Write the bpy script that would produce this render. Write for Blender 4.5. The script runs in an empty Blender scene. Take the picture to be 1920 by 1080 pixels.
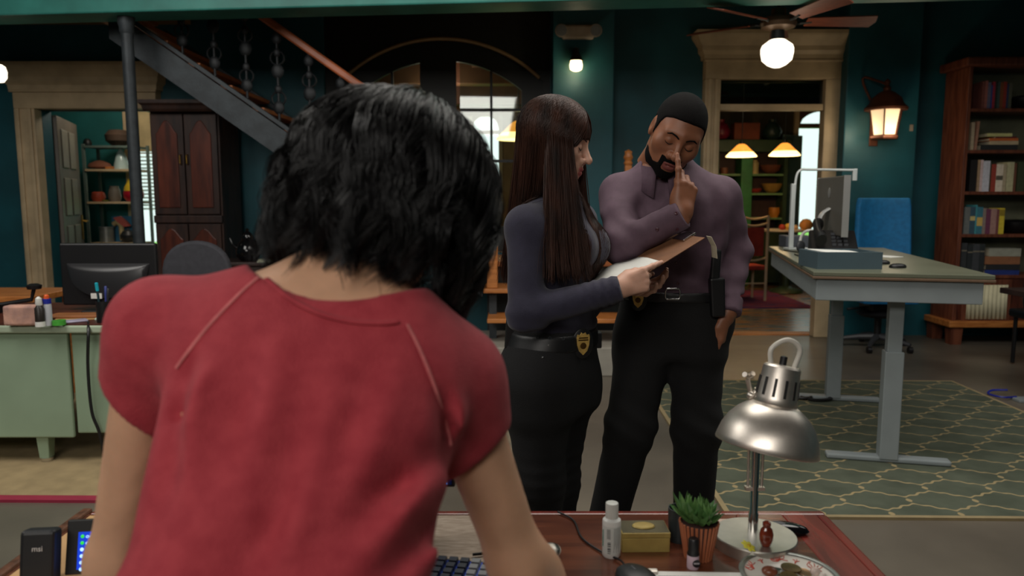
import bpy, bmesh, math, random
import numpy as np
from mathutils import Vector, Matrix, Euler
R_ = random.Random(7)
pi = math.pi
# ------------------------------------------------------------------ camera
FPX, CAMZ = 1400.0, 1.38
PITCH = math.atan(167.0 / FPX)
sc = bpy.context.scene
col = sc.collection
cd = bpy.data.cameras.new('camera'); cam = bpy.data.objects.new('camera', cd); col.objects.link(cam)
cd.sensor_width = 36.0; cd.lens = 36.0 * FPX / 1920.0; cd.clip_start = 0.05; cd.clip_end = 200
cam.location = (0, 0, CAMZ); cam.rotation_euler = (pi / 2 - PITCH, 0, 0)
cd.dof.use_dof = True; cd.dof.focus_distance = 2.05; cd.dof.aperture_fstop = 4.0
sc.camera = cam
# ------------------------------------------------------------------ world, lights, exposure
sc.view_settings.view_transform = 'Standard'; sc.view_settings.look = 'None'
sc.view_settings.gamma = 1.0; sc.view_settings.use_curve_mapping = False
sc.view_settings.exposure = 0.0
w = bpy.data.worlds.new('daylight'); sc.world = w; w.use_nodes = True
bg = w.node_tree.nodes['Background']; bg.inputs[0].default_value = (0.95, 0.98, 1.0, 1); bg.inputs[1].default_value = 1.9
def area(name, loc, target, sx, sy, power, color=(1, 1, 1), spread=180):
    l = bpy.data.lights.new(name, 'AREA'); l.shape = 'RECTANGLE'; l.size = sx; l.size_y = sy
    l.energy = power; l.color = color; l.spread = math.radians(spread)
    o = bpy.data.objects.new(name, l); col.objects.link(o); o.location = loc
    o.rotation_euler = (Vector(target) - Vector(loc)).to_track_quat('-Z', 'Y').to_euler()
    return o
def point(name, loc, power, color=(1, .8, .55), r=.04):
    l = bpy.data.lights.new(name, 'POINT'); l.energy = power; l.color = color; l.shadow_soft_size = r
    o = bpy.data.objects.new(name, l); col.objects.link(o); o.location = loc
    return o
area('window_softlight_behind', (-1.4, -2.3, 3.35), (-0.1, 1.4, 0.8), 3.0, 1.1, 84, (1, .95, .88))  # unseen fill light added behind the camera; that wall has no window
area('ceiling_softlight_mid', (0.8, 3.0, 3.7), (0.8, 3.4, 0), 2.6, 2.0, 80, (1, .95, .87))  # unseen soft light added over the middle of the room, no fixture
area('ceiling_softlight_left', (-3.2, 2.2, 3.6), (-2.6, 3.9, 0.5), 1.8, 1.8, 66, (1, .96, .9))  # added overhead to brighten the left desk, without a fixture
area('ceiling_softlight_right', (3.6, 3.4, 3.6), (3.0, 5.5, 0.3), 1.8, 1.8, 36, (1, .96, .9))  # soft light added for the right side, no lamp hangs there
# ------------------------------------------------------------------ helpers
_cp, _sp = math.cos(PITCH), math.sin(PITCH)
def ray(u, v):
    a = (u - 960) / FPX; b = (540 - v) / FPX
    return Vector((a, _cp + b * _sp, -_sp + b * _cp))
def PY(u, v, Y):
    d = ray(u, v); t = Y / d.y
    return Vector((d.x * t, Y, CAMZ + d.z * t))
def PZ(u, v, z):
    d = ray(u, v); t = (z - CAMZ) / d.z
    return Vector((d.x * t, d.y * t, z))
def lin(c):
    r = []
    for x in c[:3]:
        x = x / 255.0
        r.append(x / 12.92 if x <= .04045 else ((x + .055) / 1.055) ** 2.4)
    return tuple(r)
MATS = {}
def M(name, rgb, rough=.6, metal=0, var=.12, vscale=8, bump=0, bscale=60, stretch=(1, 1, 1), rgb2=None, coat=0, emit=0, ecol=None,
      alpha=1, trans=0, sheen=0, sss=0, aniso=0, detail=4, spec=.5, vlo=.35, vhi=.65):
    if name in MATS: return MATS[name]
    m = bpy.data.materials.new(name); m.use_nodes = True; MATS[name] = m
    nt = m.node_tree; N = nt.nodes; L = nt.links; b = N['Principled BSDF']
    c1 = lin(rgb)
    b.inputs['Roughness'].default_value = rough; b.inputs['Metallic'].default_value = metal
    b.inputs['Specular IOR Level'].default_value = spec
    if coat: b.inputs['Coat Weight'].default_value = coat; b.inputs['Coat Roughness'].default_value = .15
    if sheen: b.inputs['Sheen Weight'].default_value = sheen
    if trans: b.inputs['Transmission Weight'].default_value = trans
    if aniso: b.inputs['Anisotropic'].default_value = aniso
    if sss:
        b.inputs['Subsurface Weight'].default_value = sss; b.inputs['Subsurface Radius'].default_value = (1, .35, .2); b.inputs['Subsurface Scale'].default_value = .01
    if alpha < 1: b.inputs['Alpha'].default_value = alpha
    if var or rgb2 or bump:
        tc = N.new('ShaderNodeTexCoord'); mp = N.new('ShaderNodeMapping'); L.new(tc.outputs['Object'], mp.inputs[0])
        mp.inputs['Scale'].default_value = stretch
    if var or rgb2:
        no = N.new('ShaderNodeTexNoise'); no.inputs['Scale'].default_value = vscale; no.inputs['Detail'].default_value = detail
        L.new(mp.outputs[0], no.inputs['Vector'])
        ra = N.new('ShaderNodeValToRGB'); L.new(no.outputs[0], ra.inputs[0])
        ra.color_ramp.elements[0].position = vlo; ra.color_ramp.elements[1].position = vhi
        c2 = lin(rgb2) if rgb2 else tuple(min(1, x * (1 + var)) for x in c1)
        c0 = c1 if rgb2 else tuple(x * (1 - var) for x in c1)
        ra.color_ramp.elements[0].color = (*c0, 1); ra.color_ramp.elements[1].color = (*c2, 1)
        L.new(ra.outputs[0], b.inputs['Base Color'])
    else:
        b.inputs['Base Color'].default_value = (*c1, 1)
    if bump:
        n2 = N.new('ShaderNodeTexNoise'); n2.inputs['Scale'].default_value = bscale; n2.inputs['Detail'].default_value = 3
        L.new(mp.outputs[0], n2.inputs['Vector'])
        bp = N.new('ShaderNodeBump'); bp.inputs['Strength'].default_value = bump; bp.inputs['Distance'].default_value = .01
        L.new(n2.outputs[0], bp.inputs['Height']); L.new(bp.outputs[0], b.inputs['Normal'])
    if emit:
        b.inputs['Emission Color'].default_value = (*(lin(ecol) if ecol else c1), 1); b.inputs['Emission Strength'].default_value = emit
    return m
def glassmat(name, rgb=(225, 235, 230), rough=.03):
    if name in MATS: return MATS[name]
    m = bpy.data.materials.new(name); m.use_nodes = True; MATS[name] = m
    nt = m.node_tree; N = nt.nodes; L = nt.links; N.remove(N['Principled BSDF'])
    t = N.new('ShaderNodeBsdfTransparent'); t.inputs[0].default_value = (*lin(rgb), 1)
    g = N.new('ShaderNodeBsdfGlossy'); g.inputs['Roughness'].default_value = rough
    mx = N.new('ShaderNodeMixShader'); mx.inputs[0].default_value = .07
    L.new(t.outputs[0], mx.inputs[1]); L.new(g.outputs[0], mx.inputs[2]); L.new(mx.outputs[0], N['Material Output'].inputs[0])
    return m
class MB:
    def __init__(s): s.v = []; s.f = []; s.mi = []; s.cur = 0
    def mat(s, i): s.cur = i; return s
    def add(s, vs, fs, T=None):
        o = len(s.v)
        for p in vs: s.v.append(tuple(T @ Vector(p)) if T is not None else tuple(p))
        for f in fs: s.f.append(tuple(o + i for i in f)); s.mi.append(s.cur)
        return s
    def box(s, c, z, rot=None, taper=None):
        x, y, h = z[0] / 2, z[1] / 2, z[2] / 2
        t = taper or (1, 1)
        vs = [(-x, -y, -h), (x, -y, -h), (x, y, -h), (-x, y, -h), (-x * t[0], -y * t[1], h), (x * t[0], -y * t[1], h), (x * t[0], y * t[1], h), (-x * t[0], y * t[1], h)]
        T = Matrix.Translation(c)
        if rot is not None: T = T @ Euler(rot).to_matrix().to_4x4()
        return s.add(vs, [(0, 3, 2, 1), (4, 5, 6, 7), (0, 1, 5, 4), (1, 2, 6, 5), (2, 3, 7, 6), (3, 0, 4, 7)], T)
    def bb(s, a, b):
        return s.box([(a[i] + b[i]) / 2 for i in range(3)], [abs(b[i] - a[i]) for i in range(3)])
    def prism(s, poly, t, T=None):
        # poly in local xz, extruded along y from 0 to t
        n = len(poly)
        vs = [(p[0], 0, p[1]) for p in poly] + [(p[0], t, p[1]) for p in poly]
        fs = [tuple(range(n)), tuple(range(2 * n - 1, n - 1, -1))] + [(i, i + n, (i + 1) % n + n, (i + 1) % n) for i in range(n)]
        return s.add(vs, fs, T)
    def tube(s, pts, r, n=8, cap=True, sq=None):
        pts = [Vector(p) for p in pts]; m = len(pts)
        rs = r if isinstance(r, (list, tuple)) else [r] * m
        nrm = None; vs = []; fs = []
        for i, p in enumerate(pts):
            t = (pts[min(i + 1, m - 1)] - pts[max(i - 1, 0)]).normalized()
            if nrm is None:
                nrm = t.cross(Vector((0, 0, 1)))
                if nrm.length < .05: nrm = t.cross(Vector((0, 1, 0)))
            nrm = (nrm - t * nrm.dot(t)).normalized(); b = t.cross(nrm)
            for k in range(n):
                a = 2 * pi * k / n
                vs.append(p + (nrm * math.cos(a) + b * math.sin(a) * (sq or 1)) * rs[i])
        for i in range(m - 1):
            for k in range(n):
                fs.append((i * n + k, i * n + (k + 1) % n, (i + 1) * n + (k + 1) % n, (i + 1) * n + k))
        if cap: fs += [tuple(range(n - 1, -1, -1)), tuple(range((m - 1) * n, m * n))]
        return s.add(vs, fs)
    def lathe(s, prof, n=24, T=None, cap=True, rx=1, ry=1):
        vs = []; fs = []; m = len(prof)
        for r, z in prof:
            for k in range(n):
                a = 2 * pi * k / n; vs.append((r * math.cos(a) * rx, r * math.sin(a) * ry, z))
        for i in range(m - 1):
            for k in range(n):
                fs.append((i * n + k, i * n + (k + 1) % n, (i + 1) * n + (k + 1) % n, (i + 1) * n + k))
        if cap:
            if prof[0][0] > 1e-5: fs.append(tuple(range(n - 1, -1, -1)))
            if prof[-1][0] > 1e-5: fs.append(tuple(range((m - 1) * n, m * n)))
        return s.add(vs, fs, T)
    def cyl(s, c, r, h, n=20, axis='z', r2=None):
        T = Matrix.Translation(c)
        if axis == 'x': T = T @ Matrix.Rotation(pi / 2, 4, 'Y')
        if axis == 'y': T = T @ Matrix.Rotation(-pi / 2, 4, 'X')
        return s.lathe([(r, -h / 2), (r2 if r2 is not None else r, h / 2)], n, T)
    def ball(s, c, r, nu=16, nv=10, T=None):
        if not isinstance(r, (tuple, list)): r = (r, r, r)
        prof = [(max(1e-6, math.sin(pi * i / nv)), -math.cos(pi * i / nv)) for i in range(nv + 1)]
        Q = Matrix.Translation(c) @ (T or Matrix.Identity(4)) @ Matrix.Diagonal((*r, 1))
        return s.lathe(prof, nu, Q)
    def obj(s, name, mats, parent=None, loc=(0, 0, 0), rot=0, smooth=None, bevel=0, seg=2, solid=0, subd=0):
        me = bpy.data.meshes.new(name); me.from_pydata(s.v, [], s.f)
        if not isinstance(mats, (list, tuple)): mats = [mats]
        for m in mats: me.materials.append(m)
        if len(mats) > 1: me.polygons.foreach_set('material_index', s.mi)
        bm = bmesh.new(); bm.from_mesh(me); bmesh.ops.recalc_face_normals(bm, faces=bm.faces); bm.to_mesh(me); bm.free()
        if smooth is not None:
            me.polygons.foreach_set('use_smooth', [True] * len(me.polygons)); me.set_sharp_from_angle(angle=math.radians(smooth))
        return link(name, me, parent, loc, rot, bevel, seg, solid, subd)
def link(name, me, parent=None, loc=(0, 0, 0), rot=0, bevel=0, seg=2, solid=0, subd=0):
    o = bpy.data.objects.new(name, me); col.objects.link(o); o.location = loc
    o.rotation_euler = rot if isinstance(rot, (tuple, list, Euler)) else (0, 0, rot)
    if parent: o.parent = parent
    if solid:
        d = o.modifiers.new('solid', 'SOLIDIFY'); d.thickness = solid; d.offset = 0
    if bevel:
        d = o.modifiers.new('bevel', 'BEVEL'); d.width = bevel; d.segments = seg; d.limit_method = 'ANGLE'; d.angle_limit = math.radians(40)
    if subd:
        d = o.modifiers.new('sub', 'SUBSURF'); d.levels = subd; d.render_levels = subd
    return o
def tag(o, label, cat, group=None):
    o['label'] = label; o['category'] = cat
    if group: o['group'] = group
    return o
def T(name, label, cat, loc=(0, 0, 0), rot=0, group=None):
    o = bpy.data.objects.new(name, None); col.objects.link(o); o.location = loc; o.empty_display_size = .05
    o.rotation_euler = rot if isinstance(rot, (tuple, list, Euler)) else (0, 0, rot)
    return tag(o, label, cat, group)
def struct(o, label=None):
    o['kind'] = 'structure'
    if label: o['label'] = label
    return o
def bez(pts, n=24):
    # catmull-rom through points
    P = [Vector(p) for p in pts]; P = [P[0] * 2 - P[1]] + P + [P[-1] * 2 - P[-2]]
    out = []
    seg = len(P) - 3
    for i in range(seg):
        a, b, c, d = P[i:i + 4]; k = max(2, n // seg)
        for j in range(k):
            t = j / k
            out.append(.5 * ((2 * b) + (c - a) * t + (2 * a - 5 * b + 4 * c - d) * t * t + (3 * b - a - 3 * c + d) * t ** 3))
    out.append(P[-2]); return out
def textobj(name, body, size, mat, parent, loc, rot, ext=.0004, align='CENTER'):
    c = bpy.data.curves.new(name, 'FONT'); c.body = body; c.size = size; c.extrude = ext; c.align_x = align; c.align_y = 'CENTER'
    o = bpy.data.objects.new(name, c); col.objects.link(o)
    dg = bpy.context.evaluated_depsgraph_get(); me = bpy.data.meshes.new_from_object(o.evaluated_get(dg))
    bpy.data.objects.remove(o); bpy.data.curves.remove(c)
    me.materials.clear(); me.materials.append(mat)
    return link(name, me, parent, loc, rot)
# ------------------------------------------------------------------ shared materials
m_teal = M('teal_plaster', (18, 78, 88), .55, var=.22, vscale=2.2, bump=.12, bscale=30)
m_tealb = M('teal_beam_paint', (52, 128, 118), .5, var=.2, vscale=3, bump=.15, bscale=18)
m_black = M('black_paint', (17, 22, 22), .5, var=.1)
m_iron = M('dark_iron', (52, 58, 62), .55, .3, var=.2, vscale=12, bump=.1)
m_cream = M('cream_trim', (186, 164, 130), .55, var=.14, vscale=5, bump=.05)
m_tanceil = M('tan_ceiling', (150, 112, 70), .7, var=.15, vscale=3, stretch=(1, 8, 1))
m_mahog = M('mahogany', (92, 44, 28), .42, var=.3, vscale=6, stretch=(6, 1, 1), rgb2=(62, 27, 18), detail=6)
m_dkwood = M('dark_stained_wood', (44, 30, 26), .5, var=.25, vscale=7, stretch=(1, 1, .2))
m_redwood = M('red_brown_wood', (118, 66, 44), .5, var=.25, vscale=7, stretch=(5, 5, .6), rgb2=(88, 44, 28))
m_orange = M('honey_wood', (190, 122, 62), .45, var=.2, vscale=8, stretch=(1, 6, 6), rgb2=(158, 94, 44))
m_chrome = M('chrome', (215, 215, 215), .18, 1, var=0)
m_steel = M('brushed_steel', (214, 206, 196), .38, .95, var=.06, vscale=60, aniso=.5)
m_blkpl = M('black_plastic', (20, 20, 22), .42, var=.08)
m_dkgrey = M('dark_grey_plastic', (52, 54, 58), .5, var=.08)
m_white = M('white_plastic', (222, 222, 216), .4, var=.03)
m_paper = M('white_paper', (226, 226, 220), .8, var=.03, vscale=20)
m_brass = M('brass', (190, 150, 70), .35, 1, var=.15)
m_glass = glassmat('clear_glass')
# ------------------------------------------------------------------ floor
def floor_material():
    m = bpy.data.materials.new('polished_concrete'); m.use_nodes = True; nt = m.node_tree; N = nt.nodes; L = nt.links; b = N['Principled BSDF']
    tc = N.new('ShaderNodeTexCoord')
    n1 = N.new('ShaderNodeTexNoise'); n1.inputs['Scale'].default_value = .9; n1.inputs['Detail'].default_value = 7; L.new(tc.outputs['Object'], n1.inputs['Vector'])
    r1 = N.new('ShaderNodeValToRGB'); L.new(n1.outputs[0], r1.inputs[0])
    r1.color_ramp.elements[0].position = .35; r1.color_ramp.elements[0].color = (*lin((82, 76, 68)), 1)
    r1.color_ramp.elements[1].position = .68; r1.color_ramp.elements[1].color = (*lin((116, 108, 96)), 1)
    L.new(r1.outputs[0], b.inputs['Base Color'])
    n2 = N.new('ShaderNodeTexNoise'); n2.inputs['Scale'].default_value = 3; L.new(tc.outputs['Object'], n2.inputs['Vector'])
    mr = N.new('ShaderNodeMapRange'); mr.inputs['To Min'].default_value = .26; mr.inputs['To Max'].default_value = .44; L.new(n2.outputs[0], mr.inputs[0]); L.new(mr.outputs[0], b.inputs['Roughness'])
    return m
struct(MB().bb((-6.4, -4, -.1), (6.4, 7.65, 0)).obj('floor', floor_material()), 'polished grey concrete floor')
YB = 7.5
# back wall pieces around the three openings
wb = MB()
def wall(x0, x1, z0, z1): wb.bb((x0, YB, z0), (x1, YB + .15, z1))
LX0, LX1, LZ = PY(79, 300, 7.45).x, PY(300, 300, 7.45).x, PY(150, 205, 7.45).z
AX0, AX1 = -1.84, .375
RX0, RX1, RZ = PY(1347, 200, 7.45).x, PY(1541, 200, 7.45).x, PY(1440, 150, 7.45).z
for a in ((-6.4, LX0, 0, 4.2), (LX0, LX1, LZ, 4.2), (LX1, AX0, 0, 4.2), (AX0, AX1, 3.22, 4.2), (AX0, AX1, 0, .84), (AX1, RX0 - .1, 0, 4.2), (RX0 - .1, RX1 + .1, RZ, 4.2), (RX1 + .1, 6.4, 0, 4.2)): wall(*a)
wback = struct(wb.obj('wall_back', m_teal), 'dark teal plaster back wall')
MB().bb((.385, 7.28, 0), (.97, YB, 3.3)).obj('pillar', m_teal, wback, bevel=.01)
MB().bb((PY(1580, 300, 7.25).x, 7.25, 0), (PY(1716, 300, 7.25).x, YB, 3.3)).obj('pillar', m_teal, wback, bevel=.01)
struct(MB().bb((-6.4, -4, 0), (-6.25, YB, 4.2)).obj('wall_left', m_teal), 'teal plaster side wall')
struct(MB().bb((6.25, -4, 0), (6.4, YB, 4.2)).obj('wall_right', m_teal), 'teal plaster side wall')
struct(MB().bb((-6.4, -4.15, 0), (6.4, -4, 4.2)).obj('wall_front', M('pale_wall', (150, 150, 140), .7)), 'pale wall behind the viewer')
struct(MB().bb((-6.4, -4, 4.2), (6.4, YB, 4.3)).obj('ceiling', M('pale_ceiling', (80, 76, 70), .8)), 'high ceiling above the squad room')
# beam along the mezzanine edge: bottom 2.75, slightly skewed
def beamY(x): return 5.235 - .1 * x
bm_ = MB()
bm_.add([(x, beamY(x) + dy, z) for x in (-6.25, 6.25) for dy in (0, .28) for z in (2.70, 4.2)],
        [(0, 1, 3, 2), (4, 6, 7, 5), (0, 4, 5, 1), (2, 3, 7, 6), (0, 2, 6, 4), (1, 5, 7, 3)])
struct(bm_.obj('trim_1', m_tealb, bevel=.012), 'teal painted beam carrying the mezzanine edge')
# mezzanine underside in separate boards
struct(MB().bb((-6.25, 5.2, 3.32), (6.25, YB, 3.4)).obj('trim_2', m_tanceil), 'tan boarded soffit under the mezzanine')
struct(MB().bb((-6.25, 5.7, 3.06), (-3.12, YB, 3.3)).obj('trim_3', m_tanceil), 'tan underside of the stair top landing')
# ------------------------------------------------------------------ door casings
def casing(name, x0, x1, zop, ztop, wl, wr, y, label, over=.12, transom=None):
    o = struct(MB().bb((x0 - wl, y, 0), (x0, y + .12, zop)).obj(name, m_cream, bevel=.008), label)
    MB().bb((x1, y, 0), (x1 + wr, y + .12, zop)).obj('jamb', m_cream, o, bevel=.008)
    MB().bb((x0 - wl + .025, y - .02, 0), (x0 - wl + .06, y, zop)).obj('jamb_bead', m_cream, o, bevel=.006)
    MB().bb((x0 - .06, y - .02, 0), (x0 - .025, y, zop)).obj('jamb_bead', m_cream, o, bevel=.006)
    MB().bb((x0 - wl, y, zop), (x1 + wr, y + .2, ztop)).obj('header', m_cream, o, bevel=.006)
    h = ztop - zop
    MB().bb((x0 - wl - .02, y - .03, zop + h * .36), (x1 + wr + .02, y, zop + h * .42)).obj('header_bead', m_cream, o, bevel=.008)
    # crown built of stepped mouldings
    prof = [(0, 0), (.03, .0), (.035, .05), (.07, .09), (.075, .14), (.12, .20), (.15, .24), (.16, .26), (.16, .30), (0, .30)]
    s = h * .58 / .30
    pts = [(p[0] * over / .16, p[1] * s) for p in prof]
    m = MB(); n = len(pts); vs = []
    for (dx, side) in ((-1, x0 - wl), (1, x1 + wr)):
        for a, b in pts: vs.append((side + dx * a, y - a, ztop - h * .58 + b))
    for side, dx in ((x0 - wl, -1), (x1 + wr, 1)):
        for a, b in pts: vs.append((side + dx * a, y + .12, ztop - h * .58 + b))
    fs = []
    for i in range(n):
        j = (i + 1) % n
        fs += [(i, j, j + n, i + n), (i, i + 2 * n, j + 2 * n, j), (i + n, j + n, j + 3 * n, i + 3 * n), (i + 2 * n, i + 3 * n, j + 3 * n, j + 2 * n)]
    m.add(vs, fs).obj('crown', m_cream, o)
    return o
casing('trim_4', LX0, LX1, LZ, PY(150, 119, 7.38).z, .2, .02, 7.38, 'cream moulded casing of the left doorway', over=.12)
tr = casing('trim_5', RX0, RX1, RZ, PY(1440, 60, 7.38).z, .15, .155, 7.38, 'cream moulded casing of the right doorway with transom')
MB().bb((RX0, 7.40, 2.235), (RX1, 7.5, 2.295)).obj('transom_bar', m_cream, tr, bevel=.006)
MB().bb((RX0, 7.45, 2.295), (RX1, 7.458, RZ)).obj('pane', glassmat('dim_glass', (150, 150, 135)), tr)
MB().bb((RX0 - .1, 7.5, -.001), (RX1 + .1, 7.66, .012)).obj('threshold', m_orange, tr)
struct(MB().bb((.99, 7.47, 0), (1.85, YB, .13)).obj('baseboard_back', m_black), 'dark baseboard')
# ------------------------------------------------------------------ arched double door
def arcz(x, cx, R, ztop): return ztop - R + math.sqrt(max(0, R * R - (x - cx) ** 2))
CX = (PY(828, 75, 7.55)).x
ZT = PY(840, 73, 7.55).z
RA = 1.42
d2 = MB()
# surround panel with arched hole
N_ = 24; hw = 1.0
xs = [CX - hw + 2 * hw * i / N_ for i in range(N_ + 1)]
for i in range(N_):
    a, b = xs[i], xs[i + 1]
    za, zb = arcz(a, CX, RA, ZT), arcz(b, CX, RA, ZT)
    d2.prism([(a, za), (b, zb), (b, 3.22), (a, 3.22)], .1, Matrix.Translation((0, 7.55, 0)))
d2.bb((AX0, 7.55, .84), (CX - hw, 7.65, 3.22)); d2.bb((CX + hw, 7.55, .84), (AX1, 7.65, 3.22))
door2 = struct(d2.obj('door_1', m_black), 'black arched double door with glazed leaves')
am = MB(); am.tube([(x, 7.54, arcz(x, CX, RA, ZT)) for x in [CX - .96 + 1.92 * i / 40 for i in range(41)]], .018, 8)
am.obj('arch_bead', M('gilt_bead', (150, 128, 92), .4, .2), door2, smooth=40)  # tan bead colour paints in the highlight along the arch rim
def leaf(x0, x1, gx0, gx1, mx):
    RI, ZI = 1.22, ZT - .2
    m = MB(); n = 14
    X = [x0 + (x1 - x0) * i / n for i in range(n + 1)]
    for i in range(n):
        a, b = X[i], X[i + 1]
        m.prism([(a, max(1.6, arcz(a, CX, RI, ZI) if gx0 <= (a + b) / 2 <= gx1 else .9)), (b, max(1.6, arcz(b, CX, RI, ZI) if gx0 <= (a + b) / 2 <= gx1 else .9)),
                 (b, arcz(b, CX, RA, ZT) + .01), (a, arcz(a, CX, RA, ZT) + .01)], .06, Matrix.Translation((0, 7.58, 0)))
    m.bb((x0, 7.58, .85), (gx0, 7.64, 1.62)); m.bb((gx1, 7.58, .85), (x1, 7.64, 1.62)); m.bb((gx0, 7.58, .85), (gx1, 7.64, 1.1))
    l = m.obj('door_leaf', m_black, door2)
    MB().bb((gx0, 7.61, 1.1), (gx1, 7.616, ZI)).obj('pane', m_glass, l)
    MB().bb((mx - .012, 7.595, 1.1), (mx + .012, 7.63, ZI - .03)).obj('muntin', m_black, l)
    for z in (PY(930, 206, 7.6).z, PY(930, 302, 7.6).z): MB().bb((gx0, 7.595, z - .014), (gx1, 7.63, z + .014)).obj('muntin', m_black, l)
gx = lambda u: PY(u, 150, 7.6).x
leaf(gx(828), CX + hw, gx(862), gx(981), gx(921)); leaf(CX - hw, gx(828), gx(675), gx(793), gx(735))
# ------------------------------------------------------------------ rooms beyond the openings
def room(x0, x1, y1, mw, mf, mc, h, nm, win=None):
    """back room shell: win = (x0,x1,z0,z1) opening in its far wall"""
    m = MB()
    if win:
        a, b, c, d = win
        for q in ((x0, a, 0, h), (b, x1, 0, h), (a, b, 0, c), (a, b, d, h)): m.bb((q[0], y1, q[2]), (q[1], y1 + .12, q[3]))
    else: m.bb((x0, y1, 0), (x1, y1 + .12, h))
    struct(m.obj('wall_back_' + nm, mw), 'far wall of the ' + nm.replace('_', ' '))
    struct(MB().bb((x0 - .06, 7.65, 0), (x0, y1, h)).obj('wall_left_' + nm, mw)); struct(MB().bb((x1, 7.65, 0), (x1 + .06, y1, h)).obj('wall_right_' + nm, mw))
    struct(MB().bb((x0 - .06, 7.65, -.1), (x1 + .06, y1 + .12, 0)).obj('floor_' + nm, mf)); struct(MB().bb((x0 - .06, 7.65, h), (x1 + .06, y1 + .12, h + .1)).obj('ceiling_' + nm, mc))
m_teal2 = M('teal_room_paint', (40, 112, 110), .6, var=.15, vscale=3)
m_tanw = M('tan_plaster', (150, 118, 78), .7, var=.15, vscale=3)
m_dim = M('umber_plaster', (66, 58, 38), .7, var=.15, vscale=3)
def plankmat():
    return M('wood_and_tile_floor', (170, 118, 74), .25, var=.2, vscale=2.5, stretch=(1.2, 5, 1), rgb2=(104, 108, 104), vlo=.42, vhi=.58, detail=1)
room(-6.3, -3.0, 9.7, m_teal2, M('brown_floor', (90, 70, 52), .5), m_tanceil, 3.0, 'storage_room', (-4.86, -4.3, .75, 2.45))
AW = (PY(886, 240, 12).x, PY(935, 240, 12).x, 1.25, PY(900, 218, 12).z)
room(-2.9, 1.2, 12.0, m_tanw, M('brown_floor', (90, 70, 52), .5), m_tanceil, 3.6, 'hallway', AW)
WX0, WX1 = PY(1493, 300, 12.5).x, PY(1545, 300, 12.5).x
WZ0, WZ1 = PY(1500, 442, 12.5).z, PY(1500, 208, 12.5).z
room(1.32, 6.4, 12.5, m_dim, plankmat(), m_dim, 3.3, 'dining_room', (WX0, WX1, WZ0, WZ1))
# dining room window
wd = struct(MB().bb((WX0 - .07, 12.44, WZ0 - .05), (WX0, 12.62, WZ1 + .05)).obj('window_1', m_cream), 'tall bright window at the end of the dining room')
MB().bb((WX1, 12.44, WZ0 - .05), (WX1 + .07, 12.62, WZ1 + .05)).obj('window_frame', m_cream, wd)
zb = PY(1510, 236, 12.5).z
MB().bb((WX0, 12.46, zb - .035), (WX1, 12.6, zb + .035)).obj('window_bar', M('brown_bar', (96, 74, 56), .5), wd)
MB().bb((WX0, 12.52, WZ0), (WX1, 12.526, WZ1)).obj('pane', m_glass, wd)
tq = MB()
for i in range(8):
    a, b = i / 8, (i + 1) / 8
    f = lambda t: WZ1 - .26 * (1 - math.sqrt(max(0, 1 - (1 - t) ** 2)))
    tq.prism([(WX0 + (WX1 - WX0) * a, f(a)), (WX0 + (WX1 - WX0) * b, f(b)), (WX0 + (WX1 - WX0) * b, WZ1 + .02), (WX0 + (WX1 - WX0) * a, WZ1 + .02)], .06, Matrix.Translation((0, 12.45, 0)))
tq.obj('arched_spandrel', M('umber_wood', (82, 58, 44), .6), wd)
# open leaf beside that window
dl = struct(MB().box((0, 0, 1.2), (.42, .04, 2.4)).obj('door_2', M('grey_teal_paint', (96, 122, 118), .5), loc=(WX0 - .17, 12.25, 0), rot=.5), 'grey teal half open leaf beside the dining room window')
for z in (.5, 1.2, 1.9): MB().box((0, -.03, z), (.24, .02, .52)).obj('panel', M('grey_teal_panel', (74, 104, 104), .5), dl)
# outside: lawn, white house front
struct(MB().bb((-12, 12.7, -.3), (14, 40, -.05)).obj('ground', M('lawn', (150, 215, 90), .9, var=.3, vscale=6)), 'sunny lawn outside')  # grass colour raised to stand in for sunlight; no sun lamp
# hallway window (arched fanlight) and beams
hw_ = struct(MB().bb((AW[0] - .06, 11.95, AW[2] - .06), (AW[1] + .06, 12.05, AW[2])).obj('window_2', m_cream), 'bright arched window far down the hallway')
for x in (AW[0] - .06, AW[1]): MB().bb((x, 11.95, AW[2]), (x + .06, 12.05, AW[3])).obj('window_frame', m_cream, hw_)
MB().bb((AW[0], 11.97, PY(910, 248, 12).z - .03), (AW[1], 12.03, PY(910, 248, 12).z + .03)).obj('window_bar', m_cream, hw_)
ha = MB()
for s in (0, 1):
    for i in range(8):
        a, b = i / 8, (i + 1) / 8; W = (AW[1] - AW[0]) / 2; hgt = .2
        f = lambda t: AW[3] - hgt * (1 - math.sqrt(max(0, 1 - (1 - t) ** 2)))
        X = (lambda t: AW[0] + W * t) if s == 0 else (lambda t: AW[1] - W * t)
        ha.prism([(X(a), f(a)), (X(b), f(b)), (X(b), AW[3] + .02), (X(a), AW[3] + .02)], .05, Matrix.Translation((0, 11.96, 0)))
ha.obj('arched_spandrel', m_tanw, hw_)
m_beam = M('brown_beam', (104, 70, 50), .6, var=.2, vscale=5)
for i, y in enumerate((8.6, 9.7, 10.8)):
    struct(MB().bb((-2.9, y, 2.95 - .12 * i), (1.2, y + .22, 3.25 - .1 * i)).obj('trim_%d' % (6 + i), m_beam, bevel=.01), 'brown ceiling beam across the hallway')
struct(MB().box((0, 0, 0), (.16, 2.2, .14)).obj('trim_9', m_beam, loc=(-.35, 9.4, 3.1), rot=(0, 0, .25)), 'brown slanting rafter seen through the door glass')
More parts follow.
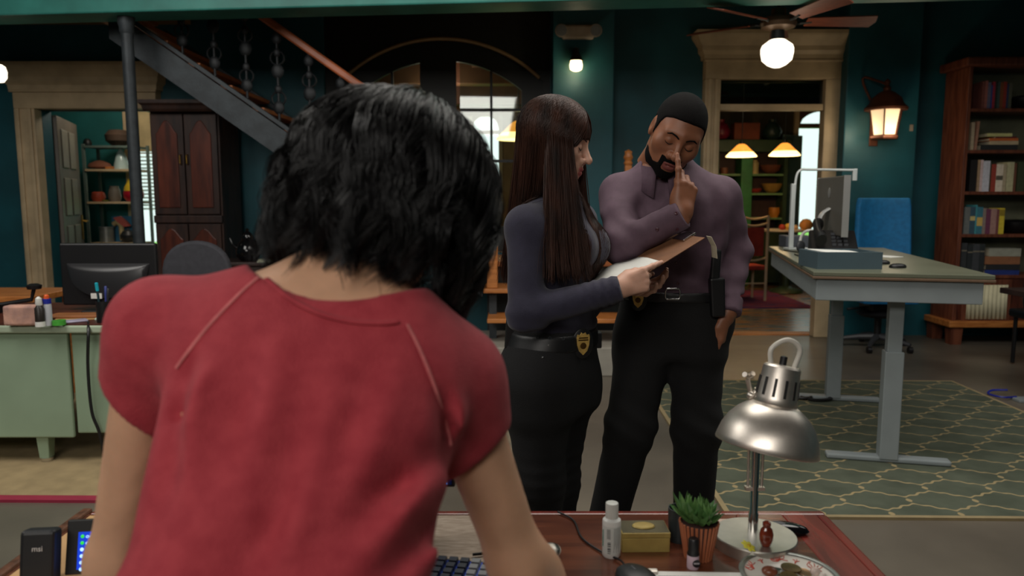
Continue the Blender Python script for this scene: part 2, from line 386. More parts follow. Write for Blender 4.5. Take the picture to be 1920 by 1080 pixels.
# storage room window with blinds
sw = struct(MB().bb((-4.92, 9.62, .69), (-4.24, 9.72, .75)).obj('window_3', m_cream), 'window with white slatted blind in the storage room')
for x in (-4.92, -4.3): MB().bb((x, 9.62, .75), (x + .06, 9.72, 2.5)).obj('window_frame', m_cream, sw)
MB().bb((-4.86, 9.64, 1.98), (-4.3, 9.68, 2.48)).obj('roller_shade', M('cream_shade', (196, 176, 130), .8), sw)
sl = MB().box((0, 0, 0), (.56, .045, .004), (.5, 0, 0)).obj('slat', M('white_slat', (235, 235, 235), .5), sw, loc=(-4.58, 9.66, 1.96))
for i in range(1, 16):
    c = sl.copy(); col.objects.link(c); c.location = (-4.58, 9.66, 1.96 - i * .047)
MB().bb((-4.86, 9.69, .75), (-4.3, 9.695, 2.45)).obj('pane', m_glass, sw)
point('storage_room_light', (-4.3, 8.5, 2.7), 22, (1, .92, .8), .12)
point('hallway_light', (-.9, 9.6, 2.6), 16, (1, .86, .66), .1)
point('dining_room_light', (3.2, 9.6, 2.9), 9, (1, .8, .55), .1)
# ------------------------------------------------------------------ storage room: open door leaf, shelf unit and its contents
A = Vector((LX0 + .02, 7.7, 0)); B = Vector((-4.97, 8.68, 0)); d = B - A; Lh = d.length
dr = T('door_3', 'panelled dark grey door standing open in the left doorway', 'door', A, math.atan2(d.y, d.x)); dr['kind'] = 'structure'; del dr['category']
m_door = M('grey_brown_door', (92, 84, 74), .5, var=.15, vscale=4); m_dpan = M('door_panel', (118, 114, 102), .5, var=.1)
MB().bb((0, 0, .01), (Lh, .045, 2.22)).obj('leaf', m_door, dr, bevel=.005)
for i in range(4):
    for k in (0, 1):
        x0 = .14 + k * .38; z0 = .2 + i * .5
        MB().bb((x0, -.012, z0), (x0 + .3, .01, z0 + .4)).obj('panel', m_dpan, dr, bevel=.012)
hp = MB().bb((Lh - .1, -.012, .92), (Lh - .05, .0, 1.2)).obj('handle_plate', m_brass, dr, bevel=.003)
MB().tube([(Lh - .075, 0, 1.13), (Lh - .075, -.06, 1.13), (Lh - .19, -.06, 1.13)], .011, 8).obj('lever', m_brass, hp, smooth=40)
SY = 9.15
sx0, sx1 = PY(160, 330, SY).x, PY(256, 330, SY).x
sz = [PY(200, v, SY).z for v in (273, 317, 378, 455)]
su = T('shelf_unit', 'open grey metal shelf unit with pale boards in the storage room', 'shelf', ((sx0 + sx1) / 2, SY, 0))
w_ = (sx1 - sx0) / 2; m_board = M('pale_board', (206, 180, 140), .6, var=.1); m_gpost = M('grey_green_metal', (96, 112, 104), .5)
for x in (-w_, w_):
    for y in (-.02, .3): MB().bb((x - .015, y, 0), (x + .015, y + .03, sz[0] + .02)).obj('post', m_gpost, su)
for z in sz + [.25]: MB().bb((-w_ + .0151, -.03, z - .025), (w_ - .0151, .33, z)).obj('board', m_board if z != sz[0] else m_gpost, su)
def onshelf(name, label, cat, u, k, fn, mat, sm=40, rot=0):
    o = fn(MB()).obj(name, mat, loc=(PY(u, 330, SY + .1).x, SY + .1, sz[k]), rot=rot, smooth=sm)
    return tag(o, label, cat, 'things on the storage room shelves')
onshelf('woven_basket', 'dark brown woven basket on top of the storage shelf unit', 'basket', 226, 0, lambda m: m.lathe([(.07, 0), (.14, .06), (.15, .13), (.1, .19), (.02, .2)], 18), M('brown_wicker', (72, 54, 40), .8, bump=.4, bscale=80))
onshelf('dark_jar', 'small dark jar standing left on the top storage shelf', 'jar', 168, 0, lambda m: m.lathe([(.04, 0), (.05, .03), (.04, .07), (.02, .09)], 14), m_black)
onshelf('driftwood', 'brown lump of driftwood on the second storage shelf', 'driftwood', 188, 1, lambda m: m.lathe([(.02, 0), (.12, .03), (.1, .07), (.04, .1), (.001, .11)], 12, None, True, 1.3, .6), M('rust_brown', (118, 70, 48), .8))
onshelf('glass_decanter', 'pale glass decanter with a triangular body on the second storage shelf', 'decanter', 229, 1, lambda m: m.lathe([(.09, 0), (.085, .05), (.045, .2), (.02, .23), (.02, .27)], 16), M('pale_glass', (176, 196, 190), .2))
onshelf('wooden_tray', 'orange wooden tray on the second storage shelf', 'tray', 213, 1, lambda m: m.box((0, 0, .015), (.1, .18, .03)), m_orange)
onshelf('red_pot', 'small rust red pot on the third storage shelf', 'pot', 182, 2, lambda m: m.lathe([(.06, 0), (.085, .05), (.07, .11), (.05, .12)], 16), M('rust_red', (150, 58, 34), .5))
onshelf('stoneware_jug', 'grey stoneware jug in the middle of the third storage shelf', 'jug', 213, 2, lambda m: m.lathe([(.06, 0), (.075, .06), (.065, .14), (.05, .17), (.055, .19)], 16), M('stone_grey', (104, 96, 84), .6))
onshelf('yellow_dish', 'flat yellow green dish at the front of the third storage shelf', 'dish', 196, 2, lambda m: m.lathe([(.02, 0), (.05, .02), (.045, .02), (.015, .01)], 16), M('yellow_green', (150, 160, 80), .5))
pt = T('cookie_jar', 'yellow and red painted round jar on the third storage shelf', 'jar', (PY(241, 330, SY).x, SY + .1, sz[2]), 0, 'things on the storage room shelves')
MB().lathe([(.08, 0), (.115, .05), (.118, .1), (.11, .13)], 20).obj('body', M('crimson_glaze', (170, 28, 44), .3), pt, smooth=50)
MB().lathe([(.111, .13), (.1, .18), (.07, .23)], 20).obj('shoulder', M('yellow_glaze', (226, 190, 50), .3), pt, smooth=50)
MB().lathe([(.072, .23), (.06, .27), (.025, .29), (.025, .31), (.001, .32)], 18).obj('lid', M('yellow_glaze', (226, 190, 50), .3), pt, smooth=50)
onshelf('paint_tin', 'grey metal tin with wire rim on the lowest visible storage shelf', 'tin', 193, 3, lambda m: m.lathe([(.085, 0), (.085, .17), (.09, .175), (.09, .19), (.075, .19)], 20), M('tin_grey', (150, 152, 146), .35, .6))
onshelf('paper_roll', 'curved tan cardboard roll beside the tin on the storage shelf', 'roll', 213, 3, lambda m: m.tube([(-.06, .04, .22), (-.01, .04, .25), (.035, .04, .2), (.045, .04, .02)], .032, 12), M('tan_card', (186, 164, 116), .7))
onshelf('black_kettle', 'round black kettle on the lowest visible storage shelf', 'kettle', 234, 3, lambda m: m.lathe([(.05, 0), (.09, .04), (.095, .09), (.06, .14), (.02, .15), (.015, .17)], 18), M('kettle_black', (40, 42, 42), .4))
onshelf('pink_cloth', 'crumpled coral cloth hanging over the blue box', 'cloth', 222, 3, lambda m: m.prism([(-.1, .3), (-.02, .32), (.05, .26), (.1, .2), (.03, .19), (-.05, .25)], .05), M('coral_cloth', (196, 96, 84), .8))
onshelf('blue_box', 'tall blue box at the back of the storage shelf', 'box', 220, 3, lambda m: m.box((0, .12, .16), (.3, .06, .32)), M('blue_card', (52, 110, 140), .6), None)
# ------------------------------------------------------------------ armoire
YA = 6.9; ax0, ax1 = PY(283, 300, YA).x, PY(412, 300, YA).x; zt = PY(340, 192, YA).z
ar = T('armoire', 'tall dark mahogany armoire with arched door panels under the stairs', 'cabinet', ((ax0 + ax1) / 2, YA, 0)); W = (ax1 - ax0)
m_arm = M('armoire_wood', (112, 52, 34), .38, var=.3, vscale=5, stretch=(3, 3, .5), rgb2=(70, 32, 24), detail=6)
m_armf = M('armoire_frame', (70, 46, 38), .42, var=.3, vscale=6, stretch=(3, 3, .5), rgb2=(44, 30, 28))
MB().bb((-W / 2, .02, .08), (W / 2, .5, zt - .06)).obj('body', m_armf, ar, bevel=.006)
MB().lathe([(.5, 0), (.52, .02), (.53, .05), (.56, .07), (.56, .1)], 4, Matrix.Translation((0, .25, zt - .09)) @ Matrix.Diagonal((W * 1.36 / 1.0, .98, 1, 1)) @ Matrix.Rotation(pi / 4, 4, 'Z')).obj('cornice', m_armf, ar)
MB().bb((-W / 2 - .02, 0, 0), (W / 2 + .02, .5, .1)).obj('plinth', m_armf, ar, bevel=.01)
zmid = PY(340, 410, YA).z
MB().bb((-W / 2, -.012, zmid - .04), (W / 2, .02, zmid + .03)).obj('mid_rail', m_armf, ar, bevel=.008)
def archpanel(x0, x1, z0, z1, rise):
    pts = [(x0, z0), (x1, z0), (x1, z1 - rise)]
    for i in range(1, 12):
        t = i / 12; x = x1 + (x0 - x1) * t
        pts.append((x, z1 - rise + rise * (math.sin(pi * t) ** 1.5)))
    return pts + [(x0, z1 - rise)]
for s in (-1, 1):
    a, b = (-W / 2 + .015, -.006) if s < 0 else (.006, W / 2 - .015)
    dd = MB().bb((a, -.012, zmid + .04), (b, .02, zt - .1)).obj('door', m_armf, ar, bevel=.004)
    MB().prism(archpanel(a + .05, b - .05, zmid + .1, zt - .16, .12), .014, Matrix.Translation((0, -.024, 0))).obj('panel', m_arm, dd, bevel=.008)
    hx = -.03 if s < 0 else .03
    MB().tube([(hx, -.015, zmid + .58), (hx, -.045, zmid + .57), (hx, -.045, zmid + .5), (hx, -.015, zmid + .49)], .006, 6).obj('handle', m_brass, dd)
    d3 = MB().bb((a, -.012, .14), (b, .02, zmid - .05)).obj('lower_door', m_armf, ar, bevel=.004)
    MB().prism(archpanel(a + .04, b - .04, .2, zmid - .09, .1), .014, Matrix.Translation((0, -.024, 0))).obj('panel', m_arm, d3, bevel=.008)
# ------------------------------------------------------------------ low credenza with dark vase, cream lamp and papers
cz = PY(500, 490, 6.2).z
cr = T('credenza', 'dark wooden credenza standing in front of the staircase wall', 'cabinet', (PY(520, 480, 6.2).x, 6.1, 0))
MB().bb((-.5, 0, .08), (.5, .42, cz - .03)).obj('body', m_dkwood, cr, bevel=.006)
MB().bb((-.53, -.02, cz - .03), (.53, .44, cz)).obj('top', m_dkwood, cr, bevel=.006)
for s in (-1, 1):
    q = MB().bb((.02 if s > 0 else -.48, -.014, .14), (.48 if s > 0 else -.02, 0, cz - .08)).obj('door', m_dkwood, cr, bevel=.004)
    MB().ball((.05 * s, -.03, cz * .55), .014).obj('knob', m_brass, q, smooth=60)
    for y in (.03, .36): MB().bb((.44 * s - .025, y, 0), (.44 * s + .025, y + .05, .08)).obj('leg', m_dkwood, cr)
px_ = PY(466, 488, 6.25)
vs = T('black_teapot', 'glossy black figural teapot on the credenza by the armoire', 'teapot', (px_.x, 6.25, cz))
m_gblk = M('gloss_black', (14, 14, 16), .12, var=0)
MB().lathe([(.06, 0), (.095, .04), (.1, .09), (.075, .15), (.045, .18), (.05, .2), (.03, .23)], 20).obj('body', m_gblk, vs, smooth=50)
MB().lathe([(.045, .2), (.035, .23), (.012, .25), (.016, .265), (.001, .275)], 14).obj('lid', m_gblk, vs, smooth=50)
MB().tube([(-.08, 0, .1), (-.13, 0, .14), (-.15, 0, .19)], [.018, .013, .009], 8).obj('spout', m_gblk, vs, smooth=50)
MB().tube(bez([(.08, 0, .15), (.13, 0, .15), (.13, 0, .08), (.08, 0, .06)], 12), .009, 8).obj('handle', m_gblk, vs, smooth=50)
lp = T('table_lamp', 'cream table lamp partly hidden by the black bob haircut', 'lamp', (PY(520, 470, 6.3).x, 6.36, cz))
MB().lathe([(.06, 0), (.06, .02), (.02, .03), (.018, .06)], 16).obj('base', m_brass, lp, smooth=40)
MB().lathe([(.1, .055), (.075, .28)], 24, cap=False).obj('shade', M('cream_shade_lit', (226, 204, 160), .8), lp, smooth=40, solid=.004)  # plain cream lampshade colour, no emission
pp = PY(508, 488, 6.14)
for i in range(3): tag(MB().box((0, 0, .004 + i * .008), (.2 - .01 * i, .07, .008)).obj('magazine', M('pale_green_paper' if i != 1 else 'cream_paper', (186, 196, 168) if i != 1 else (214, 206, 180), .7), loc=(pp.x, 6.13, cz), rot=.05 * i), ('lowest pale green', 'middle cream', 'topmost pale green')[i] + ' magazine of the small pile on the credenza', 'magazine', 'magazines on the credenza')
# ------------------------------------------------------------------ iron post
pY = 5.66; pX = PY(252, 300, pY).x
po = T('iron_post', 'slim grey iron post holding up the teal beam', 'post', (pX, pY, 0))
MB().cyl((0, 0, 1.35), .043, 2.62, 20).obj('shaft', m_iron, po, smooth=40)
MB().lathe([(.043, 2.58), (.05, 2.6), (.052, 2.63), (.06, 2.66), (.06, 2.70)], 20).obj('capital', m_iron, po, smooth=40)
MB().lathe([(.09, 0), (.09, .03), (.06, .05), (.043, .09)], 20).obj('base', m_iron, po, smooth=40)
# ------------------------------------------------------------------ staircase
YS = 6.0; SW = .95; run = .245
_a, _b = PY(258, 42, 5.97), PY(541, 239, 5.97); rise = run * (_a.z - _b.z) / (_b.x - _a.x)
st = T('staircase', 'dark iron staircase with wooden treads and brown handrail descending rightwards', 'staircase', (0, YS, 0))
m_tread = M('tread_wood', (150, 86, 44), .45, var=.2, vscale=6, stretch=(1, 5, 5))
nst = 13
LZ0 = .84
xl = PY(905, 545, 6.0).x - .003; LZ0 = _b.z + .02 - rise * ((xl - _b.x) / run) * -1 * -1 - rise
trd = None
for i in range(1, nst + 1):
    x1 = xl - run * (i - 1); z = LZ0 + rise * i
    if z > 3.06: break
    if trd is None: trd = MB().bb((-run - .035, .022, -.035), (0, SW, 0)).obj('tread', m_tread, st, loc=(x1, 0, z), bevel=.006)
    else:
        c = trd.copy(); col.objects.link(c); c.location = (x1, 0, z)
    MB().bb((x1 - run + .0, .0, z - rise + .0), (x1 - run + .02, SW, z - .035)).obj('riser', m_black, st) if False else None
def zs(x): return LZ0 + rise * ((xl - x) / run + 1)
x_a, x_b = xl, -3.12
for y in (-.03, SW - .02):
    MB().prism([(x_a, zs(x_a) - .30), (x_a, zs(x_a) - .07), (x_b, zs(x_b) - .07), (x_b, zs(x_b) - .30)], .05, Matrix.Translation((0, y, 0))).obj('stringer', m_iron, st)
    MB().prism([(x_a, zs(x_a) - .055), (x_a, zs(x_a) - .02), (x_b, zs(x_b) - .02), (x_b, zs(x_b) - .055)], .06, Matrix.Translation((0, y - .012, 0))).obj('stringer_cap', m_iron, st)
def zh(x): return zs(x) + .66
MB().add([(x, y, zh(x) + dz) for x in (-.2, -2.75) for y in (-.04, .03) for dz in (0, .075)], [(0, 1, 3, 2), (4, 6, 7, 5), (0, 4, 5, 1), (2, 3, 7, 6), (0, 2, 6, 4), (1, 5, 7, 3)]).obj('handrail', M('handrail_wood', (168, 92, 56), .4, var=.2, vscale=6), st, bevel=.015)
bal = MB()
bal.tube([(0, 0, 0), (0, 0, .7)], .011, 8)
for zc, r in ((.1, .045), (.24, .03), (.38, .05), (.52, .03), (.63, .04)):
    bal.ball((0, 0, zc), (r, .02, r * 1.2), 10, 6)
for zc in (.17, .48):
    for s in (-1, 1): bal.tube([(s * (.01 + .045 * math.sin(t)), 0, zc + .05 * math.cos(t)) for t in [k * pi / 5 for k in range(6)]], .008, 6)
b0 = None
for i in range(1, 12):
    x = xl - run * (i - .5); 
    if zh(x) > 3.3: break
    if b0 is None: b0 = bal.obj('baluster', M('baluster_iron', (30, 33, 36), .55, .3), st, loc=(x, 0, zs(x) - .02), smooth=60)
    else:
        c = b0.copy(); col.objects.link(c); c.location = (x, 0, zs(x) - .02)
# landing with three broad treads facing the viewer, on a pale plinth
ld = T('landing_steps', 'honey wood steps on a pale concrete plinth below the arched door', 'steps', (0, 6.0, 0))
lx0 = PY(905, 545, 6.0).x; lx1 = PY(1190, 598, 6.0).x
MB().bb((lx0, .45, .8), (lx1, 1.27, .84)).obj('landing', m_tread, ld)
MB().bb((lx0 + .02, .5, 0), (lx1 - .02, 1.26, .799)).obj('landing_base', m_black, ld)
m_conc = M('pale_concrete', (150, 146, 136), .7, var=.12, vscale=5)
z1, z2, z3 = PY(950, 542, 6.0).z, PY(950, 596, 5.9).z, PY(1000, 648, 5.8).z
MB().bb((lx0, .0, z1 - .035), (lx1, .44, z1)).obj('tread', m_orange, ld, bevel=.006)
MB().bb((lx0 + .04, -.16, z2 - .035), (lx1, .2, z2)).obj('tread', m_orange, ld, bevel=.006)
MB().bb((lx0 - .3, -.28, 0), (lx1, .49, z3)).obj('plinth', m_conc, ld, bevel=.01)
for x in (lx0 + .08, lx1 - .08): MB().bb((x - .03, .1, z3), (x + .03, .16, z1 - .035)).obj('support', m_iron, ld)
MB().bb((lx0 + .03, .05, z1), (lx0 + .12, .14, 1.0)).obj('newel', m_orange, ld, bevel=.006)
# ------------------------------------------------------------------ things fixed to the pillar: emergency light and sconce
pe = PY(1083, 62, 7.28)
em = T('emergency_light', 'white twin head emergency light high on the teal pillar', 'emergency light', (pe.x, 7.279, pe.z))
m_offw = M('aged_white', (150, 140, 126), .5)
MB().box((0, -.03, 0), (.3, .06, .13)).obj('housing', m_offw, em, bevel=.02)
for s in (-1, 1):
    h_ = MB().lathe([(.03, 0), (.055, .03), (.06, .06)], 18, Matrix.Translation((s * .16, -.05, .0)) @ Matrix.Rotation(pi / 2, 4, 'X')).obj('lamp_head', m_offw, em, smooth=40)
    MB().cyl((s * .16, -.112, 0), .05, .006, 18, 'y').obj('lens', M('lens_grey', (120, 124, 126), .15), h_)
ps = PY(1080, 122, 7.2)
sc_ = T('wall_sconce', 'small dark wall sconce glowing on the teal pillar', 'sconce', (ps.x, 7.279, ps.z))
MB().bb((-.03, -.012, .02), (.03, 0, .16)).obj('back_plate', m_black, sc_, bevel=.004)
MB().lathe([(.022, .15), (.028, .11), (.06, .045), (.066, .035)], 18, Matrix.Translation((0, -.085, 0)), cap=False).obj('hood', m_black, sc_, smooth=40, solid=.004)
MB().tube([(0, 0, .12), (0, -.05, .16), (0, -.085, .15)], .01, 8).obj('arm', m_black, sc_, smooth=40)
MB().lathe([(.05, .04), (.06, .0), (.055, -.04), (.03, -.055), (.001, -.06)], 18, Matrix.Translation((0, -.085, 0))).obj('glowing_bulb', M('sconce_glow', (255, 226, 180), .4, var=0, emit=9, ecol=(255, 214, 150)), sc_, smooth=50)
point('sconce_light', (ps.x, 7.1, ps.z - .1), 1.6, (1, .82, .55), .03)
# small turned finial behind the man's shoulder
fp = PY(1160, 288, 7.2)
fn = T('newel_finial', 'turned honey wood newel post with a knob top behind the man', 'newel post', (fp.x, 6.6, 0))
zf = PY(1160, 280, 6.6).z
MB().bb((-.03, -.03, .8405), (.03, .03, zf - .14)).obj('post', m_orange, fn, bevel=.005)
MB().lathe([(.03, zf - .14), (.04, zf - .12), (.03, zf - .1), (.042, zf - .07), (.03, zf - .04), (.035, zf - .02), (.001, zf)], 16).obj('knob', m_orange, fn, smooth=40)
# ------------------------------------------------------------------ lantern on the right pillar
pl = PY(1655, 262, 7.1)
ln = T('wall_lantern', 'rusty copper coach lantern glowing on the right teal pillar', 'lantern', (pl.x, 7.07, pl.z))
m_cop = M('rusty_copper', (92, 52, 34), .5, .6, var=.25, vscale=14)
zr = PY(1655, 205, 7.07).z - pl.z
MB().lathe([(.12, 0), (.13, .012), (.13, .03), (.11, .04)], 6).obj('base', m_cop, ln)
MB().lathe([(.105, .04), (.145, zr)], 6, cap=False).obj('glass_cage', M('lantern_glass', (255, 236, 205), .5, var=0, emit=.55, ecol=(255, 214, 160)), ln)
for k in range(6):
    a = 2 * pi * k / 6
    MB().tube([(.108 * math.cos(a), .108 * math.sin(a), .03), (.15 * math.cos(a), .15 * math.sin(a), zr)], .007, 6).obj('bar', m_cop, ln)
MB().lathe([(.185, zr - .01), (.19, zr + .01), (.15, zr + .05), (.13, zr + .1), (.07, zr + .15), (.03, zr + .17), (.035, zr + .19), (.015, zr + .22), (.03, zr + .25), (.001, zr + .28)], 18).obj('cap', m_cop, ln, smooth=35)
MB().lathe([(.02, .05), (.05, .09), (.055, .15), (.03, .21), (.001, .23)], 14).obj('flame_bulb', M('lantern_bulb', (255, 240, 215), .5, var=0, emit=16, ecol=(255, 222, 170)), ln, smooth=50)
MB().tube(bez([(-.02, .18, zr + .02), (-.16, .16, zr + .3), (-.05, .06, zr + .26), (0, 0, zr + .22)], 14), .012, 8).obj('bracket', m_cop, ln, smooth=40)
MB().bb((-.06, .165, -.05), (.02, .18, zr + .1)).obj('wall_plate', m_cop, ln, bevel=.005)
point('lantern_light', (pl.x + .0, 6.82, pl.z + .02), 3.5, (1, .8, .55), .08)
point('lantern_light_left', (pl.x - .22, 7.07, pl.z + .05), 1.6, (1, .8, .55), .06)
sp_ = MB().box((0, -.006, 0), (.03, .012, .06)).obj('light_switch', m_offw, loc=(PY(1708, 240, 7.25).x, 7.249, PY(1709, 240, 7.25).z)); tag(sp_, 'small pale wall switch on the edge of the lantern pillar', 'switch')
# ------------------------------------------------------------------ ceiling fan with schoolhouse globe
pf = PY(1457, 97, 5.62)
cf = T('ceiling_fan', 'ceiling fan with brown blades and a glowing white schoolhouse globe', 'ceiling fan', (pf.x, 5.62, pf.z))
ZC = 3.32 - pf.z
MB().cyl((0, 0, (ZC + .3) / 2), .014, ZC - .3, 12).obj('downrod', m_black, cf, smooth=40)
MB().lathe([(.07, ZC - .05), (.08, ZC - .01), (.08, ZC)], 18).obj('canopy', m_black, cf, smooth=40)
MB().lathe([(.02, .305), (.05, .3), (.055, .25), (.115, .235), (.13, .2), (.12, .17), (.07, .155), (.045, .15)], 24).obj('motor', M('bronze_motor', (96, 74, 56), .4, .5), cf, smooth=35)
MB().lathe([(.045, .155), (.048, .1), (.052, .08)], 18).obj('fitter', m_black, cf, smooth=35)
MB().lathe([(.05, .085), (.06, .08), (.106, .045), (.116, .02), (.116, -.01), (.106, -.06), (.067, -.095), (.03, -.112), (.001, -.115)], 28).obj('globe', M('globe_glow', (255, 246, 225), .4, var=0, emit=2.4, ecol=(255, 240, 212)), cf, smooth=40)
bl = None
for k in range(5):
    a = -.03 + k * 2 * pi / 5
    mm = MB().add([(.2, -.055, .016), (.2, .055, -.016), (.68, -.075, .022), (.68, .075, -.022), (.70, 0, 0)], [(0, 2, 4, 3, 1)])
    b_ = mm.obj('blade', M('fan_blade', (116, 56, 34), .5, var=.2, stretch=(1, 8, 1)), cf, loc=(0, 0, .21), rot=(0, 0, a), solid=.008)
    MB().tube([(.1, 0, -.01), (.16, .02, -.005), (.24, 0, .0)], .012, 6).obj('blade_iron', m_black, b_)
point('fan_globe_light', (pf.x, 5.45, pf.z - .18), 2, (1, .86, .64), .1)
# globe lamp at the far left edge
pg = PY(-3, 140, 5.9)
gl = T('globe_pendant', 'small white globe pendant glowing at the left picture edge', 'pendant lamp', (pg.x, 5.9, pg.z))
zz = 3.06 - pg.z
MB().cyl((0, 0, zz / 2 + .04), .01, zz - .08, 8).obj('rod', m_black, gl)
MB().lathe([(.03, .075), (.05, .06), (.06, .02), (.056, -.025), (.035, -.055), (.001, -.062)], 20).obj('globe', MATS['globe_glow'], gl, smooth=50)
# ------------------------------------------------------------------ bookcase and its contents
YK = 7.02
kx0 = PY(1803, 350, YK).x; kx1 = kx0 + 1.0
kz = PY(1860, 108, YK).z
bk = T('bookcase', 'tall red brown wooden bookcase with glazed curtain door below', 'bookcase', ((kx0 + kx1) / 2, YK, 0)); kw = .5
m_bk = m_redwood; m_back = M('bookcase_back', (96, 98, 78), .7, var=.25, vscale=4)
for s in (-1, 1): MB().bb((s * kw - (.035 if s > 0 else 0), 0, .2), (s * kw + (.035 if s < 0 else 0), .38, kz - .08)).obj('side', m_bk, bk, bevel=.004)
MB().bb((-kw - .06, -.06, kz - .08), (kw + .06, .4, kz)).obj('cornice', m_bk, bk, bevel=.015)
MB().bb((-kw + .034, .35, .25), (kw - .034, .38, kz - .08)).obj('back_panel', m_back, bk)
shz = [PY(1860, v, YK).z for v in (203, 281, 359, 439, 516)]
for z in shz: MB().bb((-kw + .035, .005, z - .03), (kw - .035, .35, z)).obj('shelf', m_bk, bk, bevel=.003)
zb0, zb1 = PY(1850, 598, YK).z, PY(1850, 534, YK).z
MB().bb((-kw + .035, .02, .23), (kw - .035, .05, shz[4] - .031)).obj('lower_front', m_mahog, bk)
dxa, dxb = PY(1812, 560, YK).x - (kx0 + kx1) / 2, PY(1887, 560, YK).x - (kx0 + kx1) / 2
cdr = MB().bb((dxa - .04, -.005, zb0 - .05), (dxb + .04, .02, zb1 + .05)).obj('door', m_redwood, bk, bevel=.004)
cu = MB(); nn = 40
cu.add([(dxa + (dxb - dxa) * i / nn, -.012 + .006 * math.sin(i * 1.5), z) for i in range(nn + 1) for z in (zb0, zb1)], [(2 * i, 2 * i + 2, 2 * i + 3, 2 * i + 1) for i in range(nn)])
cu.obj('pleated_curtain', M('cream_curtain', (206, 200, 168), .8, var=.1), cdr, smooth=60, solid=.003)
MB().bb((-kw - .05, -.05, .17), (kw + .05, .4, .23)).obj('base_moulding', m_orange, bk, bevel=.008)
for s in (-1, 1):
    for y in (-.02, .3): MB().box((s * (kw - .04), y + .05, .085), (.1, .09, .17), None, (1.15, 1.15)).obj('foot', m_redwood, bk)
def book(u0, u1, k, hpx, rgb, label, lean=0, mark=None):
    a, b = PY(u0, 350, YK + .03).x, PY(u1, 350, YK + .03).x
    th = max(.008, b - a - .001); h = hpx / 198.0; dpt = .16
    o = T('book', label, 'book', ((a + b) / 2, YK + .03, shz[k]), (0, lean, 0), 'books in the red brown bookcase')
    nm = 'spine_%d_%d_%d' % rgb
    cv = M(nm, rgb, .6, var=.12, vscale=30)
    m = MB(); m.bb((-th / 2, 0, 0), (-th / 2 + .0025, dpt, h)); m.bb((th / 2 - .0025, 0, 0), (th / 2, dpt, h)); m.bb((-th / 2 + .0024, 0, 0), (th / 2 - .0024, .004, h))
    m.obj('cover', cv, o)
    MB().bb((-th / 2 + .0026, .005, .003), (th / 2 - .0026, dpt - .004, h - .004)).obj('pages', M('book_pages', (214, 204, 178), .8), o)
    if mark:
        MB().bb((-th / 2 + .001, -.001, h * mark[1]), (th / 2 - .001, .001, h * mark[2])).obj('spine_label', M('mark_%d_%d_%d' % mark[0], mark[0], .6), o)
    return o
sn = ['top', 'second', 'third', 'fourth', 'fifth']
S1 = [(1829, 1834, 48, (120, 70, 62), 'dull red'), (1834, 1839, 50, (150, 92, 84), 'salmon'), (1839, 1845, 47, (98, 96, 120), 'lilac grey'), (1845, 1848, 42, (48, 66, 130), 'narrow blue'),
      (1848, 1853, 48, (150, 44, 62), 'crimson'), (1853, 1857, 46, (40, 46, 44), 'black'), (1857, 1862, 48, (62, 78, 76), 'slate green'), (1862, 1868, 47, (122, 70, 40), 'rust brown'), (1868, 1874, 48, (142, 52, 40), 'brick red'), (1874, 1878, 44, (50, 60, 90), 'navy'), (1878, 1884, 46, (86, 86, 72), 'olive grey')]
for a, b, h, c, n in S1: book(a, b, 0, h, c, n + ' book on the top bookcase shelf')
S2 = [(1814, 1820, 50, (196, 176, 146), 'cream'), (1821, 1826, 52, (172, 126, 104), 'leaning pinkish')]
for i, (a, b, h, c, n) in enumerate(S2): book(a, b, 1, h, c, n + ' book standing at the left end of the second shelf', .06 * i)
S3 = [(1817, 1830, 58, (28, 22, 24), 'thick black'), (1831, 1836, 58, (168, 140, 112), 'tan'), (1836, 1841, 58, (214, 188, 188), 'pale pink'), (1841, 1854, 56, (204, 204, 214), 'wide lilac white'), (1854, 1857, 50, (72, 62, 40), 'thin olive'),
      (1857, 1866, 50, (160, 66, 52), 'brick red'), (1866, 1879, 50, (226, 212, 192), 'thick cream', ((96, 90, 76), .42, .58)), (1879, 1885, 50, (184, 168, 140), 'beige'), (1886, 1899, 54, (190, 184, 146), 'pale yellow'), (1899, 1904, 52, (110, 70, 52), 'brown'), (1906, 1920, 54, (58, 66, 42), 'dark green'), (1921, 1932, 52, (90, 60, 44), 'umber')]
for q in S3: book(*q[:2], 2, q[2], q[3], q[4] + ' book on the third bookcase shelf', 0, q[5] if len(q) > 5 else None)
S4 = [(1812, 1823, 50, (110, 114, 112), 'grey'), (1823, 1833, 50, (58, 84, 100), 'slate blue', ((206, 186, 120), .5, .66)), (1833, 1836, 54, (70, 150, 160), 'thin turquoise'), (1836, 1847, 50, (60, 118, 134), 'teal', ((210, 176, 96), .3, .62)), (1847, 1853, 48, (140, 124, 116), 'pinkish grey'),
      (1853, 1862, 46, (110, 56, 82), 'purple'), (1862, 1873, 47, (164, 126, 118), 'dusty pink'), (1873, 1878, 46, (120, 70, 70), 'maroon'), (1878, 1888, 48, (212, 190, 58), 'bright yellow', ((150, 130, 40), .7, .95))]
for q in S4: book(*q[:2], 3, q[2], q[3], q[4] + ' book on the fourth bookcase shelf', 0, q[5] if len(q) > 5 else None)
S5 = [(1811, 1822, 60, (50, 52, 54), 'leftmost charcoal'), (1823, 1833, 56, (38, 42, 44), 'second black'), (1833, 1846, 58, (60, 62, 66), 'broad grey'), (1846, 1856, 58, (40, 44, 46), 'rightmost black')]
for a, b, h, c, n in S5: book(a, b, 4, h, c, n + ' binder on the fifth bookcase shelf', 0, ((120, 112, 96), .74, .78))
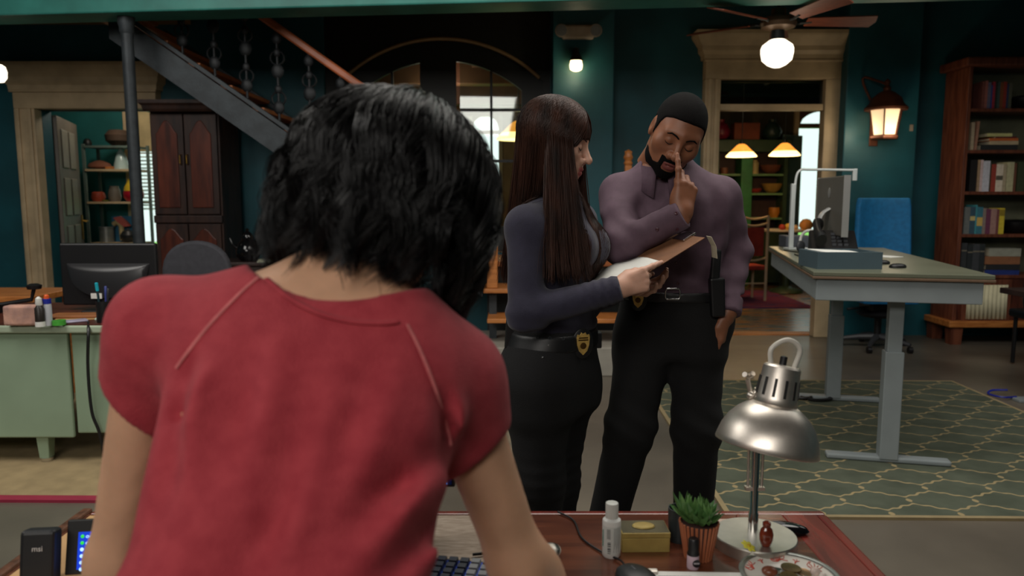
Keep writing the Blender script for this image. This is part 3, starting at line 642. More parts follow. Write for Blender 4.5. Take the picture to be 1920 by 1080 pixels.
def flat(u0, u1, k, z0, z1, rgb, label, cat='book'):
    a, b = PY(u0, 350, YK + .03).x, PY(u1, 350, YK + .03).x
    o = T('book', label, cat, ((a + b) / 2, YK + .04, shz[k] + z0), R_.uniform(-.05, .05), 'books lying flat in the bookcase')
    h = z1 - z0; W = (b - a) / 2; cv = M('flat_%d_%d_%d' % rgb, rgb, .6, var=.1, vscale=20)
    m = MB(); m.bb((-W, 0, 0), (W, .2, .004)); m.bb((-W, 0, h - .004), (W, .2, h)); m.bb((-W, 0, .0039), (W, .004, h - .0039)); m.obj('cover', cv, o)
    MB().bb((-W + .004, .005, .0041), (W - .004, .195, h - .0041)).obj('pages', MATS['book_pages'], o)
flat(1835, 1903, 1, 0, .05, (40, 42, 42), 'black box file under the pile on the second shelf', 'box file')
flat(1852, 1904, 1, .05, .085, (190, 172, 140), 'beige book lying above the black box file')
flat(1850, 1904, 1, .085, .11, (206, 108, 52), 'orange book lying in the pile on the second shelf')
flat(1862, 1900, 1, .11, .125, (96, 34, 34), 'thin dark red book lying near the pile top')
flat(1846, 1892, 1, .125, .155, (206, 204, 140), 'pale yellow book topping the pile on the second shelf')
flat(1860, 1925, 4, 0, .045, (34, 52, 120), 'blue book at the bottom of the fifth shelf pile')
flat(1862, 1925, 4, .045, .1, (36, 36, 38), 'black book above the blue one on the fifth shelf')
flat(1858, 1925, 4, .1, .175, (140, 92, 62), 'thick brown book in the fifth shelf pile')
flat(1866, 1925, 4, .175, .25, (150, 150, 136), 'pale grey book topping the fifth shelf pile')
for k, u, nm in ((0, 1912, 'top'), (3, 1914, 'fourth')):
    q = MB().lathe([(.06, 0), (.09, .02), (.13, .07), (.14, .11), (.1, .13), (.001, .135)], 20).obj('black_bowl', M('bowl_black', (18, 18, 20), .4, var=0), loc=(PY(u, 350, YK + .15).x, YK + .17, shz[k]), smooth=50)
    tag(q, 'black upturned bowl on the %s bookcase shelf' % nm, 'bowl', 'bowls in the bookcase')
# ------------------------------------------------------------------ dining room furniture
m_green_lit = M('green_paint', (52, 120, 66), .5, var=.25, vscale=4); m_dkgreen = M('dark_green_paint', (50, 68, 44), .5, var=.2)  # brighter green puts the light on the centre post into its colour
YH = 11.9
hx0, hx1 = PY(1340, 330, YH).x, PY(1476, 330, YH).x; hz = PY(1400, 262, YH).z
hu = T('hutch', 'tall green painted hutch with open shelves in the dining room', 'hutch', ((hx0 + hx1) / 2, YH, 0)); hw2 = (hx1 - hx0) / 2
MB().bb((-hw2, .3, 0), (hw2, .34, hz)).obj('back', M('hutch_back', (58, 34, 28), .7), hu)
for x in (-hw2, hw2 - .06): MB().bb((x, -.02, 0), (x + .06, .34, hz)).obj('side', m_dkgreen, hu)
gxm = PY(1399, 330, YH).x - (hx0 + hx1) / 2
MB().bb((gxm - .09, -.04, 0), (gxm + .09, .3, hz - .01)).obj('centre_post', m_green_lit, hu, bevel=.01)
MB().bb((-hw2 - .04, -.05, PY(1400, 285, YH).z), (hw2 + .04, .34, hz)).obj('cornice', m_dkgreen, hu, bevel=.01)
hsz = [PY(1400, v, YH).z for v in (326, 362, 408)]
for z in hsz:
    for a, b in ((-hw2 + .06, gxm - .09), (gxm + .09, hw2 - .06)): MB().bb((a, 0, z - .03), (b, .3, z)).obj('shelf', M('shelf_green', (112, 146, 92), .5), hu)
MB().bb((-hw2 + .06, .0, .05), (hw2 - .06, .3, .85)).obj('base_cabinet', m_dkgreen, hu)
def dish(name, label, cat, u, z, prof, rgb):
    o = MB().lathe(prof, 18).obj(name, M('dish_%d_%d_%d' % rgb, rgb, .5), loc=(PY(u, 330, YH + .1).x, YH + .12, z), smooth=45); tag(o, label, cat, 'crockery in the green hutch')
bowl = [(.06, 0), (.12, .05), (.17, .15), (.16, .15), (.1, .05), (.02, .02)]
dish('yellow_bowl', 'yellow bowl on the lower right hutch shelf', 'bowl', 1449, hsz[1], bowl, (170, 130, 60))
dish('red_dish', 'low red dish beside the yellow bowl', 'dish', 1417, hsz[1], [(.05, 0), (.09, .03), (.11, .07), (.1, .07), (.03, .02)], (150, 50, 40))
dish('brown_bowl', 'brown bowl on the upper right hutch shelf', 'bowl', 1445, hsz[0], [(.06, 0), (.14, .06), (.17, .14), (.16, .14), (.1, .05), (.02, .02)], (112, 62, 42))
dish('cream_canister', 'cream canister on the upper right hutch shelf', 'canister', 1415, hsz[0], [(.06, 0), (.065, .18), (.04, .2), (.04, .22), (.001, .225)], (186, 164, 110))
dish('brown_mug', 'small brown mug on the upper left hutch shelf', 'mug', 1358, hsz[0], [(.05, 0), (.06, .05), (.055, .1), (.045, .1), (.02, .02)], (130, 80, 56))
dish('grey_jar', 'grey jar on the lower left hutch shelf', 'jar', 1370, hsz[1], [(.05, 0), (.07, .08), (.06, .2), (.03, .22), (.001, .23)], (120, 112, 92))
dish('orange_pot', 'orange pot on the bottom hutch shelf', 'pot', 1455, hsz[2], [(.06, 0), (.09, .08), (.08, .16), (.06, .16), (.02, .02)], (206, 130, 40))
tb = MB().bb((-.2, -.12, 0), (.2, .12, .26)).obj('rust_box', M('rust_box', (126, 60, 34), .7), loc=(PY(1400, 255, YH).x, YH + .1, hz), bevel=.01); tag(tb, 'rust red wooden box on top of the hutch', 'box')
for u, rgb, nm in ((1355, (120, 26, 48), 'crimson'), (1452, (34, 52, 46), 'dark green')):
    q = MB().lathe([(.06, 0), (.13, .06), (.15, .14), (.1, .24), (.05, .28), (.06, .32)], 18).obj('vase', M('vase_' + nm.replace(' ', '_'), rgb, .4), loc=(PY(u, 255, YH).x, YH + .12, hz), smooth=45); tag(q, nm + ' round vase on top of the green hutch', 'vase', 'vases on the hutch')
# pendants
m_amber = M('amber_glass', (255, 176, 74), .35, var=0, emit=1.25, ecol=(255, 160, 60)); m_amberw = M('amber_glass_rim', (255, 236, 190), .35, var=0, emit=3.2, ecol=(255, 214, 140))
def pendant(u, v, Y, s, label, zc, g):
    p = PY(u, v, Y); o = T('pendant_lamp', label, 'pendant lamp', p, 0, g)
    MB().lathe([(.205 * s, 0), (.2 * s, .012 * s), (.155 * s, .06 * s)], 28, cap=False).obj('shade_rim', m_amberw, o, smooth=50, solid=.004)
    MB().lathe([(.155 * s, .06 * s), (.1 * s, .115 * s), (.06 * s, .155 * s), (.03 * s, .17 * s)], 28, cap=False).obj('shade', m_amber, o, smooth=50, solid=.004)
    MB().lathe([(.035 * s, .165 * s), (.03 * s, .19 * s), (.012 * s, .22 * s)], 14).obj('cap', m_black, o, smooth=40)
    MB().cyl((0, 0, (.2 * s + zc - p.z) / 2), .006, zc - p.z - .2 * s, 6).obj('cord', m_black, o)
    point('pendant_light', p + Vector((0, 0, -.06)), 7, (1, .74, .4), .05)
pendant(1390, 294, 10.3, 1, 'left amber glass pendant over the dining room', 3.3, 'amber pendants in the dining room')
pendant(1471, 292, 10.3, 1, 'right amber glass pendant over the dining room', 3.3, 'amber pendants in the dining room')
pendant(972, 262, 9.2, 1.3, 'amber glass pendant seen through the arched door', 3.6, 'amber pendants in the hallway')
# round dining table
pt_ = PY(1478, 430, 11.0)
dt = T('dining_table', 'round white topped dining table beyond the doorway', 'table', (pt_.x, 11.0, 0))
MB().lathe([(.38, pt_.z - .03), (.4, pt_.z - .02), (.4, pt_.z)], 30).obj('top', M('white_top', (205, 196, 176), .5), dt, smooth=40)
MB().lathe([(.24, .0125), (.22, .04), (.05, .1), (.05, pt_.z - .03)], 18).obj('pedestal', m_dkgreen, dt, smooth=40)
for du, rgb, nm, s in ((-18, (160, 50, 36), 'red', .05), (-6, (206, 170, 70), 'yellow', .06), (6, (196, 176, 140), 'cream', .045), (26, (186, 132, 70), 'tan', .1)):
    q = MB().lathe([(s * .6, 0), (s, s * .5), (s * .9, s), (s * .5, s * 1.5), (.001, s * 1.6)], 14).obj('dish', M('tab_' + nm, rgb, .5), loc=(PY(1478 + du, 430, 11).x, 10.86, pt_.z), smooth=50); tag(q, nm + ' lidded dish on the round dining table', 'dish', 'dishes on the dining table')
# ladder back chair
pc = PZ(1440, 568, 0)
ch = T('dining_chair', 'cream painted wooden chair with red back and seat beyond doorway', 'chair', (PZ(1418, 570, 0).x, pc.y + .1, 0), .12)
m_ccr = M('cream_chair', (196, 176, 142), .5, var=.1); m_cred = M('red_upholstery', (150, 46, 34), .7, var=.2, vscale=10)
hb = PY(1418, 404, pc.y + .1).z
for x in (-.19, .19):
    MB().tube([(x, 0, .0125), (x, 0, .45), (x * 1.02, .0, hb)], .02, 8).obj('leg', m_ccr, ch, smooth=40)
    MB().tube([(x * .95, .38, .0125), (x * .95, .38, .44)], .018, 8).obj('leg', m_ccr, ch, smooth=40)
MB().bb((-.2, 0, .43), (.2, .4, .49)).obj('seat', m_cred, ch, bevel=.015)
MB().bb((-.14, -.01, .62), (.14, .02, hb - .16)).obj('back_pad', m_cred, ch, bevel=.01)
for z in (hb - .03, hb - .12, .58): MB().tube(bez([(-.19, 0, z + .015), (0, -.0, z - .02), (.19, 0, z + .015)], 10), .014, 8).obj('back_rail', m_ccr, ch, smooth=40)
MB().tube([(-.19, 0, .25), (.19, 0, .25)], .011, 6).obj('stretcher', m_ccr, ch)
# patterned rug in dining room
def stripes(name, cols, scale):
    m = bpy.data.materials.new(name); m.use_nodes = True; N = m.node_tree.nodes; L = m.node_tree.links; b = N['Principled BSDF']; b.inputs['Roughness'].default_value = .9
    tc = N.new('ShaderNodeTexCoord'); mp = N.new('ShaderNodeMapping'); mp.inputs['Scale'].default_value = scale; L.new(tc.outputs['Object'], mp.inputs[0])
    no = N.new('ShaderNodeTexNoise'); no.inputs['Scale'].default_value = 2; no.inputs['Detail'].default_value = 2; L.new(mp.outputs[0], no.inputs['Vector'])
    ra = N.new('ShaderNodeValToRGB'); L.new(no.outputs[0], ra.inputs[0]); el = ra.color_ramp.elements
    for i, c in enumerate(cols):
        p = .3 + .4 * i / (len(cols) - 1)
        e = el[i] if i < 2 else el.new(p)
        e.position = p; e.color = (*lin(c), 1)
    L.new(ra.outputs[0], b.inputs['Base Color']); return m
q = MB().bb((PZ(1345, 578, 0).x - .2, PZ(1500, 578, 0).y, .0), (PZ(1530, 578, 0).x, 11.2, .012)).obj('dining_rug', stripes('purple_rug', [(60, 18, 44), (120, 30, 80), (50, 44, 96), (150, 40, 60), (80, 16, 36)], (1.2, 7, 1))); tag(q, 'purple and crimson striped rug on the dining room floor', 'rug')
# ------------------------------------------------------------------ trellis rug
def trellis():
    m = bpy.data.materials.new('trellis_rug'); m.use_nodes = True; N = m.node_tree.nodes; L = m.node_tree.links; b = N['Principled BSDF']
    b.inputs['Roughness'].default_value = .95; b.inputs['Specular IOR Level'].default_value = .15
    tc = N.new('ShaderNodeTexCoord'); se = N.new('ShaderNodeSeparateXYZ'); L.new(tc.outputs['Object'], se.inputs[0])
    def math_(op, a, bb=None):
        n = N.new('ShaderNodeMath'); n.operation = op
        for i, q in enumerate((a, bb)):
            if q is None: continue
            if isinstance(q, (int, float)): n.inputs[i].default_value = q
            else: L.new(q, n.inputs[i])
        return n.outputs[0]
    U = math_('MULTIPLY', se.outputs[0], 2 * pi / .30); V = math_('MULTIPLY', se.outputs[1], 2 * pi / .30)
    c = lambda a: math_('COSINE', a)
    f = math_('ADD', c(U), c(V))
    U2, V2 = math_('MULTIPLY', U, 2), math_('MULTIPLY', V, 2)
    def dif(k): return math_('SUBTRACT', c(math_('MULTIPLY', U, k)), c(math_('MULTIPLY', V, k)))
    d1 = dif(1)
    f = math_('ADD', f, math_('MULTIPLY', math_('SUBTRACT', dif(3), d1), .10))
    f = math_('ADD', f, math_('MULTIPLY', math_('SUBTRACT', dif(5), d1), .15))
    f = math_('ABSOLUTE', f)
    mr = N.new('ShaderNodeMapRange'); mr.inputs['From Min'].default_value = .14; mr.inputs['From Max'].default_value = .22; L.new(f, mr.inputs[0])
    no = N.new('ShaderNodeTexNoise'); no.inputs['Scale'].default_value = 5; no.inputs['Detail'].default_value = 6; L.new(tc.outputs['Object'], no.inputs['Vector'])
    ra = N.new('ShaderNodeValToRGB'); L.new(no.outputs[0], ra.inputs[0])
    ra.color_ramp.elements[0].position = .3; ra.color_ramp.elements[0].color = (*lin((74, 80, 68)), 1); ra.color_ramp.elements[1].position = .7; ra.color_ramp.elements[1].color = (*lin((92, 98, 84)), 1)
    mx = N.new('ShaderNodeMix'); mx.data_type = 'RGBA'; L.new(mr.outputs[0], mx.inputs[0]); mx.inputs[6].default_value = (*lin((158, 142, 106)), 1); L.new(ra.outputs[0], mx.inputs[7])
    L.new(mx.outputs[2], b.inputs['Base Color'])
    n2 = N.new('ShaderNodeTexNoise'); n2.inputs['Scale'].default_value = 300; L.new(tc.outputs['Object'], n2.inputs['Vector'])
    bp = N.new('ShaderNodeBump'); bp.inputs['Strength'].default_value = .3; bp.inputs['Distance'].default_value = .005; L.new(n2.outputs[0], bp.inputs['Height']); L.new(bp.outputs[0], b.inputs['Normal'])
    return m
g1 = PZ(1372, 975, 0); g2 = PZ(1770, 716, 0)
rw, rd = g2.x - g1.x, g2.y - g1.y
rg = T('trellis_rug', 'grey green area rug with tan trellis pattern under the standing desk', 'rug', (g1.x + rw / 2 + .02, g1.y + rd / 2, 0), -.02)
MB().bb((-rw / 2, -rd / 2, 0), (rw / 2, rd / 2, .012)).obj('field', trellis(), rg)
m_bind = M('rug_binding', (146, 130, 96), .9)
for s in (-1, 1): MB().bb((s * rw / 2 - .012, -rd / 2 - .012, 0), (s * rw / 2 + .012, rd / 2 + .012, .013)).obj('binding', m_bind, rg)
for s in (-1, 1): MB().bb((-rw / 2, s * rd / 2 - .012, 0), (rw / 2, s * rd / 2 + .012, .0131)).obj('binding', m_bind, rg)
# ------------------------------------------------------------------ standing desk
ZD = 1.02
n0, n1, f0, f1 = PZ(1545, 515, ZD), PZ(1835, 511, ZD), PZ(1450, 465, ZD), PZ(1640, 461, ZD)
ang = math.atan2(((f0 + f1) / 2 - (n0 + n1) / 2).x, ((f0 + f1) / 2 - (n0 + n1) / 2).y)
cc = (n0 + n1) / 2; Lg = ((f0 + f1) / 2 - cc).length; Wd = (n1 - n0).length
sd = T('standing_desk', 'raised grey standing desk with olive top on the trellis rug', 'desk', (cc.x, cc.y, 0), -ang)
m_dtop = M('olive_desktop', (100, 103, 86), .35, var=.08, vscale=3); m_dgrey = M('desk_grey', (140, 148, 150), .45, var=.05)
def skew(pts, z0, z1):   # trapezoid near/far in local frame
    return
MB().bb((-Wd / 2, 0, ZD - .022), (Wd / 2, Lg, ZD)).obj('top', m_dtop, sd, bevel=.004)
MB().bb((-Wd / 2 - .003, -.003, ZD - .036), (Wd / 2 + .003, Lg + .003, ZD - .0225)).obj('edge_band', M('desk_edge', (106, 84, 66), .5), sd, bevel=.003)
hA = .105
MB().bb((-Wd / 2 + .02, .02, ZD - .04 - hA), (Wd / 2 - .04, .045, ZD - .037)).obj('front_apron', m_dgrey, sd, bevel=.004)
MB().bb((-Wd / 2 + .02, .0451, ZD - .04 - hA), (-Wd / 2 + .045, Lg - .02, ZD - .037)).obj('side_apron', m_dgrey, sd, bevel=.004)
MB().bb((Wd / 2 - .065, .0451, ZD - .04 - hA), (Wd / 2 - .04, Lg - .02, ZD - .037)).obj('side_apron', m_dgrey, sd, bevel=.004)
inv = sd.matrix_basis.inverted() if False else (Matrix.Translation((cc.x, cc.y, 0)) @ Matrix.Rotation(-ang, 4, 'Z')).inverted()
for (u, v) in ((1662, 868), (1560, 752)):
    g = inv @ PZ(u, v, 0)
    lg = MB().bb((g.x - .035, g.y - .03, .36), (g.x + .035, g.y + .03, ZD - .037)).obj('leg_sleeve', m_dgrey, sd, bevel=.004)
    MB().bb((g.x - .045, g.y - .04, .03), (g.x + .045, g.y + .04, .6)).obj('leg', m_dgrey, sd, bevel=.004)
    MB().bb((g.x - .30, g.y - .035, .013), (g.x + .30, g.y + .035, .04)).obj('foot', m_dgrey, sd, bevel=.008)
def ond(u, v): p = PZ(u, v, ZD); return p
# monitor seen from behind, edge on
pm0 = ond(1545, 468)
_n = PY(1586, 440, 4.62)
mo = T('silver_monitor', 'silver all-in-one computer monitor seen edge on from behind', 'monitor', (_n.x + .04, 4.92, ZD), math.radians(82))
m_alu = M('aluminium', (186, 186, 184), .35, .7, var=.03); m_aluD = M('aluminium_back', (120, 116, 108), .45, .5, var=.03)
MB().bb((-.3, -.012, .13), (.3, .008, .5)).obj('screen', m_blkpl, mo, bevel=.004)
MB().bb((-.303, .0081, .127), (.303, .026, .503)).obj('back_shell', m_aluD, mo, bevel=.008)
MB().bb((-.306, -.014, .125), (-.3035, .026, .505)).obj('edge', m_alu, mo)
MB().bb((.3035, -.014, .125), (.306, .026, .505)).obj('edge', m_alu, mo)
MB().tube(bez([(0, .02, .3), (0, .075, .25), (0, .11, .1), (0, .1, .012), (0, -.06, .008)], 18), .05, 8, sq=.14).obj('stand', M('pale_aluminium', (214, 216, 216), .3, .3), mo, smooth=50)
MB().ball((0, .028, .4), (.028, .004, .034)).obj('round_emblem', m_alu, mo)
# bent tube lamp
b0_, b1_ = ond(1474, 466), PY(1480, 318, 5.35)
la = T('tube_desk_lamp', 'white bent tube desk lamp arching over the standing desk', 'desk lamp', (b0_.x, b0_.y - .08, ZD))
m_wm = M('white_metal', (200, 206, 204), .35, .2, var=.02)
zh_ = PY(1480, 319, b0_.y - .08).z - ZD; xr = PY(1607, 319, b0_.y - .08).x - b0_.x
MB().bb((-.03, -.06, 0), (.13, .06, .012)).obj('base', m_wm, la, bevel=.004)
MB().bb((-.012, -.015, .012), (.018, .015, zh_ * .83)).obj('post', m_wm, la, bevel=.004)
MB().tube(bez([(.012, 0, zh_ * .6), (.02, 0, zh_ * .9), (.05, 0, zh_), (.12, 0, zh_ + .004), (xr - .03, 0, zh_)], 24), .009, 10).obj('arm', m_wm, la, smooth=50)
MB().bb((xr - .03, -.01, zh_ - .075), (xr + .0, .01, zh_ + .01)).obj('lamp_head', m_wm, la, bevel=.004)
# phone heap and headphones
p = ond(1560, 480)
ph = T('desk_phone', 'black desk telephone with handset on the standing desk', 'telephone', (p.x - .01, p.y - .03, ZD), -.3)
MB().add([(-.12, -.1, 0), (.12, -.1, 0), (.12, .11, 0), (-.12, .11, 0), (-.12, -.1, .03), (.12, -.1, .03), (.12, .11, .11), (-.12, .11, .11)], [(0, 3, 2, 1), (4, 5, 6, 7), (0, 1, 5, 4), (1, 2, 6, 5), (2, 3, 7, 6), (3, 0, 4, 7)]).obj('body', m_blkpl, ph, bevel=.01)
MB().tube(bez([(-.07, -.11, .07), (-.085, -.05, .105), (-.085, .06, .14), (-.07, .12, .13)], 14), [.03, .03, .028, .022, .02, .02, .02, .02, .02, .02, .022, .028, .03, .03, .03][:len(bez([(0, 0, 0), (0, 0, 1), (0, 1, 1), (1, 1, 1)], 14))], 10).obj('handset', m_blkpl, ph, smooth=50)
ph.scale = (1.15, 1.1, 1.5)
kp = MB()
for i in range(4):
    for j in range(3): kp.box((.0 + j * .03, -.05 + i * .035, .052 + i * .0135), (.02, .02, .01))
kp.obj('keypad', m_dkgrey, ph)
hd = ond(1525, 474)
hp_ = T('headphones', 'white headphones leaning beside the black telephone', 'headphones', (hd.x - .03, hd.y, ZD), .5)
MB().tube([(.0 + .0, .075 * math.cos(t), .075 + .075 * math.sin(t)) for t in [-.3 + k * (pi + .6) / 18 for k in range(19)]], .01, 8).obj('band', m_white, hp_, smooth=50)
for s in (-1, 1): MB().ball((0, s * .07, .04), (.04, .018, .04)).obj('ear_cup', m_dkgrey, hp_, smooth=60)
# blue grey tray box, files, paper, pucks
a, b = ond(1537, 506), ond(1648, 504)
bx = T('file_tray', 'blue grey open card tray at the near edge of the standing desk', 'tray', ((a.x + b.x) / 2, (a.y + b.y) / 2, ZD), -.02); Wb = (b.x - a.x) / 2
m_bg = M('blue_grey_card', (66, 84, 92), .6, var=.06); hb_ = .088
for q in (((-Wb, 0, 0), (Wb, .012, hb_)), ((-Wb, .258, 0), (Wb, .27, hb_)), ((-Wb, .0121, 0), (-Wb + .012, .2579, hb_)), ((Wb - .012, .0121, 0), (Wb, .2579, hb_))): MB().bb(*q).obj('side', m_bg, bx)
MB().bb((-Wb + .0121, .0121, .001), (Wb - .0121, .2579, .008)).obj('bottom', m_bg, bx)
MB().box((0, .14, .08), (Wb * 1.5, .2, .004), (.04, .05, .2)).obj('paper_sheet', m_paper, bx)
p = ond(1483, 462)
q = MB().bb((-.1, -.1, 0), (.1, .12, .085)).obj('dark_document_box', M('charcoal_card', (68, 72, 80), .6), loc=(p.x + .02, p.y - .05, ZD), rot=-.1, bevel=.006); tag(q, 'charcoal document box at the far left corner of standing desk', 'box')
p = ond(1660, 481)
q = MB().box((0, 0, .0015), (.12, .16, .003)).obj('paper_sheet', m_paper, loc=(p.x, p.y, ZD), rot=.5); tag(q, 'loose white paper sheet behind the blue grey tray', 'paper')
for (u, v, nm, s) in ((1655, 495, 'flat black charging puck beside the tray on standing desk', .032), (1683, 502, 'oval black computer mouse on the standing desk', .036)):
    p = ond(u, v); q = MB().lathe([(s, 0), (s * 1.03, .008), (s * .9, .016), (s * .5, .022), (.001, .024)], 20, None, True, 1.2, .8).obj('black_mouse' if 'mouse' in nm else 'charging_puck', m_blkpl, loc=(p.x, p.y, ZD), smooth=50); tag(q, nm, 'mouse' if 'mouse' in nm else 'charger')
q = MB().tube(bez([ond(1470, 470) + Vector((0, 0, .004)), ond(1500, 474) + Vector((0, 0, .004)), ond(1530, 473) + Vector((0, 0, .004))], 14), .004, 6).tube(bez([ond(1490, 478) + Vector((0, 0, .004)), ond(1510, 485) + Vector((0, 0, .004)), ond(1535, 490) + Vector((0, 0, .004))], 14), .004, 6).obj('black_cable', m_blkpl); tag(q, 'black cables lying across the left side of standing desk', 'cable')
p = PZ(1525, 752, .0)
q = MB().tube(bez([(p.x - .14, p.y, .025), (p.x - .05, p.y - .03, .03), (p.x + .03, p.y + .04, .025), (p.x + .1, p.y - .05, .03), (p.x - .02, p.y - .06, .025), (p.x - .1, p.y + .05, .025)], 40), .011, 7).obj('cable_tangle', m_blkpl, smooth=50); tag(q, 'tangle of black cable around the rear foot of standing desk', 'cable')
# ------------------------------------------------------------------ blue office chair
pb = PZ(1638, 650, 0)
oc = T('blue_office_chair', 'bright blue high back office chair behind the standing desk', 'chair', (pb.x, pb.y, 0), -.05)
m_blue = M('blue_fabric', (14, 106, 160), .75, var=.12, vscale=30, bump=.1, bscale=200)
zt_ = PY(1653, 371, pb.y).z; sw_ = PY(1703, 420, pb.y).x - PY(1601, 420, pb.y).x
bk_ = MB(); nu, nv = 12, 12
for j in range(nv + 1):
    for i in range(nu + 1):
        t = j / nv; s = i / nu * 2 - 1
        wv = sw_ / 2 * (1 - .06 * t ** 3) * (1 if t < .97 else .96)
        bk_.v.append((s * wv, -.02 + .09 * s * s * -1 + .06 * t, .52 + (zt_ - .52) * t))
for j in range(nv):
    for i in range(nu): a = j * (nu + 1) + i; bk_.f.append((a, a + 1, a + nu + 2, a + nu + 1)); bk_.mi.append(0)
bk_.obj('backrest', m_blue, oc, smooth=60, solid=.05, bevel=.015)
MB().bb((-.25, -.32, .44), (.25, .14, .52)).obj('seat', m_blue, oc, bevel=.03)
MB().bb((-.13, -.2, .36), (.13, .08, .44)).obj('mechanism', m_blkpl, oc, bevel=.02)
MB().tube([(-.1, -.08, .39), (-.3, -.1, .37)], .012, 6).obj('lever', m_blkpl, oc)
MB().cyl((0, -.06, .23), .03, .28, 14).obj('gas_column', m_blkpl, oc, smooth=40)
MB().lathe([(.16, .3), (.2, .33), (.12, .38)], 20, Matrix.Translation((0, -.06, 0))).obj('footring', m_blkpl, oc, smooth=40)
for k in range(5):
    a = .35 + 2 * pi * k / 5; c_, s_ = math.cos(a), math.sin(a)
    q = MB().tube([(0, -.06, .11), (.16 * c_, -.06 + .16 * s_, .1), (.31 * c_, -.06 + .31 * s_, .075)], [.032, .026, .018], 8).obj('base_arm', m_dkgrey, oc, smooth=40)
    MB().cyl((.31 * c_, -.06 + .31 * s_, .03), .03, .035, 14, 'x').obj('caster', m_blkpl, q, smooth=40)
# ------------------------------------------------------------------ dark desk end at the right edge, blue cable
g = PZ(1935, 752, 0)
ds = T('dark_desk', 'dark wooden desk just entering the right picture edge', 'desk', (g.x, g.y, 0))
MB().bb((-.03, -.03, .03), (.05, .03, .70)).obj('leg', m_dkwood, ds, bevel=.004)
MB().bb((-.02, -.5, .70), (1.2, .4, .74)).obj('top', m_dkwood, ds, bevel=.004)
MB().bb((-.12, -.05, 0), (.4, .05, .02)).obj('foot_plate', m_dgrey, ds, bevel=.004)
MB().bb((.06, .0, .2), (1.1, .02, .7)).obj('modesty_panel', m_dkwood, ds)
c0 = PZ(1880, 748, 0)
q = MB().tube(bez([(c0.x + .08, c0.y - .02, .02), (c0.x - .02, c0.y - .03, .02), (c0.x - .06, c0.y + .06, .02), (c0.x + .0, c0.y + .12, .03), (c0.x + .09, c0.y + .09, .04)], 24), .007, 6).obj('blue_cable', M('blue_pvc', (30, 42, 150), .4), smooth=50); tag(q, 'loop of blue network cable on the floor at the right', 'cable')
q = T('black_office_chair', 'black chair frame just inside the right picture edge', 'chair', (PZ(1962, 700, 0).x, PZ(1962, 700, 0).y + .15, 0))
MB().tube(bez([(-.05, 0, .45), (-.1, 0, .55), (-.09, .0, .8), (-.02, 0, 1.0)], 12), .028, 8).obj('back_frame', m_blkpl, q, smooth=50)
MB().bb((-.08, -.2, .4), (.4, .25, .47)).obj('seat', m_blkpl, q, bevel=.02)
MB().tube([(-.04, -.1, .4), (-.06, -.12, .012)], .016, 8).obj('leg', m_blkpl, q)
MB().tube([(.3, -.1, .4), (.3, -.12, .012)], .016, 8).obj('leg', m_blkpl, q); MB().tube([(.3, .2, .4), (.3, .2, .012)], .016, 8).obj('leg', m_blkpl, q); MB().tube([(-.04, .2, .4), (-.04, .2, .012)], .016, 8).obj('leg', m_blkpl, q)
# ------------------------------------------------------------------ tan rug and green steel desk at left
gy = PZ(80, 942, 0).y
rr = T('tan_rug', 'plain tan rug with crimson border under the green steel desk', 'rug', (-2.6, gy, 0), -.012)
MB().bb((-2.2, .055, 0), (1.45, 2.05, .012)).obj('field', M('tan_pile', (156, 136, 100), .95, var=.12, vscale=10, bump=.3, bscale=200), rr)
m_crim = M('crimson_border', (146, 36, 62), .9, var=.1)
MB().bb((-2.2, 0, 0), (1.5, .055, .014)).obj('border', m_crim, rr); MB().bb((1.45, .055, 0), (1.5, 2.05, .014)).obj('border', m_crim, rr)
YG = 3.72; ztop = .75
gd = T('steel_desk', 'pale green steel tanker desk with brown top at the left', 'desk', (-2.05, YG, 0))
m_gs = M('sage_steel', (146, 168, 142), .42, .0, var=.06, vscale=4); m_gs2 = M('sage_edge', (170, 184, 160), .4, var=.05)
x0, x1 = -1.1, .78
MB().bb((x0, .0, ztop - .045), (x1, .82, ztop - .006)).obj('top_rim', m_gs2, gd, bevel=.008)
MB().bb((x0 + .01, .012, ztop - .0061), (x1 - .01, .81, ztop)).obj('top', m_mahog, gd)
xs_ = PY(130, 700, YG + .02).x + 2.05
MB().bb((x0 + .02, .03, .15), (xs_ - .006, .055, ztop - .045)).obj('front_panel', m_gs, gd, bevel=.008)
MB().bb((xs_ + .006, .045, .17), (x1 - .02, .07, ztop - .045)).obj('front_panel', m_gs, gd, bevel=.008)
MB().bb((x0 + .02, .07, .15), (x0 + .45, .78, ztop - .045)).obj('pedestal', m_gs, gd, bevel=.008); MB().bb((x1 - .45, .09, .17), (x1 - .02, .78, ztop - .045)).obj('pedestal', m_gs, gd, bevel=.008)
for (x, y) in ((PY(70, 860, YG).x + 2.05, .08), (x1 - .15, .1), (x0 + .1, .7), (x1 - .15, .7)):
    q = MB().box((x, y, .095), (.05, .05, .13), None, (1.3, 1.3)).obj('leg', m_gs, gd, bevel=.004)
    MB().cyl((x, y, .0225), .03, .018, 14).obj('foot_glide', m_chrome, q)
def og(u, v): return PZ(u, v, ztop)
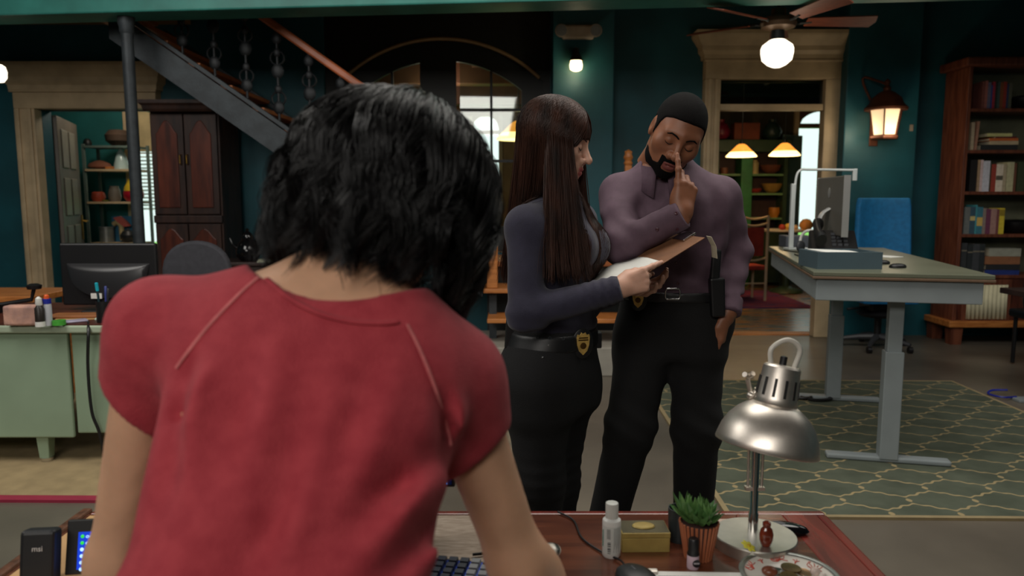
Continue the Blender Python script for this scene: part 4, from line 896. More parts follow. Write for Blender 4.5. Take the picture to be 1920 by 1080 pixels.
# monitor, seen from behind
pm = PY(203, 560, 4.25)
mn = T('black_monitor', 'black computer monitor turned away on the green steel desk', 'monitor', (PY(203, 500, 4.2).x, 4.2, ztop))
mw = (PY(293, 500, 4.2).x - PY(112, 500, 4.2).x) / 2; mz0, mz1 = PY(200, 590, 4.2).z - ztop, PY(200, 456, 4.2).z - ztop
mz0 = max(.03, mz0)
MB().bb((-mw, 0, mz0), (mw, .03, mz1)).obj('housing', m_blkpl, mn, bevel=.01)
MB().bb((-mw * .96, .0301, mz0 + .02), (mw * .96, .034, mz1 - .02)).obj('screen', m_gblk, mn)
bul = MB(); pr = []
zc_ = mz0 + (mz1 - mz0) * .62
nb_ = 24
for i in range(nb_ + 1):
    s = i / nb_ * 2 - 1; e = math.sqrt(max(0, 1 - s * s)); x = s * mw * .86
    bul.v += [(x, .001, zc_ + .02), (x, -.03 * e, zc_ + .02 - .022 * e), (x, -.045 * e, zc_ + .02 - .05 * e), (x, -.042 * e, zc_ + .015 - (zc_ - mz0) * .85 * e), (x, .001, zc_ + .01 - (zc_ - mz0) * .9 * e)]
for i in range(nb_):
    for j in range(4): a = i * 5 + j; bul.f.append((a, a + 1, a + 6, a + 5)); bul.mi.append(0)
bul.obj('back_bulge', M('monitor_back', (36, 36, 38), .32, var=0), mn, smooth=50)
MB().bb((-.03, -.03, .01), (.03, -.0, mz0 + .1)).obj('stand', m_blkpl, mn); MB().bb((-.12, -.09, 0), (.12, .09, .012)).obj('stand_base', m_blkpl, mn, bevel=.005)
MB().bb((-.08, -.052, mz0 + .045), (-.02, -.046, mz0 + .075)).obj('sticker', m_white, mn)
# grey office chair behind
pk = PY(365, 470, 4.95)
gc = T('grey_office_chair', 'dark grey rounded office chair back behind the green desk', 'chair', (pk.x, 4.95, .012))
zt2 = PY(365, 455, 4.95).z; wk = (PY(432, 480, 4.95).x - PY(300, 480, 4.95).x) / 2
pts = [(-wk * math.cos(t), zt2 - .3 + .3 * math.sin(t) ** .6) for t in [k * pi / 16 for k in range(17)]] + [(wk * .9, zt2 - .55), (-wk * .9, zt2 - .55)]
m_cg = M('charcoal_fabric', (58, 58, 64), .8, var=.1, vscale=30)
MB().prism(pts, .06).obj('backrest', m_cg, gc, bevel=.02)
MB().bb((-.25, .0, .42), (.25, .46, .5)).obj('seat', m_cg, gc, bevel=.03); MB().bb((-.03, .02, .45), (.03, .06, .7)).obj('back_bar', m_blkpl, gc)
MB().cyl((0, .24, .24), .03, .36, 12).obj('gas_column', m_blkpl, gc)
for k in range(5):
    a = .3 + 2 * pi * k / 5; q = MB().tube([(0, .24, .1), (.3 * math.cos(a), .24 + .3 * math.sin(a), .07)], [.03, .018], 8).obj('base_arm', m_blkpl, gc)
    MB().cyl((.3 * math.cos(a), .24 + .3 * math.sin(a), .028), .028, .03, 12, 'x').obj('caster', m_blkpl, q)
# desk clutter
def put(name, label, cat, u, v, fn, mat, rot=0, sm=40, bev=0):
    p = og(u, v); o = fn(MB()).obj(name, mat, loc=(p.x, p.y, ztop), rot=rot, smooth=sm, bevel=bev); return tag(o, label, cat)
put('stone_block', 'pinkish weathered stone block on the green desk corner', 'stone block', 39, 611, lambda m: m.bb((-.085, 0, 0), (.08, .07, .1)), M('pink_stone', (206, 158, 138), .8, var=.3, vscale=14, rgb2=(150, 118, 112), bump=.4, bscale=30), .05, None, .01)
b1 = T('glue_bottle', 'dark bottle with white cap beside the pink stone block', 'bottle', og(76, 612)); b1.location.z = ztop
MB().lathe([(.02, 0), (.022, .01), (.022, .09), (.012, .105)], 16).obj('body', M('dark_umber', (40, 34, 30), .4), b1, smooth=40); MB().lathe([(.013, .105), (.016, .11), (.014, .14), (.004, .15)], 14).obj('cap', m_white, b1, smooth=40); MB().lathe([(.0225, .0), (.0225, .025)], 16, cap=False).obj('label_band', m_white, b1)
b2 = T('spray_bottle', 'grey white spray bottle with orange and blue top on green desk', 'bottle', og(91, 610)); b2.location.z = ztop
MB().lathe([(.019, 0), (.02, .01), (.02, .1), (.018, .11)], 16).obj('body', M('pearl', (186, 188, 194), .4), b2, smooth=40); MB().lathe([(.0195, .11), (.0195, .135)], 14).obj('blue_collar', M('blue_pvc', (30, 42, 150), .4), b2); MB().lathe([(.012, .135), (.012, .15), (.006, .156)], 12).obj('orange_tip', M('orange_pvc', (226, 96, 40), .4), b2)
put('tape_roll', 'flat green roll of tape at the front of the desk', 'tape', 111, 609, lambda m: m.lathe([(.012, 0), (.031, 0), (.031, .024), (.012, .024), (.012, 0)], 24, cap=False), M('green_tape', (70, 160, 56), .45))
put('smartphone', 'lilac white smartphone lying on the green desk', 'phone', 137, 604, lambda m: m.box((0, 0, .006), (.07, .13, .009)), M('lilac_white', (196, 190, 214), .2), -.9, None, .003)
put('brown_folder', 'brown leather folder lying before the black monitor', 'folder', 140, 597, lambda m: m.box((0, .03, .012), (.26, .12, .014)), M('tan_leather', (146, 92, 52), .55), .1, None, .004)
put('manila_envelope', 'tan envelope sticking out under the brown folder', 'envelope', 146, 599, lambda m: m.box((.02, .03, .0), (.26, .11, .003)), M('manila', (198, 160, 108), .7), .3, None)
bpy.data.objects['manila_envelope'].location.z = ztop + .002
pcu = T('pen_cup', 'black mesh pen cup holding pens in front of the monitor', 'pen cup', og(197, 604)); pcu.location.z = ztop
MB().lathe([(.036, 0), (.038, .01), (.038, .11), (.035, .11), (.033, .01)], 20).obj('cup', m_blkpl, pcu, smooth=40)
for i, (x, y, c, n, h) in enumerate(((-.018, 0, (30, 170, 190), 'turquoise marker with a wide cap in the pen cup', .19), (.005, .01, (60, 70, 140), 'blue pen standing in the pen cup', .17), (.018, -.006, (40, 40, 44), 'black pen standing in the pen cup', .16))):
    p = og(197, 604); q = T('pen', n, 'pen', (p.x + x, p.y + y, ztop + .012), (0, x * 4, 0), 'pens in the black pen cup')
    MB().lathe([(.004, 0), (.006, .01), (.006, h - .04)], 10).obj('barrel', M('pen_%d' % i, c if i else (36, 60, 66), .4), q, smooth=40); MB().lathe([(.008 if i == 0 else .0065, h - .04), (.0085 if i == 0 else .0065, h), (.004, h + .004)], 10).obj('cap', M('pencap_%d' % i, c, .4), q, smooth=40)
put('tape_dispenser', 'blue and white tape dispenser partly hidden by the red sleeve', 'tape dispenser', 228, 600, lambda m: m.lathe([(.03, 0), (.05, .01), (.05, .035), (.03, .045), (.01, .045)], 20), M('pale_blue_white', (176, 206, 226), .4))
put('usb_stick', 'small white and green usb stick before the pen cup', 'usb stick', 188, 600, lambda m: m.box((0, 0, .006), (.05, .018, .012)), M('white_green', (206, 226, 206), .4), .2, None, .003)
q = MB().tube(bez([PY(165, 600, 3.9) , PY(166, 618, YG - .012), PY(165, 690, YG + .0), PY(172, 770, YG + .01), PY(186, 810, YG + .02), PY(196, 858, YG + .03)], 40), .008, 7).obj('hanging_cable', m_blkpl, smooth=50); tag(q, 'black cable hanging down the front of the green desk', 'cable')
q = T('desk_clamp_lamp', 'black folded lamp arm lying at the left of green desk', 'lamp', og(48, 588)); q.location.z = ztop
MB().tube([(-.2, .02, .04), (.0, .06, .07), (.02, .06, .14)], .012, 8).obj('arm', m_blkpl, q, smooth=40); MB().lathe([(.035, 0), (.04, .02), (.02, .03)], 16, Matrix.Translation((.02, .06, .13))).obj('head', m_blkpl, q, smooth=40); MB().bb((-.22, -.0, 0), (-.15, .06, .05)).obj('base', m_blkpl, q)
# second wooden table further left
q = T('side_table', 'low honey wood side table behind the green desk', 'table', (PY(-60, 560, 4.75).x, 4.75, 0)); ztb = PY(10, 556, 4.75).z
MB().bb((-.5, 0, ztb - .04), (.42, .5, ztb)).obj('top', m_orange, q, bevel=.005)
for x in (-.45, .37):
    for y in (.05, .45): MB().bb((x - .025, y - .025, .0125), (x + .025, y + .025, ztb - .04)).obj('leg', m_orange, q)
# ------------------------------------------------------------------ foreground desk
ZF = .76
rl, rr_ = PZ(168, 955, ZF), PZ(1535, 974, ZF)
dY = (rl.y + rr_.y) / 2
fd = T('writing_desk', 'glossy red brown wooden writing desk in the foreground', 'desk', (0, 0, 0))
m_fd = M('glossy_mahogany', (108, 60, 40), .24, var=.3, vscale=5, stretch=(.6, 6, 1), rgb2=(78, 40, 27), detail=7, coat=.3)
m_fdb = M('mahogany_border', (124, 50, 40), .25, var=.3, vscale=6, stretch=(6, .8, 1), rgb2=(96, 36, 30), detail=6, coat=.3)
xl_, xr_ = rl.x + .01, rr_.x + .005
yn = .82
MB().bb((xl_, yn, ZF - .03), (xr_ - .07, dY, ZF)).obj('top', m_fd, fd)
MB().bb((xr_ - .0695, yn, ZF - .03), (xr_, dY, ZF)).obj('top_border', m_fdb, fd, bevel=.003)
MB().bb((xl_ - .02, yn, ZF - .05), (xl_, dY + .02, ZF + .006)).obj('edge_moulding', M('carved_edge', (96, 62, 44), .4, var=.4, vscale=60), fd, bevel=.005)
MB().bb((xl_, dY, ZF - .05), (xr_ + .02, dY + .02, ZF)).obj('rear_moulding', m_fdb, fd, bevel=.005)
MB().bb((xr_, yn, ZF - .05), (xr_ + .02, dY, ZF)).obj('side_moulding', m_fdb, fd, bevel=.005)
MB().bb((xl_ + .06, yn + .06, ZF - .17), (xr_ - .06, dY - .04, ZF - .03)).obj('apron', m_fd, fd)
for x in (xl_ + .08, xr_ - .08):
    for y in (yn + .08, dY - .06): MB().box((x, y, (ZF - .17) / 2), (.05, .05, ZF - .17), None, (1.3, 1.3)).obj('leg', m_fd, fd, bevel=.005)
def of(u, v, z=ZF): return PZ(u, v, z)
# linen desk mat
a, b = of(786, 958), of(1012, 958)
m_lin = M('woven_linen', (176, 160, 144), .9, var=.25, vscale=40, stretch=(1, 9, 1), rgb2=(140, 124, 108), bump=.35, bscale=300)
q = MB().bb((-.45, yn + .06, ZF), (.035, dY - .012, ZF + .003)).obj('desk_mat', m_lin); tag(q, 'grey beige woven desk mat under the keyboard', 'desk mat')
q = MB().bb((xl_ + .01, yn + .05, ZF), (-.5, dY - .01, ZF + .002)).obj('tan_blotter', M('tan_blotter', (196, 156, 108), .6, var=.15, vscale=8)); tag(q, 'tan leather blotter at the left end of writing desk', 'blotter')
# keyboard
kb0 = of(905, 1066, ZF + .02)
kb = T('keyboard', 'black keyboard with blue backlit keys below the red shirt', 'keyboard', (-.02, 1.165, ZF + .003), -.16)
m_key = M('key_cap', (30, 34, 44), .45, var=0); m_keyb = M('blue_backlight', (20, 40, 120), .5, var=0, emit=.35, ecol=(40, 90, 220))
MB().bb((-.42, -.13, 0), (0, .02, .014)).obj('case', m_blkpl, kb, bevel=.003)
MB().bb((-.415, -.125, .0141), (-.005, .012, .015)).obj('backlight_plate', m_keyb, kb)
k0 = None; m_keyg = M('grey_key', (120, 122, 124), .45, var=0)
for r in range(6):
    for c in range(21):
        if k0 is None: k0 = MB().box((0, 0, .005), (.0165, .0165, .009), None, (.82, .82)).obj('key', m_key, kb, loc=(-.405 + c * .0192, .0 - r * .0192, .0151)); kg = None
        else:
            if c > 18:
                if kg is None: kg = MB().box((0, 0, .005), (.0165, .0165, .009), None, (.82, .82)).obj('key', m_keyg, kb, loc=(-.405 + c * .0192, -r * .0192, .0151)); continue
                k = kg.copy()
            else: k = k0.copy()
            col.objects.link(k); k.location = (-.405 + c * .0192, -r * .0192, .0151)
pc = of(890, 1064)
q = MB().tube(bez([(pc.x - .005, pc.y + .03, ZF + .008), (pc.x + .05, pc.y + .045, ZF + .007), (pc.x + .09, pc.y + .06, ZF + .006), (pc.x + .14, pc.y + .04, ZF + .006)], 16), .0025, 6).obj('keyboard_cable', m_blkpl, smooth=50); tag(q, 'thin black cable behind the keyboard', 'cable')
# hidden monitor whose lower right corner shows a blue figure
ps = PY(853, 914, dY - .1)
mo2 = T('desk_monitor', 'black monitor with a blue lit figure beside the red sleeve', 'monitor', (ps.x - .19, dY - .1, ZF))
zb_ = ps.z - ZF
MB().bb((-.19, 0, zb_), (.19, .025, zb_ + .21)).obj('housing', m_blkpl, mo2, bevel=.003)
MB().bb((-.184, -.002, zb_ + .006), (.184, -.0001, zb_ + .204)).obj('screen', M('screen_dark', (6, 10, 28), .2, var=0, emit=.25, ecol=(10, 24, 70)), mo2)
MB().bb((-.02, .005, .01), (.02, .02, zb_)).obj('stand', m_blkpl, mo2); MB().bb((-.09, -.05, 0.003), (.09, .06, .012)).obj('stand_base', m_blkpl, mo2, bevel=.003)
m_cy = M('cyan_text', (90, 190, 255), .5, var=0, emit=1.2, ecol=(60, 150, 255))
textobj('screen_text', '3', .036, m_cy, mo2, (.167, -.0025, zb_ + .024), (pi / 2, 0, 0)); textobj('screen_text', '====', .008, m_cy, mo2, (.168, -.0025, zb_ + .008), (pi / 2, 0, 0))
# tablet with lit list and black battery pack at left
pt1 = of(140, 1066)
tb_ = T('tablet', 'black tablet showing a lit blue list at the lower left', 'tablet', (PZ(150, 1080, ZF).x - .01, PZ(150, 1080, ZF).y - .0, ZF + .002), (0, 0, .12))
def tilt(o, a): o.rotation_euler = (a, o.rotation_euler[1], o.rotation_euler[2])
tl = -.28
hT = .088
pl_ = MB().bb((-.015, 0, 0), (.16, .01, hT)).obj('body', m_blkpl, tb_, rot=(tl, 0, 0), bevel=.002)
MB().bb((.004, -.0012, .008), (.152, -.0001, hT - .02)).obj('screen', M('blue_screen', (12, 40, 140), .3, var=0, emit=1.0, ecol=(16, 60, 200)), pl_)
m_sw = M('screen_white', (200, 225, 255), .4, var=0, emit=1.3, ecol=(150, 205, 255)); m_sg = M('screen_green', (40, 200, 60), .4, var=0, emit=1.0, ecol=(40, 190, 60))
for i in range(6):
    z = hT - .027 - i * .0105
    MB().ball((.011, -.0018, z), (.003, .0006, .003), 10, 6).obj('list_icon', m_sg if i < 2 else m_sw, pl_)
    textobj('list_text', ('ooo', 'oao', 'one', 'occ', 'oce', 'oco', 'ooc')[i], .009, m_sw, pl_, (.016, -.0016, z), (pi / 2, 0, 0), align='LEFT')
pp_ = PZ(66, 1102, ZF)
pw = T('power_bank', 'upright matte black device with slanted silver logo at lower left', 'device', (pp_.x, pp_.y, ZF + .002), .1)
MB().bb((-.027, 0, 0), (.027, .03, .088)).obj('body', M('matte_black', (24, 26, 30), .5), pw, rot=(-.2, 0, 0), bevel=.007, seg=3)
textobj('logo', 'msi', .0125, M('silver_print', (206, 206, 206), .4), pw, (.002, .0105, .058), (pi / 2 - .2, 0, 0))
# white bottle
pb_ = of(1146, 1041)
wbt = T('pill_bottle', 'white plastic bottle with printed label on the writing desk', 'bottle', pb_)
MB().lathe([(.0145, 0), (.0163, .003), (.0163, .062), (.0155, .066), (.011, .07)], 28).obj('body', M('bottle_white', (226, 228, 224), .35, var=0), wbt, smooth=35)
MB().lathe([(.0112, .0695), (.0112, .094), (.0105, .096), (.009, .0965)], 24).obj('cap', M('translucent_white', (204, 206, 200), .3, var=0), wbt, smooth=35)
lb = MB(); n = 22
for i in range(n + 1):
    t = -pi / 2 - 1.25 + i * 2.5 / n
    for z in (.008, .058): lb.v.append((.01645 * math.cos(t), .01645 * math.sin(t), z))
for i in range(n): lb.f.append((2 * i, 2 * i + 2, 2 * i + 3, 2 * i + 1)); lb.mi.append(0)
lb.obj('label', M('label_white', (210, 216, 212), .5, var=.02), wbt, smooth=60)
m_ink = M('grey_ink', (70, 76, 78), .6, var=0); m_teal3 = M('teal_ink', (20, 140, 120), .5, var=0)
def curvebar(t0, t1, z0, z1, mat, name='print'):
    m = MB(); k = max(2, int((t1 - t0) * 10))
    for i in range(k + 1):
        t = t0 + (t1 - t0) * i / k
        for z in (z0, z1): m.v.append((.01655 * math.cos(t), .01655 * math.sin(t), z))
    for i in range(k): m.f.append((2 * i, 2 * i + 2, 2 * i + 3, 2 * i + 1)); m.mi.append(0)
    return m.obj(name, mat, wbt)
c0_ = -pi / 2
for i in range(7): curvebar(c0_ - .55, c0_ - .2, .010 + i * .0032, .0112 + i * .0032 + (i % 3) * .0006, m_ink, 'barcode')
for i in range(5): curvebar(c0_ - .62 + i * .08, c0_ - .585 + i * .08, .036, .054, m_ink)
for i in range(9): curvebar(c0_ + .12 + i * .09, c0_ + .145 + i * .09, .012 + (i % 3) * .006, .056, m_ink)
curvebar(c0_ - 1.3, c0_ - 1.12, .02, .05, m_teal3)
# brass box
pbx = of(1211, 1036); 
m_bb = M('aged_brass', (184, 162, 92), .45, .25, var=.3, vscale=18, rgb2=(150, 128, 70))
m_bb2 = M('dark_brass', (84, 78, 56), .5, .5, var=.3, vscale=18)
bxx = T('brass_box', 'aged brass box with oval medallion on its dark lid', 'box', (pbx.x, pbx.y, ZF), .02)
wB = (of(1256, 1036).x - of(1166, 1036).x) / 2; dB = of(1211, 978, ZF + .036).y - pbx.y + .005
MB().bb((-wB, 0, 0), (wB, dB, .026)).obj('body', m_bb, bxx, bevel=.001)
ld_ = MB().bb((-wB - .0006, -.0006, .0265), (wB + .0006, dB + .0006, .036)).obj('lid', m_bb, bxx, bevel=.0012)
MB().bb((-wB + .0008, .0008, .0361), (wB - .0008, dB - .001, .0366)).obj('lid_plate', m_bb2, ld_)
MB().lathe([(.0155, 0), (.0165, .001), (.015, .0028), (.001, .0036)], 28, Matrix.Translation((.0, dB * .5, .0366)), True, 1.25, .85).obj('medallion', m_bb, ld_, smooth=40)
# dark cup behind the plant
pcp = of(1274, 1022)
q = MB().lathe([(.018, 0), (.02, .005), (.0215, .062), (.0195, .062), (.018, .006)], 22).obj('dark_cup', M('slate_cup', (44, 50, 52), .4, var=.05), loc=(pcp.x + .004, pcp.y + .02, ZF), smooth=40); tag(q, 'dark slate cup standing behind the succulent pot', 'cup')
# succulent in ribbed pot
pp3 = of(1312, 1050)
su_ = T('potted_succulent', 'green succulent in a ribbed terracotta and cane pot', 'potted plant', (pp3.x, pp3.y + .012, ZF)); su_.scale = (.93, .93, .97)
m_cane = M('cane_rib', (172, 104, 68), .55, var=.3, vscale=20, stretch=(1, 1, .3), rgb2=(140, 70, 48)); m_cane2 = M('cane_dark', (50, 24, 20), .7)
MB().lathe([(.0235, 0), (.0345, .066), (.034, .068), (.031, .064)], 28).obj('pot', m_cane2, su_, smooth=40)
rib = None
for k in range(26):
    a = 2 * pi * k / 26
    if rib is None: rib = MB().tube([(.0238, 0, .0005), (.0352, 0, .0668)], .0027, 6).obj('rib', m_cane, su_, rot=(0, 0, a), smooth=60)
    else: r2 = rib.copy(); col.objects.link(r2); r2.rotation_euler = (0, 0, a)
MB().lathe([(.03, .058), (.001, .062)], 18).obj('soil', M('soil', (40, 44, 30), .9), su_)
m_leaf = M('succulent_leaf', (112, 150, 84), .38, var=.25, vscale=40, rgb2=(66, 106, 56), sss=.0)
lf = MB()
def leafmesh(L, w, curve):
    m = MB(); n = 7
    for i in range(n + 1):
        t = i / n; r = w * (math.sin(pi * min(1, .12 + t * .62)) ** .9) * (1 - t ** 3) + .0003
        z = curve * t * t * L; x = L * t
        m.v += [(x, -r, z + r * .35), (x, 0, z - r * .45), (x, r, z + r * .35), (x, 0, z + r * .08)]
    for i in range(n):
        for k in range(4): m.f.append((i * 4 + k, i * 4 + (k + 1) % 4, i * 4 + 4 + (k + 1) % 4, i * 4 + 4 + k)); m.mi.append(0)
    m.f += [(3, 2, 1, 0), tuple(n * 4 + k for k in range(4))]; m.mi += [0, 0]; return m
base = [leafmesh(.048, .0092, .35), leafmesh(.042, .0084, .5), leafmesh(.033, .0072, .3)]
bo = [None, None, None]
for (cx_, cy_, cz_, ct, s0) in ((0, 0, .060, 34, 1.08), (-.018, .006, .068, 22, 1.0), (.012, -.012, .066, 20, .8), (.013, .012, .068, 18, .75)):
    for k in range(ct):
        t = k / ct; i = 0 if t < .45 else (1 if t < .8 else 2)
        el = math.radians(8 + 72 * t + R_.uniform(-7, 7)); az = k * 2.39996 + R_.uniform(-.15, .15)
        if bo[i] is None: o = base[i].obj('leaf', m_leaf, su_, smooth=50); bo[i] = o
        else: o = bo[i].copy(); col.objects.link(o)
        o.location = (cx_, cy_, cz_ + .006 * t); o.rotation_euler = Euler((R_.uniform(-.2, .2), -el, az)); s = s0 * R_.uniform(.85, 1.08); o.scale = (s, s, s)
# small oil bottle
po_ = of(1299, 1064)
ob = T('oil_bottle', 'small bottle with black cap and lilac label before the succulent', 'bottle', po_)
MB().lathe([(.0098, 0), (.0102, .002), (.0102, .023), (.009, .0265)], 22).obj('body', M('lilac_label', (190, 166, 178), .45, var=.05), ob, smooth=40)
MB().lathe([(.0104, .0235), (.0106, .026), (.0092, .029), (.0088, .031), (.0088, .05), (.0075, .052)], 22).obj('cap', m_blkpl, ob, smooth=35)
MB().cyl((.0035, -.0092, .0115), .0066, .0022, 20, 'y').obj('round_badge', M('badge_black', (30, 28, 34), .4, var=0), ob)
textobj('label_text', 'ease', .0055, M('label_print', (220, 214, 220), .5, var=0), ob, (.0035, -.0105, .0125), (pi / 2, 0, 0), ext=.0002)
# desk lamp
plb = of(1415, 1022)
dl_ = T('desk_lamp', 'brushed steel desk lamp with slotted bell shade and round base', 'desk lamp', (plb.x, plb.y, ZF))
rb = (of(1491, 1022).x - of(1340, 1022).x) / 2
m_sat = M('satin_steel', (196, 192, 182), .36, .9, var=.08, vscale=30)
MB().lathe([(rb, 0), (rb, .019), (rb - .0015, .021), (.001, .0215)], 56).obj('base', m_sat, dl_, smooth=35)
cxl = PY(1409, 990, plb.y + .03).x - plb.x; cyl_ = .022
ztopc = PY(1412, 850, plb.y + .02).z - ZF + .12
MB().lathe([(.0088, .0215), (.0088, .05), (.0075, .052), (.0075, ztopc)], 18, Matrix.Translation((cxl, cyl_, 0))).obj('column', M('polished_steel', (225, 225, 225), .16, 1, var=0), dl_, smooth=35)
for s in (-1, 1): MB().tube([(cxl + s * .0125, cyl_, .1), (cxl + s * .0135, cyl_, ztopc - .02)], .0026, 8).obj('arm_rod', m_steel, dl_, smooth=50)
MB().box((cxl, cyl_, .098), (.034, .012, .006)).obj('arm_bracket', m_steel, dl_)
tb3 = .21
# shade: local axis tilted; built along +z with rim at z=0
sh_c = PY(1437, 838, plb.y - .01); rs = 190 * .5 / 1400 * (plb.y - .01) * 1.02
S = Matrix.Translation((sh_c.x - plb.x, sh_c.y - plb.y, sh_c.z - ZF)) @ Euler((math.radians(-6), math.radians(11), 0)).to_matrix().to_4x4()
shd = MB().lathe([(rs * x, z * rs) for x, z in ((1.0, 0), (1.005, .02), (.985, .12), (.93, .32), (.83, .52), (.68, .70), (.52, .82), (.42, .88))], 56, S, cap=False).obj('shade', m_steel, dl_, smooth=50, solid=.0012)
nk = MB().lathe([(rs * x, z * rs) for x, z in ((.42, .87), (.43, .9), (.405, 1.0), (.36, 1.62), (.32, 1.66), (.001, 1.68))], 40, S).obj('socket_housing', m_steel, dl_, smooth=35)
m_slot = M('slot_dark', (20, 20, 20), .6, var=0)
for k in range(12):
    a = 2 * pi * k / 12
    Q = S @ Matrix.Rotation(a, 4, 'Z') @ Matrix.Translation((rs * .388, 0, rs * 1.22)) @ Matrix.Rotation(-.068, 4, 'Y')
    m = MB(); m.box((0, 0, 0), (.003, .0045, rs * .36)); m2 = MB().add(m.v, m.f, Q); m2.obj('slot', m_slot, nk)
MB().add(*(lambda t: (t.v, t.f))(MB().lathe([(rs * .07, 1.66 * rs), (rs * .07, 1.84 * rs), (rs * .03, 1.86 * rs)], 12)), S).obj('switch_knob', m_blkpl, nk, smooth=40)
hl = MB().tube([S @ Vector(p) for p in bez([(-.22 * rs, .05 * rs, 1.64 * rs), (-.26 * rs, .05 * rs, 1.95 * rs), (.02 * rs, .05 * rs, 2.18 * rs), (.3 * rs, .05 * rs, 2.05 * rs), (.26 * rs, .05 * rs, 1.64 * rs)], 28)], .0045, 10).obj('loop_handle', M('milky_plastic', (196, 192, 182), .3, var=0), dl_, smooth=50)
jb = MB(); jt = Vector((cxl, cyl_, ztopc))
pj = [PY(1402, 712, plb.y + .02), PY(1408, 738, plb.y + .02), PY(1412, 752, plb.y + .01), PY(1422, 735, plb.y + .0)]
loc_ = lambda p: p - Vector((plb.x, plb.y, ZF))
jb.tube([loc_(p) for p in pj], .0045, 8); jb.tube([loc_(PY(1396, 702, plb.y + .02)), loc_(PY(1404, 706, plb.y + .03)), loc_(PY(1412, 700, plb.y + .02))], .005, 8); jb.ball(loc_(PY(1408, 742, plb.y + .015)), .008, 12, 8)
jb.tube([loc_(PY(1410, 745, plb.y + .02)), jt], .005, 8)
jb.obj('tilt_joint', m_steel, dl_, smooth=50)
MB().ball((sh_c.x - plb.x, sh_c.y - plb.y, sh_c.z - ZF + rs * .5), (.022, .022, .03)).obj('bulb', m_white, dl_, smooth=50)
# snuff bottle on the lamp base
pz = of(1436, 1024, ZF + .0215)
sb_ = T('snuff_bottle', 'small glossy amber brown snuff bottle on the lamp base', 'bottle', pz)
m_ambr = M('amber_stone', (112, 44, 26), .12, var=.3, vscale=40, coat=.5)
MB().lathe([(.006, 0), (.0085, .002), (.0118, .012), (.0122, .022), (.0098, .031), (.0068, .034), (.0064, .0355)], 22, None, True, 1, .8).obj('body', m_ambr, sb_, smooth=40)
MB().lathe([(.0064, .036), (.0072, .038), (.007, .043), (.004, .0455), (.001, .046)], 16).obj('stopper', m_ambr, sb_, smooth=40)
# yellow flower
pyf = of(1403, 1033, ZF + .0215)
yf = T('yellow_flower', 'tiny yellow flower lying on the lamp base', 'flower', pyf + Vector((0, 0, .009)), (.35, .3, .3))
m_yel = M('yellow_petal', (232, 222, 70), .5, var=.05)
ptl = None
for k in range(7):
    a = 2 * pi * k / 7
    if ptl is None: ptl = MB().ball((.0065, 0, 0), (.0075, .0042, .0012), 10, 6).obj('petal', m_yel, yf, rot=(0, 0, a), smooth=60)
    else: c = ptl.copy(); col.objects.link(c); c.rotation_euler = (0, 0, a)
MB().ball((0, 0, .0012), (.0036, .0036, .002), 10, 6).obj('centre', M('yellow_centre', (206, 170, 40), .6), yf, smooth=60)
# remote behind the lamp
pr_ = of(1472, 998)
q = T('remote_control', 'glossy black handset lying behind the lamp base', 'remote control', pr_, -.25)
MB().lathe([(.03, 0), (.034, .006), (.03, .013), (.02, .017), (.001, .018)], 28, None, True, 1.25, .55).obj('body', m_gblk, q, smooth=40)
MB().ball((-.012, 0, .0155), (.016, .009, .004), 14, 8).obj('button_panel', m_dkgrey, q, smooth=60)
# paper pad behind lamp, brown strap
pz2 = of(1372, 982)
q = MB().box((0, 0, .002), (.11, .026, .004)).obj('note_pad', M('pinkish_paper', (196, 172, 156), .85, var=.1, vscale=40, stretch=(1, 8, 1)), loc=(pz2.x, pz2.y, ZF), rot=.0); tag(q, 'pinkish beige note pad at the rear desk edge behind lamp', 'note pad')
q = MB().tube([of(1382, 972) + Vector((0, .02, -.03)), of(1383, 972) + Vector((0, 0, .008)), of(1386, 990) + Vector((0, 0, .008))], .0025, 6, sq=.4).obj('leather_strap', M('strap_brown', (110, 56, 36), .6)); tag(q, 'narrow brown strap hanging over the rear desk edge', 'strap')
# dish with coral print, stones and coins
pd = of(1476, 1088)
dsh = T('coral_dish', 'white porcelain dish with coral print and silver rim', 'dish', (pd.x, pd.y - .008, ZF))
rD = .077
MB().lathe([(.045, 0), (.05, .003), (rD - .006, .0125), (rD - .006, .0135), (.05, .005), (.001, .0035)], 48).obj('bowl', M('porcelain', (222, 218, 208), .2, var=.02), dsh, smooth=45)
MB().lathe([(rD - .0062, .0122), (rD + .001, .0135), (rD + .002, .0158), (rD - .003, .0166), (rD - .0068, .0148)], 48, cap=False).obj('rim', M('pewter_rim', (150, 152, 148), .3, .7, var=.05), dsh, smooth=45)
m_cor = M('coral_print', (196, 84, 68), .5, var=.2)
for (az, n) in ((1.55, 7), (2.55, 6), (.55, 6), (2.05, 3), (1.05, 3)):
    bs = Vector((.056 * math.cos(az), .056 * math.sin(az), .0078)); cm = MB()
    for k in range(n):
        a2 = az + (k - (n - 1) / 2) * .42; L_ = .017 if n > 4 else .009
        pts_ = []
        for j in range(5):
            t = j / 4; rr2 = Vector((math.cos(a2 + .3 * math.sin(5 * t + k)), math.sin(a2 + .3 * math.sin(5 * t + k)), 0)) * L_ * t + bs
            rad = math.hypot(rr2.x, rr2.y); rr2.z = .0052 + max(0, (rad - .05)) / .021 * .0083 + .0006
            if rad < rD - .007: pts_.append(rr2)
        if len(pts_) > 1: cm.tube(pts_, .0007, 5)
    cm.obj('coral_motif', m_cor, dsh)
